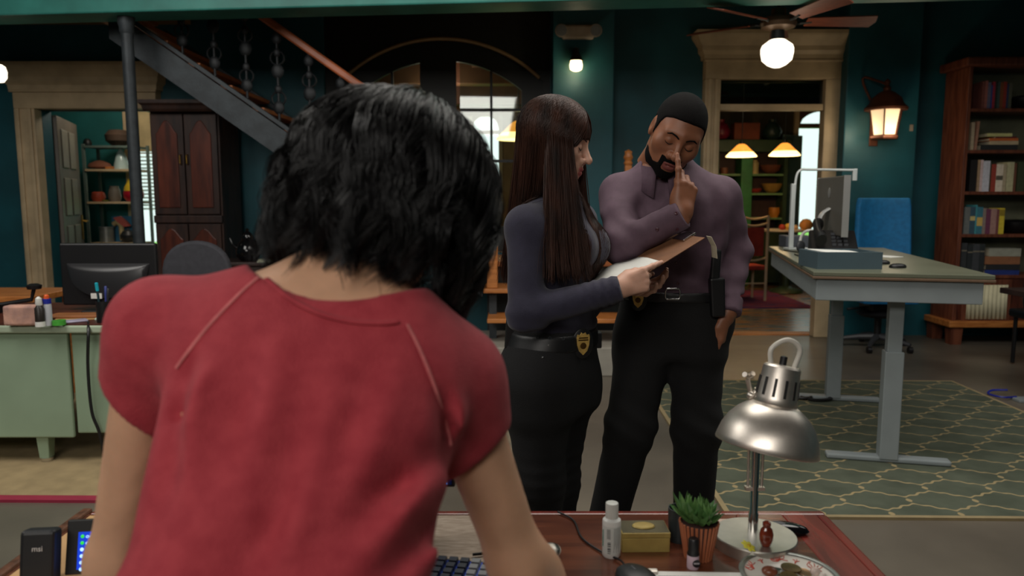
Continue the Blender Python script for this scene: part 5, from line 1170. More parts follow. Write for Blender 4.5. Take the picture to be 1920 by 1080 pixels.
items = [(-.028, .012, .013, (118, 66, 46), 'brown stone', .6), (-.012, .024, .0125, (110, 112, 104), 'grey coin', .2), (.004, .018, .012, (196, 198, 198), 'bright silver coin', .18), (.014, .03, .0165, (116, 92, 54), 'large bronze coin', .2), (.0, .0, .015, (130, 110, 70), 'tan coin', .2), (.032, .02, .012, (126, 96, 64), 'copper coin', .25), (.046, .01, .008, (206, 186, 176), 'shiny pink bead', 1), (.052, -.006, .007, (210, 200, 190), 'shiny pearl bead', 1), (-.03, -.012, .012, (150, 130, 90), 'pale bronze coin', .2), (.024, -.01, .013, (140, 140, 130), 'worn nickel coin', .2)]
for i, (x, y, r, c, n, hs) in enumerate(items):
    zf_ = ZF + .006 + (.003 if i in (3, 4, 9) else 0)
    nm = n.split()[-1]
    o = MB()
    if hs < .5: o.lathe([(r * .96, 0), (r, .0006), (r, .0018), (r * .96, .0024), (r * .8, .002)], 26)
    else: o.ball((0, 0, r * hs), (r, r * .9, r * hs), 16, 10)
    q = o.obj(nm, M('it_%d' % i, c, .3, .7 if hs < .5 else 0, var=.2, vscale=60), loc=(pd.x + x, pd.y - .008 + y, zf_), rot=(R_.uniform(-.12, .12), R_.uniform(-.12, .12), 0) if hs < .5 else 0, smooth=40)
    tag(q, n + ' lying in the coral print dish', nm, 'trinkets in the coral dish')
# clipboard with papers, pen and mouse
pk2 = of(1275, 1085)
cb = T('desk_clipboard', 'brown clipboard with white papers at the lower desk edge', 'clipboard', (pk2.x, pk2.y, ZF), -.03)
MB().bb((-.105, -.2, 0), (.11, .018, .004)).obj('board', M('masonite', (168, 124, 78), .6, var=.15), cb, bevel=.002)
MB().bb((-.085, -.19, .0041), (.108, .012, .006)).obj('papers', m_paper, cb)
for i in range(6): MB().box((-.01 + (i % 2) * .07, -.004 - (i // 2) * .012, .0062), (.055 - .01 * i % 3, .0012, .0004)).obj('print', m_ink, cb)
MB().box((-.06, .008, .008), (.05, .012, .006)).obj('clip', m_steel, cb, bevel=.002)
pmz = of(1192, 1078, ZF + .015)
ms = T('computer_mouse', 'black computer mouse resting on the clipboard papers', 'mouse', (pmz.x, pmz.y - .012, ZF + .0062), .35)
MB().lathe([(.9, 0), (1, .25), (.97, .55), (.8, .8), (.45, .96), (.001, 1)], 26, Matrix.Diagonal((.032, .045, .022, 1))).obj('shell', M('mouse_black', (32, 34, 36), .4, var=0), ms, smooth=50)
MB().box((0, .012, .0205), (.004, .014, .004)).obj('scroll_wheel', m_dkgrey, ms, bevel=.001)
wp = [of(1046, 963) + Vector((0, 0, .004)), of(1075, 978) + Vector((0, 0, .003)), of(1090, 1010) + Vector((0, 0, .003)), of(1120, 1033) + Vector((0, 0, .003)), of(1147, 1046) + Vector((0, -.003, .004)), of(1165, 1058) + Vector((0, 0, .006)), of(1178, 1072, ZF + .015)]
q = MB().tube(bez(wp, 50), .0018, 7).obj('mouse_cable', m_blkpl, smooth=50); tag(q, 'thin black mouse cable curling across the brown desk', 'cable')
# striped pebble at the wrist
pw_ = of(1034, 1043)
q = MB().ball((0, 0, .011), (.017, .02, .011), 22, 12).obj('striped_pebble', M('zebra_stone', (226, 220, 206), .25, var=0, rgb2=(60, 62, 58), vscale=26, stretch=(1, .4, 1), vlo=.49, vhi=.53, detail=1), loc=(pw_.x, pw_.y, ZF), smooth=60); tag(q, 'black and white striped pebble beside her right wrist', 'pebble')
# ------------------------------------------------------------------ signed-distance modelling for bodies and clothes
f32 = np.float32
def V(*a): return np.array(a, dtype=np.float64)
def J(u, v, Y): return np.array(PY(u, v, Y))
def rc(p, a, b, ra, rb):
    pa = p - a; ba = b - a
    h = np.clip(pa @ ba / (ba @ ba), 0, 1)
    return np.linalg.norm(pa - h[:, None] * ba, axis=1) - (ra + (rb - ra) * h)
def chain(p, pts, rs, k=.02):
    d = None
    for i in range(len(pts) - 1):
        e = rc(p, pts[i], pts[i + 1], rs[i], rs[i + 1]); d = e if d is None else smin(d, e, k)
    return d
def ell(p, c, r, Rm=None):
    q = p - c
    if Rm is not None: q = q @ Rm
    r = np.asarray(r); k0 = np.linalg.norm(q / r, axis=1); k1 = np.linalg.norm(q / (r * r), axis=1) + 1e-9
    return k0 * (k0 - 1) / k1
def smin(a, b, k):
    h = np.maximum(k - np.abs(a - b), 0) / k; return np.minimum(a, b) - h * h * k * .25
def smax(a, b, k): return -smin(-a, -b, k)
def wob(p, freq, seed, k=5):
    r = np.random.RandomState(seed); o = 0
    for _ in range(k):
        d = r.normal(size=3) * np.asarray(freq); o = o + np.sin(p @ d + r.uniform(0, 6.28))
    return o / k
class Loft:
    """elliptic stations along an axis: rows (t, offset_right, offset_front, half_width, half_depth)"""
    def __init__(s, o, R, A, rows, n=2.3):
        s.o = np.asarray(o, float); A = np.asarray(A, float); s.A = A / np.linalg.norm(A)
        R = np.asarray(R, float); R = R - s.A * (R @ s.A); s.R = R / np.linalg.norm(R); s.F = np.cross(s.A, s.R); s.n = n
        rows = np.array(rows, float); T_ = np.linspace(rows[0, 0], rows[-1, 0], 120); s.T = T_
        def sm(y):
            z = np.interp(T_, rows[:, 0], y); k = np.ones(9) / 9; zp = np.pad(z, 4, mode='edge'); return np.convolve(zp, k, 'valid')
        s.c = [sm(rows[:, i]) for i in range(1, 5)]
        s.t0, s.t1 = rows[0, 0], rows[-1, 0]
    def __call__(s, p, off=0, cap=.03):
        q = p - s.o; t = q @ s.A
        ox, oy, a, b = [np.interp(t, s.T, c) for c in s.c]
        a = a + off; b = b + off
        x = np.abs(q @ s.R - ox) / a; y = np.abs(q @ s.F - oy) / b
        e = (x ** s.n + y ** s.n) ** (1 / s.n)
        d = (e - 1) * np.minimum(a, b) * .95
        return smax(smax(d, t - s.t1, cap), s.t0 - t, cap)
    def pt(s, t, r=0, f=0): 
        return s.o + s.A * t + s.R * (np.interp(t, s.T, s.c[0]) + r) + s.F * (np.interp(t, s.T, s.c[1]) + f)
def surf(f, lo, hi, h):
    """surface nets on a block-refined grid -> verts, quads"""
    lo = np.asarray(lo, float); n = (np.ceil((np.asarray(hi) - lo) / h / 4).astype(int) + 1) * 4
    cn = n // 4 + 1
    cg = np.stack(np.meshgrid(*[lo[i] + np.arange(cn[i]) * 4 * h for i in range(3)], indexing='ij'), -1)
    cD = f(cg.reshape(-1, 3)).reshape(cn)
    near = np.abs(cD) < 4 * h * 2.6
    cell = np.zeros(cn - 1, bool)
    for i in (0, 1):
        for j in (0, 1):
            for k in (0, 1): cell |= near[i:cn[0] - 1 + i, j:cn[1] - 1 + j, k:cn[2] - 1 + k]
    m = np.zeros(n + 1, bool)
    big = np.repeat(np.repeat(np.repeat(cell, 4, 0), 4, 1), 4, 2)
    m[:-1, :-1, :-1] |= big; m[1:, 1:, 1:] |= big; m[1:, :-1, :-1] |= big; m[:-1, 1:, :-1] |= big; m[:-1, :-1, 1:] |= big; m[1:, 1:, :-1] |= big; m[1:, :-1, 1:] |= big; m[:-1, 1:, 1:] |= big
    D = np.full(n + 1, 1.0)
    ix = np.stack([np.minimum(np.round(np.arange(n[i] + 1) / 4).astype(int), cn[i] - 1) for i in range(1)], 0)
    I = [np.minimum((np.arange(n[i] + 1) + 2) // 4, cn[i] - 1) for i in range(3)]
    D = cD[np.ix_(*I)].copy()
    idx = np.argwhere(m); P = lo + idx * h
    vals = np.empty(len(P))
    for s in range(0, len(P), 200000): vals[s:s + 200000] = f(P[s:s + 200000])
    D[m] = vals
    S = D < 0
    c = np.zeros(n, int)
    corners = [(i, j, k) for i in (0, 1) for j in (0, 1) for k in (0, 1)]
    for i, j, k in corners: c += S[i:n[0] + i, j:n[1] + j, k:n[2] + k]
    act = (c > 0) & (c < 8)
    ca = np.argwhere(act); vid = -np.ones(n, int); vid[act] = np.arange(len(ca))
    acc = np.zeros((len(ca), 3)); cnt = np.zeros(len(ca))
    for a, (i, j, k) in enumerate(corners):
        for ax in range(3):
            if (i, j, k)[ax] == 1: continue
            e = [i, j, k]; e[ax] = 1
            d0 = D[ca[:, 0] + i, ca[:, 1] + j, ca[:, 2] + k]; d1 = D[ca[:, 0] + e[0], ca[:, 1] + e[1], ca[:, 2] + e[2]]
            ok = (d0 < 0) != (d1 < 0); t = np.where(ok, d0 / np.where(ok, d0 - d1, 1), 0)
            pt = np.tile(np.array([i, j, k], float), (len(ca), 1)); pt[:, ax] = t
            acc += pt * ok[:, None]; cnt += ok
    verts = lo + (ca + acc / cnt[:, None]) * h
    quads = []
    for ax in range(3):
        sl0 = [slice(None)] * 3; sl1 = [slice(None)] * 3; sl0[ax] = slice(0, -1); sl1[ax] = slice(1, None)
        chg = S[tuple(sl0)] != S[tuple(sl1)]
        e = np.argwhere(chg); b, c2 = (ax + 1) % 3, (ax + 2) % 3
        ok = (e[:, b] > 0) & (e[:, c2] > 0) & (e[:, b] < n[b]) & (e[:, c2] < n[c2]); e = e[ok]
        def g(db, dc):
            q = e.copy(); q[:, b] -= db; q[:, c2] -= dc; return vid[q[:, 0], q[:, 1], q[:, 2]]
        qd = np.stack([g(1, 1), g(0, 1), g(0, 0), g(1, 0)], 1)
        flip = ~S[e[:, 0], e[:, 1], e[:, 2]]; qd[flip] = qd[flip][:, ::-1]
        quads.append(qd)
    quads = np.concatenate(quads); quads = quads[(quads >= 0).all(1)]
    return verts, quads
def relax(v, q, it=2, lam=.5):
    for _ in range(it):
        acc = np.zeros_like(v); c = np.zeros(len(v))
        for i in range(4):
            a, b = q[:, i], q[:, (i + 1) % 4]
            np.add.at(acc, a, v[b]); np.add.at(acc, b, v[a]); np.add.at(c, a, 1); np.add.at(c, b, 1)
        v = v + lam * (acc / np.maximum(c, 1)[:, None] - v)
    return v
def npmesh(name, v, q, mat, parent=None, attr=None):
    me = bpy.data.meshes.new(name); k = q.shape[1]
    me.vertices.add(len(v)); me.vertices.foreach_set('co', np.asarray(v, f32).ravel())
    me.loops.add(q.size); me.loops.foreach_set('vertex_index', q.astype(np.int32).ravel())
    me.polygons.add(len(q)); me.polygons.foreach_set('loop_start', np.arange(0, q.size, k, dtype=np.int32))
    me.polygons.foreach_set('use_smooth', np.ones(len(q), bool))
    me.materials.append(mat)
    if attr is not None:
        a = me.attributes.new('pigment', 'FLOAT', 'POINT'); a.data.foreach_set('value', np.asarray(attr, f32))
    me.update(calc_edges=True); me.validate()
    o = bpy.data.objects.new(name, me); col.objects.link(o)
    if parent: o.parent = parent
    return o
def march(f, p, d, tmax=1.0, n=90):
    p = np.asarray(p, float); d = np.asarray(d, float); d = d / np.linalg.norm(d); t = 0
    for _ in range(n):
        s = float(f((p + d * t)[None])[0])
        if s < .0006: break
        t += max(.0006, s * .6)
        if t > tmax: break
    return p + d * t
def hit(f, u, v, y0): # where the line of sight meets a surface, starting at depth y0
    r = np.array(ray(u, v)); return march(f, np.array(PY(u, v, y0)), r, 1.2)
def grad(f, p, e=.002):
    g = np.stack([f(p + np.eye(3)[i] * e) - f(p - np.eye(3)[i] * e) for i in range(3)], 1); return g / (np.linalg.norm(g, axis=1)[:, None] + 1e-9)
def push(f, p, gap=.004, it=2):
    for _ in range(it):
        d = f(p); m = d < gap
        if m.any(): p[m] += grad(f, p[m]) * (gap - d[m])[:, None]
    return p
def frame(D, N):
    y = np.asarray(D, float); y = y / np.linalg.norm(y); z = np.asarray(N, float); z = z - y * (z @ y); z = z / np.linalg.norm(z)
    return np.stack([np.cross(y, z), y, z], 1)       # columns: local x, y, z in world
def strands(paths, r0, r1, sides=3):
    """paths (n, k, 3) -> thin tapering tubes"""
    n, k, _ = paths.shape
    t = np.gradient(paths, axis=1); t /= np.linalg.norm(t, axis=2, keepdims=True) + 1e-9
    up = np.tile(np.array([.31, .72, .62]), (n, k, 1)); a = np.cross(t, up); a /= np.linalg.norm(a, axis=2, keepdims=True) + 1e-9; b = np.cross(t, a)
    s = np.linspace(0, 1, k); r = r0 + (r1 - r0) * s ** 1.5
    if np.ndim(r0): r = np.asarray(r0)[:, None] * (1 - .8 * s ** 2)[None]
    else: r = np.tile(r, (n, 1))
    rings = [paths + (a * math.cos(2 * pi * i / sides) + b * math.sin(2 * pi * i / sides)) * r[:, :, None] for i in range(sides)]
    v = np.stack(rings, 2).reshape(-1, 3)
    I = np.arange(n)[:, None, None] * k * sides + np.arange(k - 1)[None, :, None] * sides + np.arange(sides)[None, None, :]
    J_ = np.arange(n)[:, None, None] * k * sides + np.arange(k - 1)[None, :, None] * sides + ((np.arange(sides) + 1) % sides)[None, None, :]
    q = np.stack([I, J_, J_ + sides, I + sides], -1).reshape(-1, 4)
    return v, q
# ---- head in local axes: x right, y forward, z up
def head_fn(male=False, open_=0):
    def f(p):
        s = np.abs(p[:, 0]); q = np.stack([s, p[:, 1], p[:, 2]], 1)
        d = ell(p, V(0, -.014, .036), (.0745, .094, .083))
        d = smin(d, ell(p, V(0, .028, -.022), (.0625 if male else .060, .066, .083)), .045)
        d = smin(d, ell(p, V(0, .042, -.078), (.049 if male else .043, .044, .034)), .035)
        d = smin(d, ell(q, V(.040, .012, -.068), (.018, .03, .026)), .03)
        d = smin(d, np.linalg.norm(p - V(0, .080, -.098), axis=1) - (.0185 if male else .0155), .028)
        d = smin(d, rc(q, V(.0, .085, .030), V(.042, .070, .026), .011, .009), .022)     # brow
        d = smin(d, np.linalg.norm(q - V(.046, .058, -.018), axis=1) - .022, .03)          # cheekbones
        d = smax(d, -(np.linalg.norm(q - V(.032, .103, .006), axis=1) - .017), .018)       # sockets
        d = smin(d, np.linalg.norm(q - V(.0315, .0765, .005), axis=1) - .0138, .006)       # lids
        d = smin(d, rc(p, V(0, .088, .018), V(0, .1155, -.024), .0075, .0105), .012)       # nose
        d = smin(d, np.linalg.norm(p - V(0, .1165, -.027), axis=1) - (.0118 if male else .0100), .008)
        d = smin(d, np.linalg.norm(q - V(.0135, .1015, -.031), axis=1) - (.0098 if male else .0078), .008)
        d = smin(d, ell(p, V(0, .085, -.060), (.028, .018, .024)), .02)                    # muzzle
        d = smin(d, ell(p, V(0, .0985, -.0575), (.021, .009, .0062)), .006)
        d = smin(d, ell(p, V(0, .0975, -.0695), (.018, .0095, .0075)), .006)
        d = smax(d, -rc(q, V(0, .108, -.0632), V(.022, .094, -.0625), .0022, .0016), .004)  # mouth line
        d = smax(d, -(np.linalg.norm(q - V(.006, .113, -.0375), axis=1) - .0035), .003)     # nostrils
        e = ell(q, V(.0755, -.006, -.004), (.008, .019, .031)); e = smax(e, -ell(q, V(.085, -.002, .0), (.007, .011, .018)), .006)
        d = smin(d, e, .008)
        d = smin(d, rc(p, V(0, -.018, -.05), V(0, -.045, -.165), .056 if male else .046, .060 if male else .049), .03)
        return d
    return f
def lipmask(p):
    a = 1 - np.clip((ell(p, V(0, .1, -.0575), (.023, .016, .0072))) / .003, 0, 1); b = 1 - np.clip((ell(p, V(0, .099, -.0695), (.0205, .016, .0085))) / .003, 0, 1)
    return np.clip(np.maximum(a, b), 0, 1)
def hand_fn(side, fingers, thumb, sc_=1.0):
    """side=-1 right hand (thumb at -x), +1 left; fingers: four (spread, mcp, pip, dip) in degrees; thumb: three points"""
    xs = [.029, .0105, -.0085, -.026]; ys = [.088, .092, .087, .079]
    ln = [(.043, .026, .021), (.047, .030, .022), (.043, .028, .021), (.034, .021, .019)]
    P = []
    for i in range(4):
        b = V(side * xs[i], ys[i], 0); sp, *bd = fingers[i]; ch = [b]; a = 0
        for j in range(3):
            a += math.radians(bd[j]); d = V(side * math.sin(math.radians(sp)), math.cos(a), -math.sin(a)); d /= np.linalg.norm(d)
            ch.append(ch[-1] + d * ln[i][j])
        P.append(ch)
    th = [V(side * t[0], t[1], t[2]) for t in thumb]
    def f(p):
        p = p / sc_
        d = None
        for i in range(4):
            e = rc(p, V(side * xs[i] * .62, .008, 0), P[i][0] * V(1, 1, 1) + V(0, 0, .0), .0145, .0112); d = e if d is None else smin(d, e, .016)
        d = smin(d, ell(p, V(side * .012, .045, -.008), (.032, .042, .014)), .015)
        d = smin(d, ell(p, V(side * .022, .035, -.010), (.015, .03, .013)), .012)
        for i in range(4):
            r = (.0098, .0088, .0080, .0068) if i < 3 else (.0086, .0076, .007, .006)
            e = chain(p, P[i], r, .004)
            e = smin(e, np.linalg.norm(p - P[i][1], axis=1) - r[1] * 1.08, .004)
            d = smin(d, e, .007)
        d = smin(d, chain(p, th, (.0135, .0115, .0098, .0078), .006), .010)
        d = smin(d, rc(p, V(0, .012, 0), V(0, -.018, 0), .024, .025), .02)
        return d * sc_
    return f
def place(v, c, Rm, s=1.0): return (v * s) @ Rm.T + c
def skinmat(name, rgb, lip, rgb2=None):
    m = M(name, rgb, .48, var=.07, vscale=22, sss=.12, bump=.04, bscale=260, rgb2=rgb2)
    nt = m.node_tree; b = nt.nodes['Principled BSDF']; src = b.inputs['Base Color'].links[0].from_socket
    at = nt.nodes.new('ShaderNodeAttribute'); at.attribute_name = 'pigment'
    mx = nt.nodes.new('ShaderNodeMix'); mx.data_type = 'RGBA'; nt.links.new(at.outputs['Fac'], mx.inputs[0]); nt.links.new(src, mx.inputs[6]); mx.inputs[7].default_value = (*lin(lip), 1)
    nt.links.new(mx.outputs[2], b.inputs['Base Color']); return m
def joinparts(parts):
    vs, qs, at = [], [], []; o = 0
    for v, q, a in parts: vs.append(v); qs.append(q + o); at.append(a if a is not None else np.zeros(len(v))); o += len(v)
    return np.concatenate(vs), np.concatenate(qs), np.concatenate(at)
def bounds(pts, m): pts = np.array(pts); return pts.min(0) - m, pts.max(0) + m
def tubeobj(name, pts, r, mat, parent, n=8, sq=None): return MB().tube([Vector(p) for p in pts], r, n, True, sq).obj(name, mat, parent, smooth=60)
def person(name, label, parts, mat):
    v, q, a = joinparts(parts); o = npmesh(name, v, q, mat, None, a); tag(o, label, 'person'); return o
def badge(parent, c, Rm, s=1.0):
    """oval leather backing and gilt shield; Rm columns: right, normal(out), up"""
    Q = Matrix.Translation(c) @ Matrix(Rm.tolist()).to_4x4()
    bk = MB(); bk.add(*(lambda t: (t.v, t.f))(MB().lathe([(1, 0), (1, .004), (.92, .006)], 28, Matrix.Rotation(-pi / 2, 4, 'X') @ Matrix.Diagonal((.03 * s, .042 * s, 1, 1)))), Q)
    b = bk.obj('badge_holder', M('black_leather', (22, 22, 24), .45, var=.1), parent, smooth=40)
    sh = [(-.019, .018), (-.017, .026), (-.010, .024), (-.006, .031), (0, .027), (.006, .031), (.010, .024), (.017, .026), (.019, .018), (.017, -.004), (.012, -.02), (0, -.032), (-.012, -.02), (-.017, -.004)]
    m = MB().prism([(x * s, z * s) for x, z in sh], .0035, Q @ Matrix.Translation((0, .006, 0)))
    g = m.obj('badge', M('badge_gold', (232, 192, 108), .32, .5, var=.2, vscale=60, bump=.3, bscale=180), b, bevel=.0008)
    for z, w in ((.016, .013), (.010, .014)): MB().add(*(lambda t: (t.v, t.f))(MB().box((0, .0098, z * s), (w * 2 * s, .0012, .0035 * s))), Q).obj('badge_bar', M('badge_dark', (96, 70, 34), .4, .7), g)
    MB().add(*(lambda t: (t.v, t.f))(MB().lathe([(.009 * s, 0), (.0085 * s, .0014), (.001, .0022)], 20, Matrix.Translation((0, .0095, -.006 * s)) @ Matrix.Rotation(-pi / 2, 4, 'X'))), Q).obj('badge_seal', M('badge_dark', (96, 70, 34), .4, .7), g)
# ------------------------------------------------------------------ woman in the red shirt, seen from behind
def front_woman():
    pel = J(500, 1215, .67); nb = J(632, 572, .855)
    A = nb - pel; R = V(.985, .0, -.17)
    L = np.linalg.norm(A)
    rows = [(-.12, 0, 0, .165, .105), (-.02, 0, 0, .155, .10), (.07, .0, 0, .132, .088), (.16, 0, 0, .134, .09), (.25, 0, 0, .142, .092), (.32, 0, .0, .142, .085), (.37, 0, .005, .118, .068), (.41, 0, .01, .08, .052), (.45, 0, .012, .05, .046)]
    rows = [(t * L / .40, *r) for t, *r in rows]
    tor = Loft(pel, R, A, rows, 2.4)
    sl, el, wl = J(304, 614, .845), J(222, 1052, .885), V(-.505, 1.0, ZF + .05)
    sr, er, wr = J(846, 708, .875), J(972, 1056, .885), V(.062, .975, ZF + .045)
    hc = J(733, 386, .955)
    up = V(.27, .30, .9); fw = V(.12, .86, -.42)
    HR = frame(fw, up); HS = .93     # columns right, forward, up
    neck_t = hc + HR @ V(0, -.03, -.06)
    hips = [(V(-.34, .62, .88), V(-.33, .64, .48), V(-.34, .58, .07)), (V(-.17, .62, .88), V(-.17, .66, .48), V(-.17, .60, .07))]
    def base(p, off=0, arms=True):
        d = tor(p, off)
        d = smin(d, rc(p, nb - .02 * tor.A, neck_t, .05 + off, .047), .05)
        d = smin(d, rc(p, tor.pt(.37 * L / .40, -.05), sl, .05 + off, .043 + off), .06)
        d = smin(d, rc(p, tor.pt(.37 * L / .40, .05), sr, .05 + off, .043 + off), .06)
        if arms:
            d = smin(d, chain(p, [sl, el, wl], [.043, .034, .025], .03), .045)
            d = smin(d, chain(p, [sr, er, wr], [.043, .034, .025], .03), .045)
            for s, e, w_ in ((sl, el, wl), (sr, er, wr)):
                d = smin(d, ell(p, e * .62 + w_ * .38, (.036, .036, .05)), .04)
        return d
    def skin(p):
        d = base(p)
        for a, b, c in hips: d = smin(d, chain(p, [a, b, c], [.085, .055, .04], .04), .06)
        return d
    hem_l, hem_r = sl + (el - sl) * .30, sr + (er - sr) * .365
    dl_, dr_ = (el - sl) / np.linalg.norm(el - sl), (er - sr) / np.linalg.norm(er - sr)
    # folds radiate from the armpits down the back: valleys given as lines on the cloth
    FL = [([(352, 640), (318, 760), (300, 960)], .011, .013), ([(480, 590), (452, 760), (405, 930)], .006, .016), ([(712, 640), (650, 800), (566, 990)], .0065, .018), ([(842, 800), (745, 905), (600, 1070)], .010, .016),
          ([(838, 880), (795, 985), (705, 1090)], .008, .014), ([(600, 690), (545, 850), (478, 1010)], .006, .018), ([(560, 880), (505, 990), (440, 1090)], .006, .014), ([(826, 700), (842, 770), (846, 850)], .007, .011), ([(770, 820), (690, 930), (560, 1040)], .006, .018)]
    segs = []
    for pl_, dp, wd in FL:
        q2 = []
        for u, v in pl_:
            c_ = np.array(ray(u, v)); o_ = V(0, 0, CAMZ); bp_ = tor.o - tor.F * .10
            p_ = o_ + c_ * (((bp_ - o_) @ tor.F) / (c_ @ tor.F)); q2.append(((p_ - tor.o) @ tor.R, (p_ - tor.o) @ tor.A))
        for i in range(len(q2) - 1): segs.append((np.array(q2[i]), np.array(q2[i + 1]), dp, wd, i == 0, i == len(q2) - 2))
    def lines(p):
        q = p - tor.o; x2 = np.stack([q @ tor.R, q @ tor.A], 1); back = np.clip(-(q @ tor.F) / .03, 0, 1); o2 = np.zeros(len(p))
        for a, b, dp, wd, st_, en_ in segs:
            ba = b - a; h0 = (x2 - a) @ ba / (ba @ ba); h = np.clip(h0, 0, 1); df = x2 - a - h[:, None] * ba
            sd_ = df @ (np.array([-ba[1], ba[0]]) / np.linalg.norm(ba)); dd = np.linalg.norm(df, axis=1)
            fade = (np.clip(h / .5 + .15, 0, 1) if st_ else 1) * (np.clip((1 - h) / .5 + .1, 0, 1) if en_ else 1)
            o2 = np.minimum(o2, -dp * fade * np.exp(-(dd / wd) ** 2)) if False else o2 - dp * .6 * fade * np.exp(-(dd / wd) ** 2) + dp * .5 * fade * np.exp(-((sd_ - 1.5 * wd) / wd) ** 2) * np.exp(-((dd - np.abs(sd_)) / wd) ** 2)
        return o2 * back
    def folds(p):
        q = p - tor.o; x = q @ tor.R; t = (q @ tor.A) / L
        w1 = np.sin(52 * (x - .20 * (t - .5)) + 1.3 * np.sin(4 * t) + 1.2) * np.clip(1.05 - t, 0, 1) ** .8
        w2 = np.sin(30 * (x * 1.3 + .55 * t * np.sign(x)) + 1.1)
        w3 = wob(p, (14, 14, 9), 3)
        return (.0030 * w1 + .0012 * w2) * np.clip(1.1 - (np.abs(x) / .15) ** 4, 0, 1) * np.clip(1.5 - 1.6 * t, .25, 1) + 0 * w2 * np.clip(1.1 - t, 0, 1) + .0012 * w3
    def shirt(p):
        d = tor(p, .013)
        d = smin(d, rc(p, tor.pt(.37 * L / .40, -.06), sl, .060, .051), .07)
        d = smin(d, rc(p, tor.pt(.37 * L / .40, .06), sr, .062, .056), .07)
        s1 = rc(p, sl, sl + dl_ * .16 + V(-.006, 0, 0), .051, .059); s1 = smax(s1, (p - hem_l) @ (dl_ * .85 + V(-.62, 0, 0)) - .002, .006)
        s2 = rc(p, sr, sr + dr_ * .16 + V(-.004, 0, 0), .053, .053); s2 = smax(s2, (p - hem_r) @ (dr_ * .9 + V(.36, 0, 0)) - .002, .006)
        d = smin(d, s1, .035); d = smin(d, s2, .035)
        d = d - folds(p) - lines(p)
        # neck opening
        nc = nb + tor.A * .040 + tor.F * .02
        d = smax(d, -ell(p, nc, (.104, .17, .078), np.stack([tor.R, tor.F, tor.A], 1)), .010)
        return d
    parts = []
    hf = head_fn()
    v, q = surf(hf, (-.095, -.13, -.15), (.095, .14, .13), .0045); parts.append((place(v, hc, HR, .94), q, lipmask(v)))
    pts = [sl, el, wl, sr, er, wr, nb, pel] + [x for h in hips for x in h]
    lo, hi = bounds(pts, .13)
    v, q = surf(skin, lo, hi, .0075); v = relax(v, q, 1); parts.append((v, q, None))
    for side, W_, E_ in ((1, wl, el), (-1, wr, er)):
        hfn = hand_fn(side, [(8, 12, 14, 8), (2, 10, 14, 8), (-4, 12, 14, 8), (-12, 16, 16, 10)], [(.022, .02, -.006), (.045, .05, -.012), (.055, .08, -.016), (.056, .102, -.02)], .95)
        v, q = surf(hfn, (-.08, -.07, -.06), (.08, .21, .04), .0035)
        parts.append((place(v, V(W_[0], W_[1], ZF + .026), frame(V(.15 * -side, .98, -.06), V(0, .06, 1))), q, None))
    o = person('person', 'woman with black bob and red raglan shirt leaning on the writing desk, back turned', parts, skinmat('tan_skin', (214, 166, 134), (150, 84, 76)))
    lo, hi = bounds([sl, sr, hem_l, hem_r, nb, pel], .13); lo[2] = min(lo[2], .80)
    v, q = surf(shirt, lo, hi, .0055); v = relax(v, q, 2)
    red = M('heather_red_jersey', (164, 46, 58), .85, var=.1, vscale=40, rgb2=(178, 58, 68), stretch=(1, 1, 1.2), bump=.25, bscale=420, sheen=.06, detail=7)
    npmesh('shirt', v, q, red, o)
    sm_ = M('seam_thread', (206, 112, 112), .85, var=.2, vscale=60)
    for pth in ([(484, 520), (455, 545), (420, 580), (385, 618), (352, 660), (330, 690)], [(764, 608), (785, 650), (806, 700), (824, 750), (838, 800), (846, 835)]):
        pp = [hit(shirt, u, v, .45) for u, v in pth]; tubeobj('raglan_seam', bez(pp, 24), .0022, sm_, o, 6, .6)
    ring = [hit(shirt, u, v, .45) for u, v in ((500, 524), (545, 560), (600, 588), (660, 603), (715, 606), (745, 603))]
    tubeobj('neck_band', bez(ring, 24), .004, red, o, 8, .7)
    # trousers
    def jeans(p):
        d = tor(p, .010); d = smax(d, (p - pel) @ tor.A - .0, .01)
        for a, b, c in hips: d = smin(d, chain(p, [a, b, c], [.1, .068, .055], .05), .06)
        return d
    lo, hi = bounds([pel] + [x for h in hips for x in h], .16); v, q = surf(jeans, lo, hi, .011); npmesh('jeans', relax(v, q, 2), q, M('dark_denim', (30, 34, 46), .8, bump=.2), o)
    for h in hips:
        def shoe(p, c=h[2]): return smax(smin(ell(p, c + V(0, .06, -.03), (.042, .12, .045)), ell(p, c + V(0, -.02, -.01), (.042, .06, .06)), .03), .0 - p[:, 2] + .001, .004)
        lo, hi = bounds([h[2]], .2); v, q = surf(shoe, lo, hi, .01); npmesh('shoe', relax(v, q, 1), q, m_blkpl, o)
    # hair: scalp shell plus layered strands
    mh = M('black_hair', (15, 14, 15), .38, var=.3, vscale=30, spec=.5)
    rng = np.random.RandomState(5)
    def bobshell(p):
        d = ell(p, V(0, -.008, .028), (.105, .118, .098)); d = smin(d, smax(ell(p, V(0, -.02, -.04), (.108, .098, .095)), p[:, 1] - .05, .03), .05); return smax(smax(d, p[:, 1] - .062 - .5 * (p[:, 2] - .03), .02), -.07 - p[:, 2], .02)
    v, q = surf(bobshell, (-.14, -.15, -.15), (.14, .14, .15), .007); npmesh('hair_mass', place(relax(v, q, 2), hc, HR, HS), q, mh, o)
    ncl = 210; n = 9000; K = 16
    caz = rng.uniform(-pi, pi, ncl); clay = rng.uniform(0, 1, ncl) ** .6; cend = rng.normal(0, .016, ncl); cph = rng.uniform(0, 6.28, (ncl, 3)); cfr = rng.uniform(.8, 1.7, ncl)
    cid = rng.randint(0, ncl, n)
    az = caz[cid] + rng.normal(0, .10, n); lay = np.clip(clay[cid] + rng.normal(0, .08, n), 0, 1.06)
    t = np.linspace(0, 1, K)[None]
    # profile from crown to tips
    s = np.clip(t / .52, 0, 1); phi = (.10 + .9 * s) * pi / 2
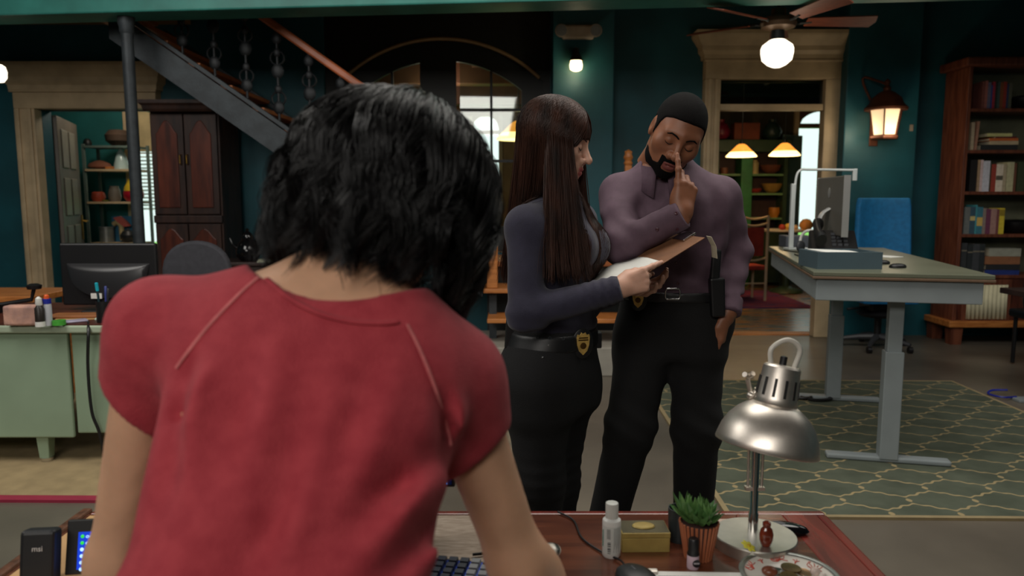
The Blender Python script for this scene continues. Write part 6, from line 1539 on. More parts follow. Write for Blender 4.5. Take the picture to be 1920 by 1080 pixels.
    st0 = rng.uniform(0, .35, n)[:, None]; phi = phi * (1 - st0) + st0 * pi / 2 * (0.25 + .75 * s)
    dn = np.clip((t - .52) / .48, 0, 1)
    Rm = (.112 + .032 * lay)[:, None]
    r = np.where(t < .52, np.sin(phi) * Rm, Rm * (1.0 + .03 * np.sin(dn * pi) - .13 * dn ** 2))
    zend = (-.100 + cend[cid] + rng.normal(0, .008, n) - .022 * (1 - lay))[:, None] + .02 * np.cos(az - pi)[:, None] * 0
    z = np.where(t < .52, .022 + (.098 + .026 * lay[:, None]) * np.cos(phi), .022 + (zend - .022) * dn)
    wv = (t ** 1.2) * (.013 + .006 * lay[:, None])
    rad = wv * np.sin(cfr[cid][:, None] * 9 * t + cph[cid, 0][:, None]); tan = wv * 1.25 * np.sin(cfr[cid][:, None] * 8 * t + cph[cid, 1][:, None])
    conv = (caz[cid] - az)[:, None] * .75 * t ** 1.5
    azt = az[:, None] + conv + tan / .12
    # az=0 is the back of the head; leave the face open
    rr = r + rad + rng.normal(0, .0022, (n, 1)) * t
    X = np.sin(azt) * rr * 1.0; Y = -np.cos(azt) * rr * 1.04 - .010; Z = z + rng.normal(0, .003, (n, 1)) + .25 * rad
    P = np.stack([X, Y, Z], -1)
    keep = ~((np.cos(az) < -.55) & (zend[:, 0] < 0) & (rng.uniform(size=n) < .85)); P = P[keep]; n = len(P)
    W_ = (P.reshape(-1, 3) * HS) @ HR.T + hc
    sag = np.clip(-(P[..., 2]) - .02, 0, 1).reshape(-1) * .35; W_[:, 2] -= sag * .12
    W_ = push(lambda p: np.minimum(base(p), shirt(p)), W_, .004, 2)
    v, q = strands(W_.reshape(n, K, 3), .00085, .00025); npmesh('hair', v, q, mh, o)
    return o
P1 = front_woman()
# ------------------------------------------------------------------ long haired woman holding the clipboard
def long_woman():
    yaw = math.radians(33); F = V(math.cos(yaw), -math.sin(yaw), 0); Rt = V(F[1], -F[0], 0)
    Y0 = 2.36
    def C(u, v): return J(u, v, Y0)
    st = [(1030, 760, .170, .130), (1030, 705, .176, .136), (1034, 655, .160, .122), (1040, 615, .142, .112), (1041, 565, .125, .100), (1038, 510, .135, .108), (1038, 465, .150, .122), (1036, 430, .158, .112), (1040, 398, .125, .085), (1046, 375, .07, .06), (1048, 350, .048, .05)]
    o0 = C(1036, 760); A = V(0, 0, 1); rows = []
    for u, v, a, b in st:
        c = C(u, v); rows.append((c[2] - o0[2], (c - o0) @ Rt, (c - o0) @ F, a, b))
    tor = Loft(o0, Rt, A, rows, 2.2); 
    if tor.F @ F < 0: tor.F = -tor.F
    # Loft front = A x R; check handedness
    for i, (u, v, a, b) in enumerate(st): pass
    sR, eR, wR = J(987, 424, 2.225), J(985, 588, 2.165), J(1160, 541, 2.13)
    sL, eL, wL = J(1082, 414, 2.50), J(1088, 574, 2.50), J(1168, 538, 2.37)
    hc = J(1041, 268, 2.33); HR = frame(V(.935, -.24, -.27), V(.25, -.05, .965))
    nk = C(1044, 385); nt = hc + HR @ V(0, -.03, -.07)
    legs = [(J(1008, 725, 2.29), J(1012, 905, 2.25), J(1016, 1130, 2.31)), (J(1052, 725, 2.43), J(1043, 905, 2.40), J(1046, 1110, 2.45))]
    bust = [J(1078, 462, 2.26), J(1104, 462, 2.36)]
    def base(p, off=0):
        d = tor(p, off)
        for b in bust: d = smin(d, np.linalg.norm(p - b, axis=1) - (.052 + off), .05)
        d = smin(d, rc(p, nk, nt, .047 + off * .5, .045), .04)
        d = smin(d, rc(p, C(1034, 408), sR, .045 + off, .046 + off), .05); d = smin(d, rc(p, C(1046, 408), sL, .045 + off, .046 + off), .05)
        return d
    def arms(p, off): return np.minimum(chain(p, [sR, eR, wR], [.047 + off, .039 + off, .026 + off], .03), chain(p, [sL, eL, wL], [.047 + off, .039 + off, .026 + off], .03))
    def skin(p):
        d = smin(base(p), arms(p, 0), .03)
        for a, b, c in legs: d = smin(d, chain(p, [a, b, c], [.075, .05, .04], .04), .05)
        return d
    def top(p):
        d = smin(base(p, .0135), arms(p, .0125), .028)
        # gathers at elbow, cuff and waist
        e1 = np.exp(-((np.linalg.norm(p - eR, axis=1)) / .09) ** 2); dirf = (wR - eR) / np.linalg.norm(wR - eR)
        s = (p - eR) @ dirf
        d = d - .0035 * e1 * np.sin(95 * ((p - eR) @ V(.75, 0, .66))) 
        ecf = np.exp(-((s - .24) / .06) ** 2) * (np.linalg.norm(np.cross(p - eR, dirf), axis=1) < .07)
        d = d - .0028 * ecf * np.sin(230 * s + 40 * p[:, 2])
        hz_ = J(1040, 615, Y0)[2]
        ew = np.exp(-((p[:, 2] - hz_ - .03) / .05) ** 2); d = d - .003 * ew * np.sin(120 * p[:, 2] + 8 * p[:, 0]) - .0022 * wob(p, (16, 16, 16), 8)
        d = smax(d, hz_ - p[:, 2], .008)
        for w_, e_ in ((wR, eR), (wL, eL)):
            dd = (w_ - e_) / np.linalg.norm(w_ - e_)
            nearw = np.linalg.norm(p - w_, axis=1) < .09
            d = np.where(nearw, smax(d, (p - w_) @ dd - .006, .003), d)
        zn = C(1044, 366)[2]
        d = smax(d, -(ell(p, C(1050, 362) , (.066, .066, .034))), .008)
        return d
    def jeans(p):
        d = tor(p, .011)
        gl = ell(p, C(975, 712) + V(.03, 0, 0), (.085, .11, .10)); d = smin(d, gl, .06)
        for a, b, c in legs: d = smin(d, chain(p, [a, b, c], [.108, .070, .052], .05), .08)
        d = d - .0016 * wob(p, (30, 30, 14), 4) - .0022 * np.exp(-((p[:, 2] - legs[0][1][2]) / .1) ** 2) * np.sin(150 * p[:, 2])
        return smax(d, p[:, 2] - J(1040, 606, Y0)[2], .006)
    parts = []
    hf = head_fn(); v, q = surf(hf, (-.095, -.125, -.15), (.095, .14, .13), .0028); parts.append((place(v, hc, HR, .99), q, lipmask(v)))
    pts = [sR, eR, wR, sL, eL, wL, nk] + [x for l in legs for x in l]
    lo, hi = bounds(pts, .13); v, q = surf(skin, lo, hi, .011); parts.append((relax(v, q, 1), q, None))
    fR = [(4, 18, 14, 8), (0, 62, 58, 30), (-3, 68, 62, 34), (-8, 70, 60, 34)]
    thR = [(.020, .018, -.008), (.036, .045, -.020), (.036, .075, -.028), (.030, .1, -.032)]
    hR = frame(V(.93, .12, .30), V(.15, -.97, .22))
    v, q = surf(hand_fn(-1, fR, thR, .93), (-.08, -.07, -.11), (.08, .21, .04), .0025); parts.append((place(v, wR, hR), q, None))
    fL = [(4, 30, 30, 15), (0, 35, 35, 18), (-3, 38, 36, 18), (-8, 40, 36, 20)]
    v, q = surf(hand_fn(1, fL, [(.022, .02, -.008), (.042, .045, -.018), (.05, .075, -.022), (.05, .1, -.024)], .92), (-.08, -.07, -.11), (.08, .21, .04), .003); parts.append((place(v, wL, frame(V(.95, -.1, -.05), V(.0, .6, -.75))), q, None))
    o = person('person', 'long haired woman in navy top and black jeans holding a brown clipboard', parts, skinmat('fair_skin', (206, 160, 138), (176, 88, 86)))
    lo, hi = bounds([sR, eR, wR, sL, eL, wL, nk, C(1034, 620)], .12)
    v, q = surf(top, lo, hi, .006); npmesh('top', relax(v, q, 1), q, M('navy_jersey', (44, 42, 60), .9, var=.1, vscale=30, bump=.2, bscale=400, sheen=.15), o)
    lo, hi = bounds([x for l in legs for x in l] + [C(1034, 620)], .17)
    v, q = surf(jeans, lo, hi, .008); npmesh('jeans', relax(v, q, 1), q, M('black_denim', (12, 12, 14), .85, var=.1, vscale=20, bump=.2, bscale=300), o)
    zb1, zb2 = J(1040, 616, Y0)[2], J(1040, 646, Y0)[2]
    def belt(p): return smax(smax(tor(p, .0155), p[:, 2] - zb1, .003), zb2 - p[:, 2], .003)
    lo, hi = bounds([C(1034, 600), C(1034, 660)], .22); lo[2], hi[2] = zb2 - .02, zb1 + .02
    v, q = surf(belt, lo, hi, .006); bo_ = npmesh('belt', v, q, M('black_leather', (22, 22, 24), .45, var=.1), o)
    for u, v_ in ((1006, 618), (1031, 620), (1031, 634), (1054, 622), (1056, 635), (1008, 632)):
        h_ = hit(belt, u, v_, 2.0); MB().lathe([(.0032, -.001), (.005, -.001), (.005, .0015), (.0032, .0015)], 12, Matrix.Translation(h_) @ Matrix.Rotation(pi / 2, 4, 'X'), cap=False).obj('eyelet', m_iron, bo_)
    h_ = hit(belt, 1091, 643, 2.0); g = grad(belt, h_[None])[0]; g[2] = 0; g /= np.linalg.norm(g)
    g = V(.25, -.97, 0); rt = np.cross(g, V(0, 0, 1)); badge(o, h_ + g * .004, np.stack([-rt if rt[0] < 0 else rt, g, V(0, 0, 1)], 1), 1.12)
    # holster and pouch
    hp2 = hit(jeans, 962, 610, 2.0)
    Q = Matrix.Translation(hp2 + V(-.005, -.01, 0)) @ Matrix.Rotation(.08, 4, 'Y')
    hs = MB(); hs.add(*(lambda t: (t.v, t.f))(MB().box((0, 0, -.015), (.034, .05, .11), None, (1.1, 1))), Q); hol = hs.obj('holster', m_blkpl, o, bevel=.006)
    MB().add(*(lambda t: (t.v, t.f))(MB().box((.008, 0, .075), (.026, .038, .085), (0, -.12, 0))), Q).obj('pistol_grip', M('gun_black', (26, 28, 30), .4), hol, bevel=.006)
    hp3 = hit(jeans, 1121, 640, 2.0); MB().box((hp3[0] - .004, hp3[1] + .05, hp3[2] + .0), (.05, .06, .075)).obj('belt_pouch', m_blkpl, o, bevel=.006)
    for u, v_ in ((1028, 647), (1017, 670)):
        h_ = hit(jeans, u, v_, 2.0); MB().ball(h_, .0035, 10, 6).obj('rivet', m_chrome, o)
    for l in legs:
        def boot(p, c=l[2]): return smax(smin(ell(p, c + V(.06, -.035, -.04), (.11, .05, .045), np.stack([V(.87, -.5, 0), V(.5, .87, 0), V(0, 0, 1)], 1)), rc(p, c + V(0, 0, .08), c + V(0, 0, -.03), .056, .05), .04), .001 - p[:, 2], .004)
        lo, hi = bounds([l[2]], .22); v, q = surf(boot, lo, hi, .01); npmesh('boot', relax(v, q, 1), q, m_blkpl, o)
    # face detail
    mdk = M('dark_lash', (24, 16, 14), .6, var=0)
    def onface(x, z, g=.0005):
        p = march(hf, V(x, .16, z), V(0, -1, 0), .2); return hc + HR @ ((p + V(0, g, 0)) * .99)
    for s in (-1, 1):
        tubeobj('eyelashes', [onface(s * x, z, .0006) for x, z in ((.019, .0035), (.025, -.001), (.032, -.0035), (.040, -.001), (.046, .004))], [.0008, .0014, .0018, .002, .001], mdk, o, 6)
        tubeobj('eyebrow', [onface(s * x, z) for x, z in ((.014, .026), (.024, .0305), (.036, .031), (.046, .025))], [.0016, .0026, .0024, .001], M('brow_brown', (44, 28, 22), .7, var=0), o, 6, .6)
    # hair
    mh = M('dark_brown_hair', (70, 43, 33), .42, var=.35, vscale=24, rgb2=(34, 23, 19), stretch=(1, 1, .2), spec=.22)
    def cap(p):
        d = ell(p, V(0, -.016, .036), (.084, .103, .092)); front = p[:, 1] - (.03 + .35 * (p[:, 2] - .03)); return smax(smax(d, front, .015), -.05 - p[:, 2], .02)
    v, q = surf(cap, (-.12, -.14, -.12), (.12, .12, .15), .006); npmesh('hair_mass', place(relax(v, q, 2), hc, HR), q, mh, o)
    rng = np.random.RandomState(11); K = 22
    def over(p): return np.minimum(top(p), base(p, .008))
    out = []
    def fall(n, side, th0, th1, end_u, end_v, end_Y, spread, name_seed, du=None):
        """strands run from the parting over the skull to th, then hang to the end points"""
        th = rng.uniform(th0, th1, n); lay = rng.uniform(0, 1, n); part_y = rng.uniform(-.05, .07, n)
        root = np.stack([np.full(n, side * .004), part_y, np.full(n, .125)], 1)
        # leave point at ear height
        lx = side * np.abs(np.sin(th)) * (.087 + .012 * lay); ly = np.cos(th) * (.098 + .012 * lay) - .014; lz = rng.uniform(-.075, .03, n)
        leave = np.stack([lx, ly, lz], 1)
        t1 = np.linspace(0, 1, 9)
        arc = root[:, None] * (1 - t1)[None, :, None] + leave[:, None] * t1[None, :, None]
        # push out to the inflated ellipsoid
        c = V(0, -.016, .034); rr = V(.083, .103, .090) + .004
        e = np.linalg.norm((arc - c) / rr, axis=2, keepdims=True); sc2 = (1.05 + .10 * lay)[:, None, None] / np.maximum(e, 1e-6)
        arc = c + (arc - c) * sc2
        W_ = arc @ HR.T * 1.0 + hc
        a = W_[:, -1]
        ev = end_v + rng.normal(0, 7, n)
        if end_u is None:
            eu = np.interp(th, [.8, 1.1, 1.5, 1.56, 2.0, 2.7], [1108, 1070, 1030, 1000, 972, 942]) + rng.normal(0, 4, n); eY = np.where(th < 1.53, 2.13 + .09 * rng.uniform(0, 1, n), 2.34 + .09 * rng.uniform(0, 1, n))
        else:
            eu = end_u[0] + (end_u[1] - end_u[0]) * rng.uniform(0, 1, n); eY = end_Y[0] + (end_Y[1] - end_Y[0]) * rng.uniform(0, 1, n)
        b = np.stack([J(u, vv, y) for u, vv, y in zip(eu, ev, eY)])
        t2 = np.linspace(0, 1, K - 8)[1:]
        lo_ = a[:, None] * (1 - t2)[None, :, None] + b[:, None] * t2[None, :, None]
        ease = (t2 ** 1.15)[None]; lo_[..., 0] = a[:, None, 0] + (b[:, None, 0] - a[:, None, 0]) * ease; lo_[..., 1] = a[:, None, 1] + (b[:, None, 1] - a[:, None, 1]) * ease
        ph = np.floor(eu / 7) * 1.7
        lo_[..., 0] += .0045 * np.sin(5 * t2[None] + ph[:, None]) * t2[None]; lo_[..., 1] += .004 * np.cos(4 * t2[None] + ph[:, None]) * t2[None]
        P = np.concatenate([W_, lo_], 1); k = P.shape[1]
        flat_ = push(over, P.reshape(-1, 3), .004 , 2); out.append(flat_.reshape(n, k, 3))
    fall(4800, 1, .8, 2.7, None, 516, None, 0, 0)      # near side: fan from the temple round to the back
    fall(900, -1, 1.7, 3.0, (940, 980), 500, (2.40, 2.50), 0, 3)
    fall(900, -1, .6, 1.1, (1088, 1118), 512, (2.28, 2.40), 0, 4)       # far side front
    P = np.concatenate(out)
    v, q = strands(P, .0010, .0004); npmesh('hair', v, q, mh, o)
    # fringe
    n = 1300; th = rng.uniform(-.62, .62, n); lay = rng.uniform(0, 1, n); k = 12; t = np.linspace(0, 1, k)[None]
    phi = (.12 + .88 * t) * 1.42; Rr = (1.02 + .05 * lay)[:, None]
    X = np.sin(th)[:, None] * np.sin(phi) * .080 * Rr; Y = -.012 + np.cos(th)[:, None] * np.sin(phi) * .103 * Rr + .004 * t; Z = .036 + np.cos(phi) * .090 * Rr - .012 * t ** 2 - (.010 * np.abs(th) + rng.normal(0, .002, n))[:, None] * t
    P = np.stack([X, Y, Z], -1); W_ = (P.reshape(-1, 3) @ HR.T + hc).reshape(n, k, 3)
    v, q = strands(W_, .0009, .0004); npmesh('fringe', v, q, mh, o)
    # clipboard in her hands
    a, b, c, d_ = J(1150, 520, 2.20), J(1207, 515, 2.175), J(1325, 445, 2.22), J(1293, 433, 2.33)
    cbw = T('clipboard', 'brown clipboard with white sheets held between woman and man', 'clipboard', Vector(a))
    u_ = J(1322, 446, 2.215) - J(1200, 521, 2.165); ul = np.linalg.norm(u_); u_ /= ul
    wv_ = J(1293, 432, 2.36) - J(1322, 446, 2.215); wv_ -= u_ * (wv_ @ u_); wl_ = np.linalg.norm(wv_); wv_ /= wl_; nn_ = np.cross(u_, wv_)
    if nn_[2] < 0: nn_ = -nn_
    org = J(1200, 521, 2.165)
    def quad(name, u0, u1, w0, w1, z0, z1, mat, par, bev=0):
        vs = [tuple(org + u_ * uu + wv_ * ww + nn_ * zz - a) for zz in (z0, z1) for uu, ww in ((u0, w0), (u1, w0), (u1, w1), (u0, w1))]
        return MB().add(vs, [(0, 3, 2, 1), (4, 5, 6, 7), (0, 1, 5, 4), (1, 2, 6, 5), (2, 3, 7, 6), (3, 0, 4, 7)]).obj(name, mat, par, bevel=bev)
    m_mas = M('clipboard_brown', (122, 82, 54), .6, var=.12, vscale=30)
    quad('board', -.06, ul, 0, .215, -.0015, .0015, m_mas, cbw, .001)
    cl = quad('clip', ul - .035, ul + .012, .07, .145, .0016, .008, m_chrome, cbw, .002)
    # lifted sheets curling toward her
    sh = MB(); ns = 14
    for i in range(ns + 1):
        t = i / ns
        for w2 in (.0, .1, .2):
            s = .085 - .19 * t
            p = org + u_ * s + wv_ * (w2 + .005) + nn_ * (.004 + .012 * math.sin(t * 2.2) + .004 * math.sin(9 * t + w2 * 20)) - a; sh.v.append(tuple(p))
    for i in range(ns):
        for j in range(2): e = i * 3 + j; sh.f.append((e, e + 1, e + 4, e + 3)); sh.mi.append(0)
    sh.obj('lifted_sheets', m_paper, cbw, smooth=60, solid=.0012)
    fl = MB(); pts_ = [J(1334, 444, 2.24), J(1343, 462, 2.24), J(1345, 485, 2.24)]
    for p in pts_:
        for dy in (0, .06): fl.v.append(tuple(p + V(.0, dy, 0) - a))
    fl.f += [(0, 1, 3, 2), (2, 3, 5, 4)]; fl.mi += [0, 0]; fl.obj('folded_back_sheet', M('cream_sheet', (226, 214, 186), .8), cbw, solid=.0008)
    return o
P2 = long_woman()
# ------------------------------------------------------------------ man in the plum shirt
def man():
    yaw = math.radians(14); F = V(-math.sin(yaw), -math.cos(yaw), 0); Rt = V(F[1], -F[0], 0); Y0 = 2.60
    def C(u, v): return J(u, v, Y0)
    st = [(1255, 665, .175, .115), (1256, 600, .176, .118), (1258, 552, .158, .112), (1262, 500, .160, .116), (1264, 450, .168, .122), (1262, 405, .182, .126), (1258, 370, .180, .112), (1252, 345, .130, .088), (1246, 325, .075, .066), (1244, 305, .058, .058)]
    o0 = C(1256, 665); A = V(0, 0, 1); rows = [(C(u, v)[2] - o0[2], (C(u, v) - o0) @ Rt, (C(u, v) - o0) @ F, a, b) for u, v, a, b in st]
    tor = Loft(o0, Rt, A, rows, 2.5)
    if tor.F @ F < 0: tor.F = -tor.F
    sR, eR, wR = J(1160, 362, 2.61), J(1166, 460, 2.42), J(1279, 402, 2.335)
    sL, eL, wL = J(1352, 368, 2.57), J(1376, 470, 2.62), J(1364, 586, 2.50)
    hc = J(1268, 250, 2.50); HR = frame(V(-.10, -.86, -.50), V(.33, -.44, .83)); HS = 1.07
    nk = C(1247, 345); nt = hc + HR @ (V(0, -.035, -.075) * HS)
    legs = [(J(1208, 640, 2.58), J(1182, 800, 2.52), J(1122, 1045, 2.62)), (J(1306, 640, 2.58), J(1306, 800, 2.54), J(1296, 1040, 2.60))]
    def base(p, off=0):
        d = tor(p, off); d = smin(d, rc(p, nk, nt, .060 + off * .4, .055), .03)
        d = smin(d, rc(p, C(1246, 318), sR + V(.02, 0, -.004), .050 + off, .055 + off), .05); return smin(d, rc(p, C(1250, 318), sL + V(-.02, 0, -.004), .050 + off, .055 + off), .05)
    def arms(p, off, k=.03):
        return np.minimum(chain(p, [sR, eR, wR], [.056 + off, .048 + off, .031 + off], k), chain(p, [sL, eL, wL], [.056 + off, .047 + off, .034 + off], k))
    def skin(p):
        d = smin(base(p), arms(p, 0), .03)
        for a, b, c in legs: d = smin(d, chain(p, [a, b, c], [.085, .058, .045], .04), .05)
        return d
    ax_ = (nt - nk) / np.linalg.norm(nt - nk); fN_ = F - ax_ * (F @ ax_); fN_ /= np.linalg.norm(fN_); rN_ = np.cross(fN_, ax_); cen_ = J(1243, 316, 2.57)
    def creases(p, c, dirv, freq, sig, amp):
        return amp * np.exp(-(np.linalg.norm(p - c, axis=1) / sig) ** 2) * np.sin(freq * ((p - c) @ dirv) + 2.5 * wob(p, (14, 14, 14), 21))
    zb = J(1262, 547, Y0)[2]
    def shirt(p):
        d = smin(base(p, .010), arms(p, .011), .03)
        d = d - creases(p, eR, V(.5, -.2, .85), 95, .10, .0055) - creases(p, (sR + eR) / 2, V(.5, .1, -.86), 70, .11, .0040) - creases(p, eL, V(.3, 0, .95), 85, .12, .0050) - creases(p, (eL + wL) / 2, V(.2, 0, .98), 85, .10, .0045)
        d = d - creases(p, C(1330, 400) + V(0, -.1, 0), V(.9, 0, .4), 70, .12, .0045) - creases(p, C(1200, 400) + V(0, -.1, 0), V(.85, 0, -.5), 75, .11, .0045)
        d = d - creases(p, C(1300, 490) + V(0, -.1, 0), V(.75, 0, -.66), 60, .14, .0042) - creases(p, C(1262, 530) + V(0, -.1, 0), V(.3, 0, .95), 90, .09, .003) - .0022 * wob(p, (20, 20, 14), 13)
        d = smax(d, zb - p[:, 2], .006)
        for w_, e_ in ((wR, eR), (wL, eL)):
            dd = (w_ - e_) / np.linalg.norm(w_ - e_); nw = np.linalg.norm(p - w_, axis=1) < .10
            s = (p - w_) @ dd
            cuff = smax(np.abs(s + .025) - .03, np.linalg.norm(np.cross(p - w_, dd), axis=1) - .047, .004)
            d = np.where(nw, np.minimum(smax(d, s - .004, .003), cuff), d)
        # hand in pocket: let the forearm stay clear
        d = smax(d, -ell(p, cen_ + ax_ * .035 + fN_ * .03, (.072, .085, .062), np.stack([rN_, fN_, ax_], 1)), .006)
        return d
    def trousers(p):
        d = tor(p, .012)
        for a, b, c in legs: d = smin(d, chain(p, [a, b, c], [.098, .080, .066], .05), .05)
        for (a, b, c), fx in zip(legs, (-.02, .0)):
            cz = a * .5 + b * .5
            d = d - .0018 * np.exp(-((p[:, 2] - b[2]) / .10) ** 2) * np.sin(70 * p[:, 2] + 45 * p[:, 0])
        d = d - .0028 * wob(p, (22, 22, 9), 17)
        d = smin(d, ell(p, J(1350, 600, 2.54), (.05, .06, .075)), .03)
        return smax(d, p[:, 2] - J(1262, 546, Y0)[2], .005)
    parts = []
    hf = head_fn(True); v, q = surf(hf, (-.095, -.125, -.15), (.095, .14, .13), .0026); parts.append((place(v, hc, HR, HS), q, lipmask(v)))
    pts = [sR, eR, wR, sL, eL, wL, nk] + [x for l in legs for x in l]
    lo, hi = bounds(pts, .14); v, q = surf(skin, lo, hi, .012); parts.append((relax(v, q, 1), q, None))
    # right hand raised to the nose, index extended
    fR = [(9, 2, 8, 6), (0, 38, 98, 55), (-3, 46, 100, 55), (-7, 54, 98, 52)]
    thR = [(.008, .016, -.014), (.002, .040, -.032), (-.008, .060, -.040), (-.018, .074, -.040)]
    tip = hc + HR @ (V(-.004, .128, -.010) * HS)
    Dh = V(.16, .12, .97); Nh = V(.28, -.95, .05)
    hR = frame(Dh, Nh)
    v, q = surf(hand_fn(-1, fR, thR, 1.03), (-.09, -.075, -.12), (.09, .23, .045), .0026); parts.append((place(v, wR, hR), q, None))
    fL = [(2, 10, 12, 6)] * 4
    v, q = surf(hand_fn(1, fL, [(.02, .02, -.008), (.036, .05, -.016), (.038, .08, -.02), (.036, .1, -.022)], 1.02), (-.09, -.075, -.08), (.09, .22, .05), .005); parts.append((place(v, wL, frame(V(-.12, .05, -1), V(.8, -.5, -.1))), q, None))
    o = person('person', 'bearded man in plum shirt and black trousers touching his nose', parts, skinmat('brown_skin', (142, 92, 66), (132, 72, 66)))
    lo, hi = bounds([sR, eR, wR, sL, eL, wL, nk, C(1260, 560)], .13)
    plum = M('plum_cotton', (90, 69, 82), .82, var=.08, vscale=40, bump=.12, bscale=500)
    v, q = surf(shirt, lo, hi, .006); sh = npmesh('shirt', relax(v, q, 1), q, plum, o)
    lo, hi = bounds([x for l in legs for x in l] + [C(1256, 560)], .2)
    v, q = surf(trousers, lo, hi, .009); npmesh('trousers', relax(v, q, 1), q, M('black_wool', (12, 12, 13), .9, var=.1, vscale=20, bump=.15, bscale=300), o)
    z1_, z2_ = J(1262, 541, Y0)[2], J(1262, 560, Y0)[2]
    def belt(p): return smax(smax(tor(p, .0165), p[:, 2] - z1_, .003), z2_ - p[:, 2], .003)
    lo, hi = bounds([C(1256, 550)], .26); lo[2], hi[2] = z2_ - .02, z1_ + .02
    v, q = surf(belt, lo, hi, .006); bo_ = npmesh('belt', v, q, M('black_leather', (22, 22, 24), .45, var=.1), o)
    hb = hit(belt, 1262, 551, 2.2)
    bu = MB(); rr = .0032
    cs = [(-.022, -.018), (.018, -.018), (.022, -.010), (.022, .010), (.018, .018), (-.022, .018), (-.026, .01), (-.026, -.01)]
    bu.tube([(hb[0] + x, hb[1] - .004 + .012 * abs(x), hb[2] + z) for x, z in cs + cs[:2]], rr, 8); bu.obj('buckle', m_chrome, bo_, smooth=60)
    h_ = hit(belt, 1196, 556, 2.2); badge(o, h_ + V(-.0, -.006, -.004), np.stack([V(.98, -.2, 0), V(-.2, -.98, 0), V(0, 0, 1)], 1), 1.05)
    # holster on his left hip
    hh = hit(trousers, 1338, 556, 2.2)
    Q = Matrix.Translation((hh[0] + .005, hh[1] - .01, hh[2] + .03)) @ Matrix.Rotation(-.06, 4, 'Y')
    ho = MB().add(*(lambda t: (t.v, t.f))(MB().box((0, 0, -.03), (.045, .05, .13), None, (1.1, 1))), Q).obj('holster', m_blkpl, o, bevel=.006)
    MB().add(*(lambda t: (t.v, t.f))(MB().box((-.002, 0, .08), (.03, .04, .10), (0, .1, 0))), Q).obj('pistol_grip', M('gun_black', (26, 28, 30), .4), ho, bevel=.006)
    for l in legs:
        def shoe(p, c=l[2]): return smax(smin(ell(p, c + V(-.02, -.09, -.035), (.05, .13, .045)), rc(p, c + V(0, 0, .05), c + V(0, 0, -.03), .06, .052), .04), .001 - p[:, 2], .004)
        lo, hi = bounds([l[2]], .26); v, q = surf(shoe, lo, hi, .011); npmesh('shoe', relax(v, q, 1), q, m_gblk, o)
    # collar: folded band with two points
    ax = (nt - nk) / np.linalg.norm(nt - nk); fr = frame(ax, -F)   # y along neck
    cb = MB(); nth = 40; cen = J(1243, 316, 2.57)
    fN = F - ax * (F @ ax); fN /= np.linalg.norm(fN); rN = np.cross(fN, ax)
    for i in range(nth + 1):
        th = -pi + .22 + (2 * pi - .44) * i / nth      # th=+-pi is the throat
        dirv = -(fN * math.cos(th)) * 1 + rN * math.sin(th); fr_ = max(0, (abs(th) - 1.7) / 1.2)
        for rad, hgt in ((.066, -.02), (.068, .026), (.074, .031), (.084 + .006 * fr_, .006 - .01 * fr_), (.096 + .022 * fr_, -.022 - .040 * fr_ ** 1.5)):
            cb.v.append(tuple(cen + dirv * rad + ax * (hgt - .012)))
    for i in range(nth):
        for j in range(4): e = i * 5 + j; cb.f.append((e, e + 1, e + 6, e + 5)); cb.mi.append(0)
    cb.obj('collar', plum, o, smooth=50, solid=.002)
    # placket edge and buttons
    pl_ = [hit(shirt, u, v, 2.15) for u, v in ((1246, 400), (1252, 430), (1258, 465), (1262, 500), (1265, 535))]
    for u, v in ((1268, 400), (1270, 430), (1268, 493), (1271, 531), (1232, 430)):
        b_ = hit(shirt, u, v, 2.1); g = grad(shirt, b_[None])[0]
        MB().lathe([(.0055, 0), (.0055, .002), (.004, .0026), (.001, .002)], 12, Matrix.Translation(b_) @ Vector(g).to_track_quat('Z', 'Y').to_matrix().to_4x4()).obj('button', M('plum_button', (72, 36, 46), .35), o)
    tubeobj('placket_edge', bez([hit(shirt, u, v, 2.15) for u, v in ((1272, 420), (1274, 450), (1276, 480), (1277, 510), (1277, 538))], 20), .0016, plum, o, 6)
    # short hair, beard, brows
    blk = M('short_black_hair', (11, 9, 9), .9, spec=.15, var=.25, vscale=200, bump=.5, bscale=700)
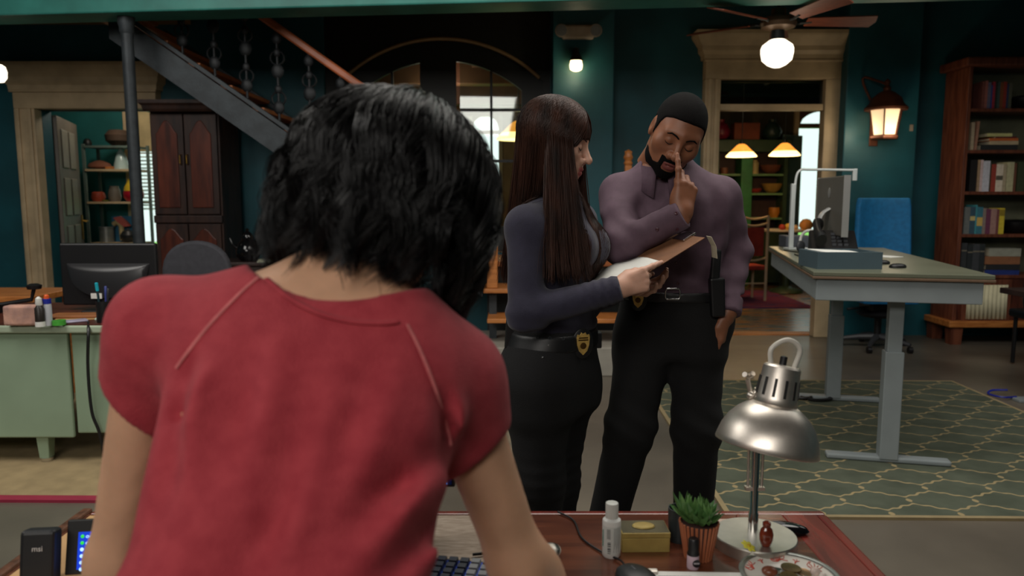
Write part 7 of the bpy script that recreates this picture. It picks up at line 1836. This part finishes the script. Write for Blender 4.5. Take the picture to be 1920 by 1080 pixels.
    def hairf(p):
        zh = np.interp(p[:, 1], [-.13, -.085, -.04, .0, .022, .034, .040, .060, .085, .1], [-.055, -.05, -.022, -.022, -.018, .010, .050, .064, .073, .080])
        return smax(hf(p) - .0032, (zh - p[:, 2]) * .8, .006)
    def hairf2(p):
        q = np.abs(p[:, 0]); ear = np.linalg.norm((np.stack([q, p[:, 1], p[:, 2]], 1) - V(.08, -.006, -.004)) / V(.03, .024, .035), axis=1) - 1
        return smax(hairf(p), -ear * .02, .004)
    v, q = surf(hairf2, (-.1, -.13, -.08), (.1, .12, .135), .0035); npmesh('hair', place(relax(v, q, 1), hc, HR, HS), q, blk, o)
    def beardf(p):
        s = np.abs(p[:, 0]); d = hf(p) - .0022
        low = p[:, 2] - np.interp(s, [0, .018, .030, .045, .062, .08], [-.083, -.081, -.070, -.078, -.066, -.03])      # jaw line and chin
        mous = np.maximum(np.abs(p[:, 2] + .047 + .12 * s) - .0055, s - .031); mous = np.maximum(mous, -(p[:, 1] - .05))
        corner = np.maximum(np.abs(s - .0275) - .006, np.abs(p[:, 2] + .063) - .022)
        side = np.maximum(np.maximum(low, -(p[:, 1] - .006)), s - .068)
        reg = np.minimum(np.minimum(side, mous), corner); reg = np.maximum(reg, -.118 - p[:, 2])
        return smax(d, reg * .7, .003)
    v, q = surf(beardf, (-.09, -.03, -.13), (.09, .13, .0), .0026); npmesh('beard', place(relax(v, q, 1), hc, HR, HS), q, blk, o)
    def onface(x, z, g=.0005):
        p = march(hf, V(x, .16, z), V(0, -1, 0), .2); return hc + HR @ ((p + V(0, g, 0)) * HS)
    for s in (-1, 1):
        tubeobj('eyebrow', [onface(s * x, z) for x, z in ((.012, .024), (.022, .029), (.036, .031), (.048, .024))], [.0034, .0046, .0042, .002], blk, o, 6, .6)
        tubeobj('eyelashes', [onface(s * x, z, .0004) for x, z in ((.019, .002), (.025, -.0025), (.032, -.0045), (.040, -.002), (.045, .002))], [.0006, .0013, .0015, .0013, .0007], M('dark_lash', (24, 16, 14), .6, var=0), o, 6)
    # ring
    return o
P3 = man()
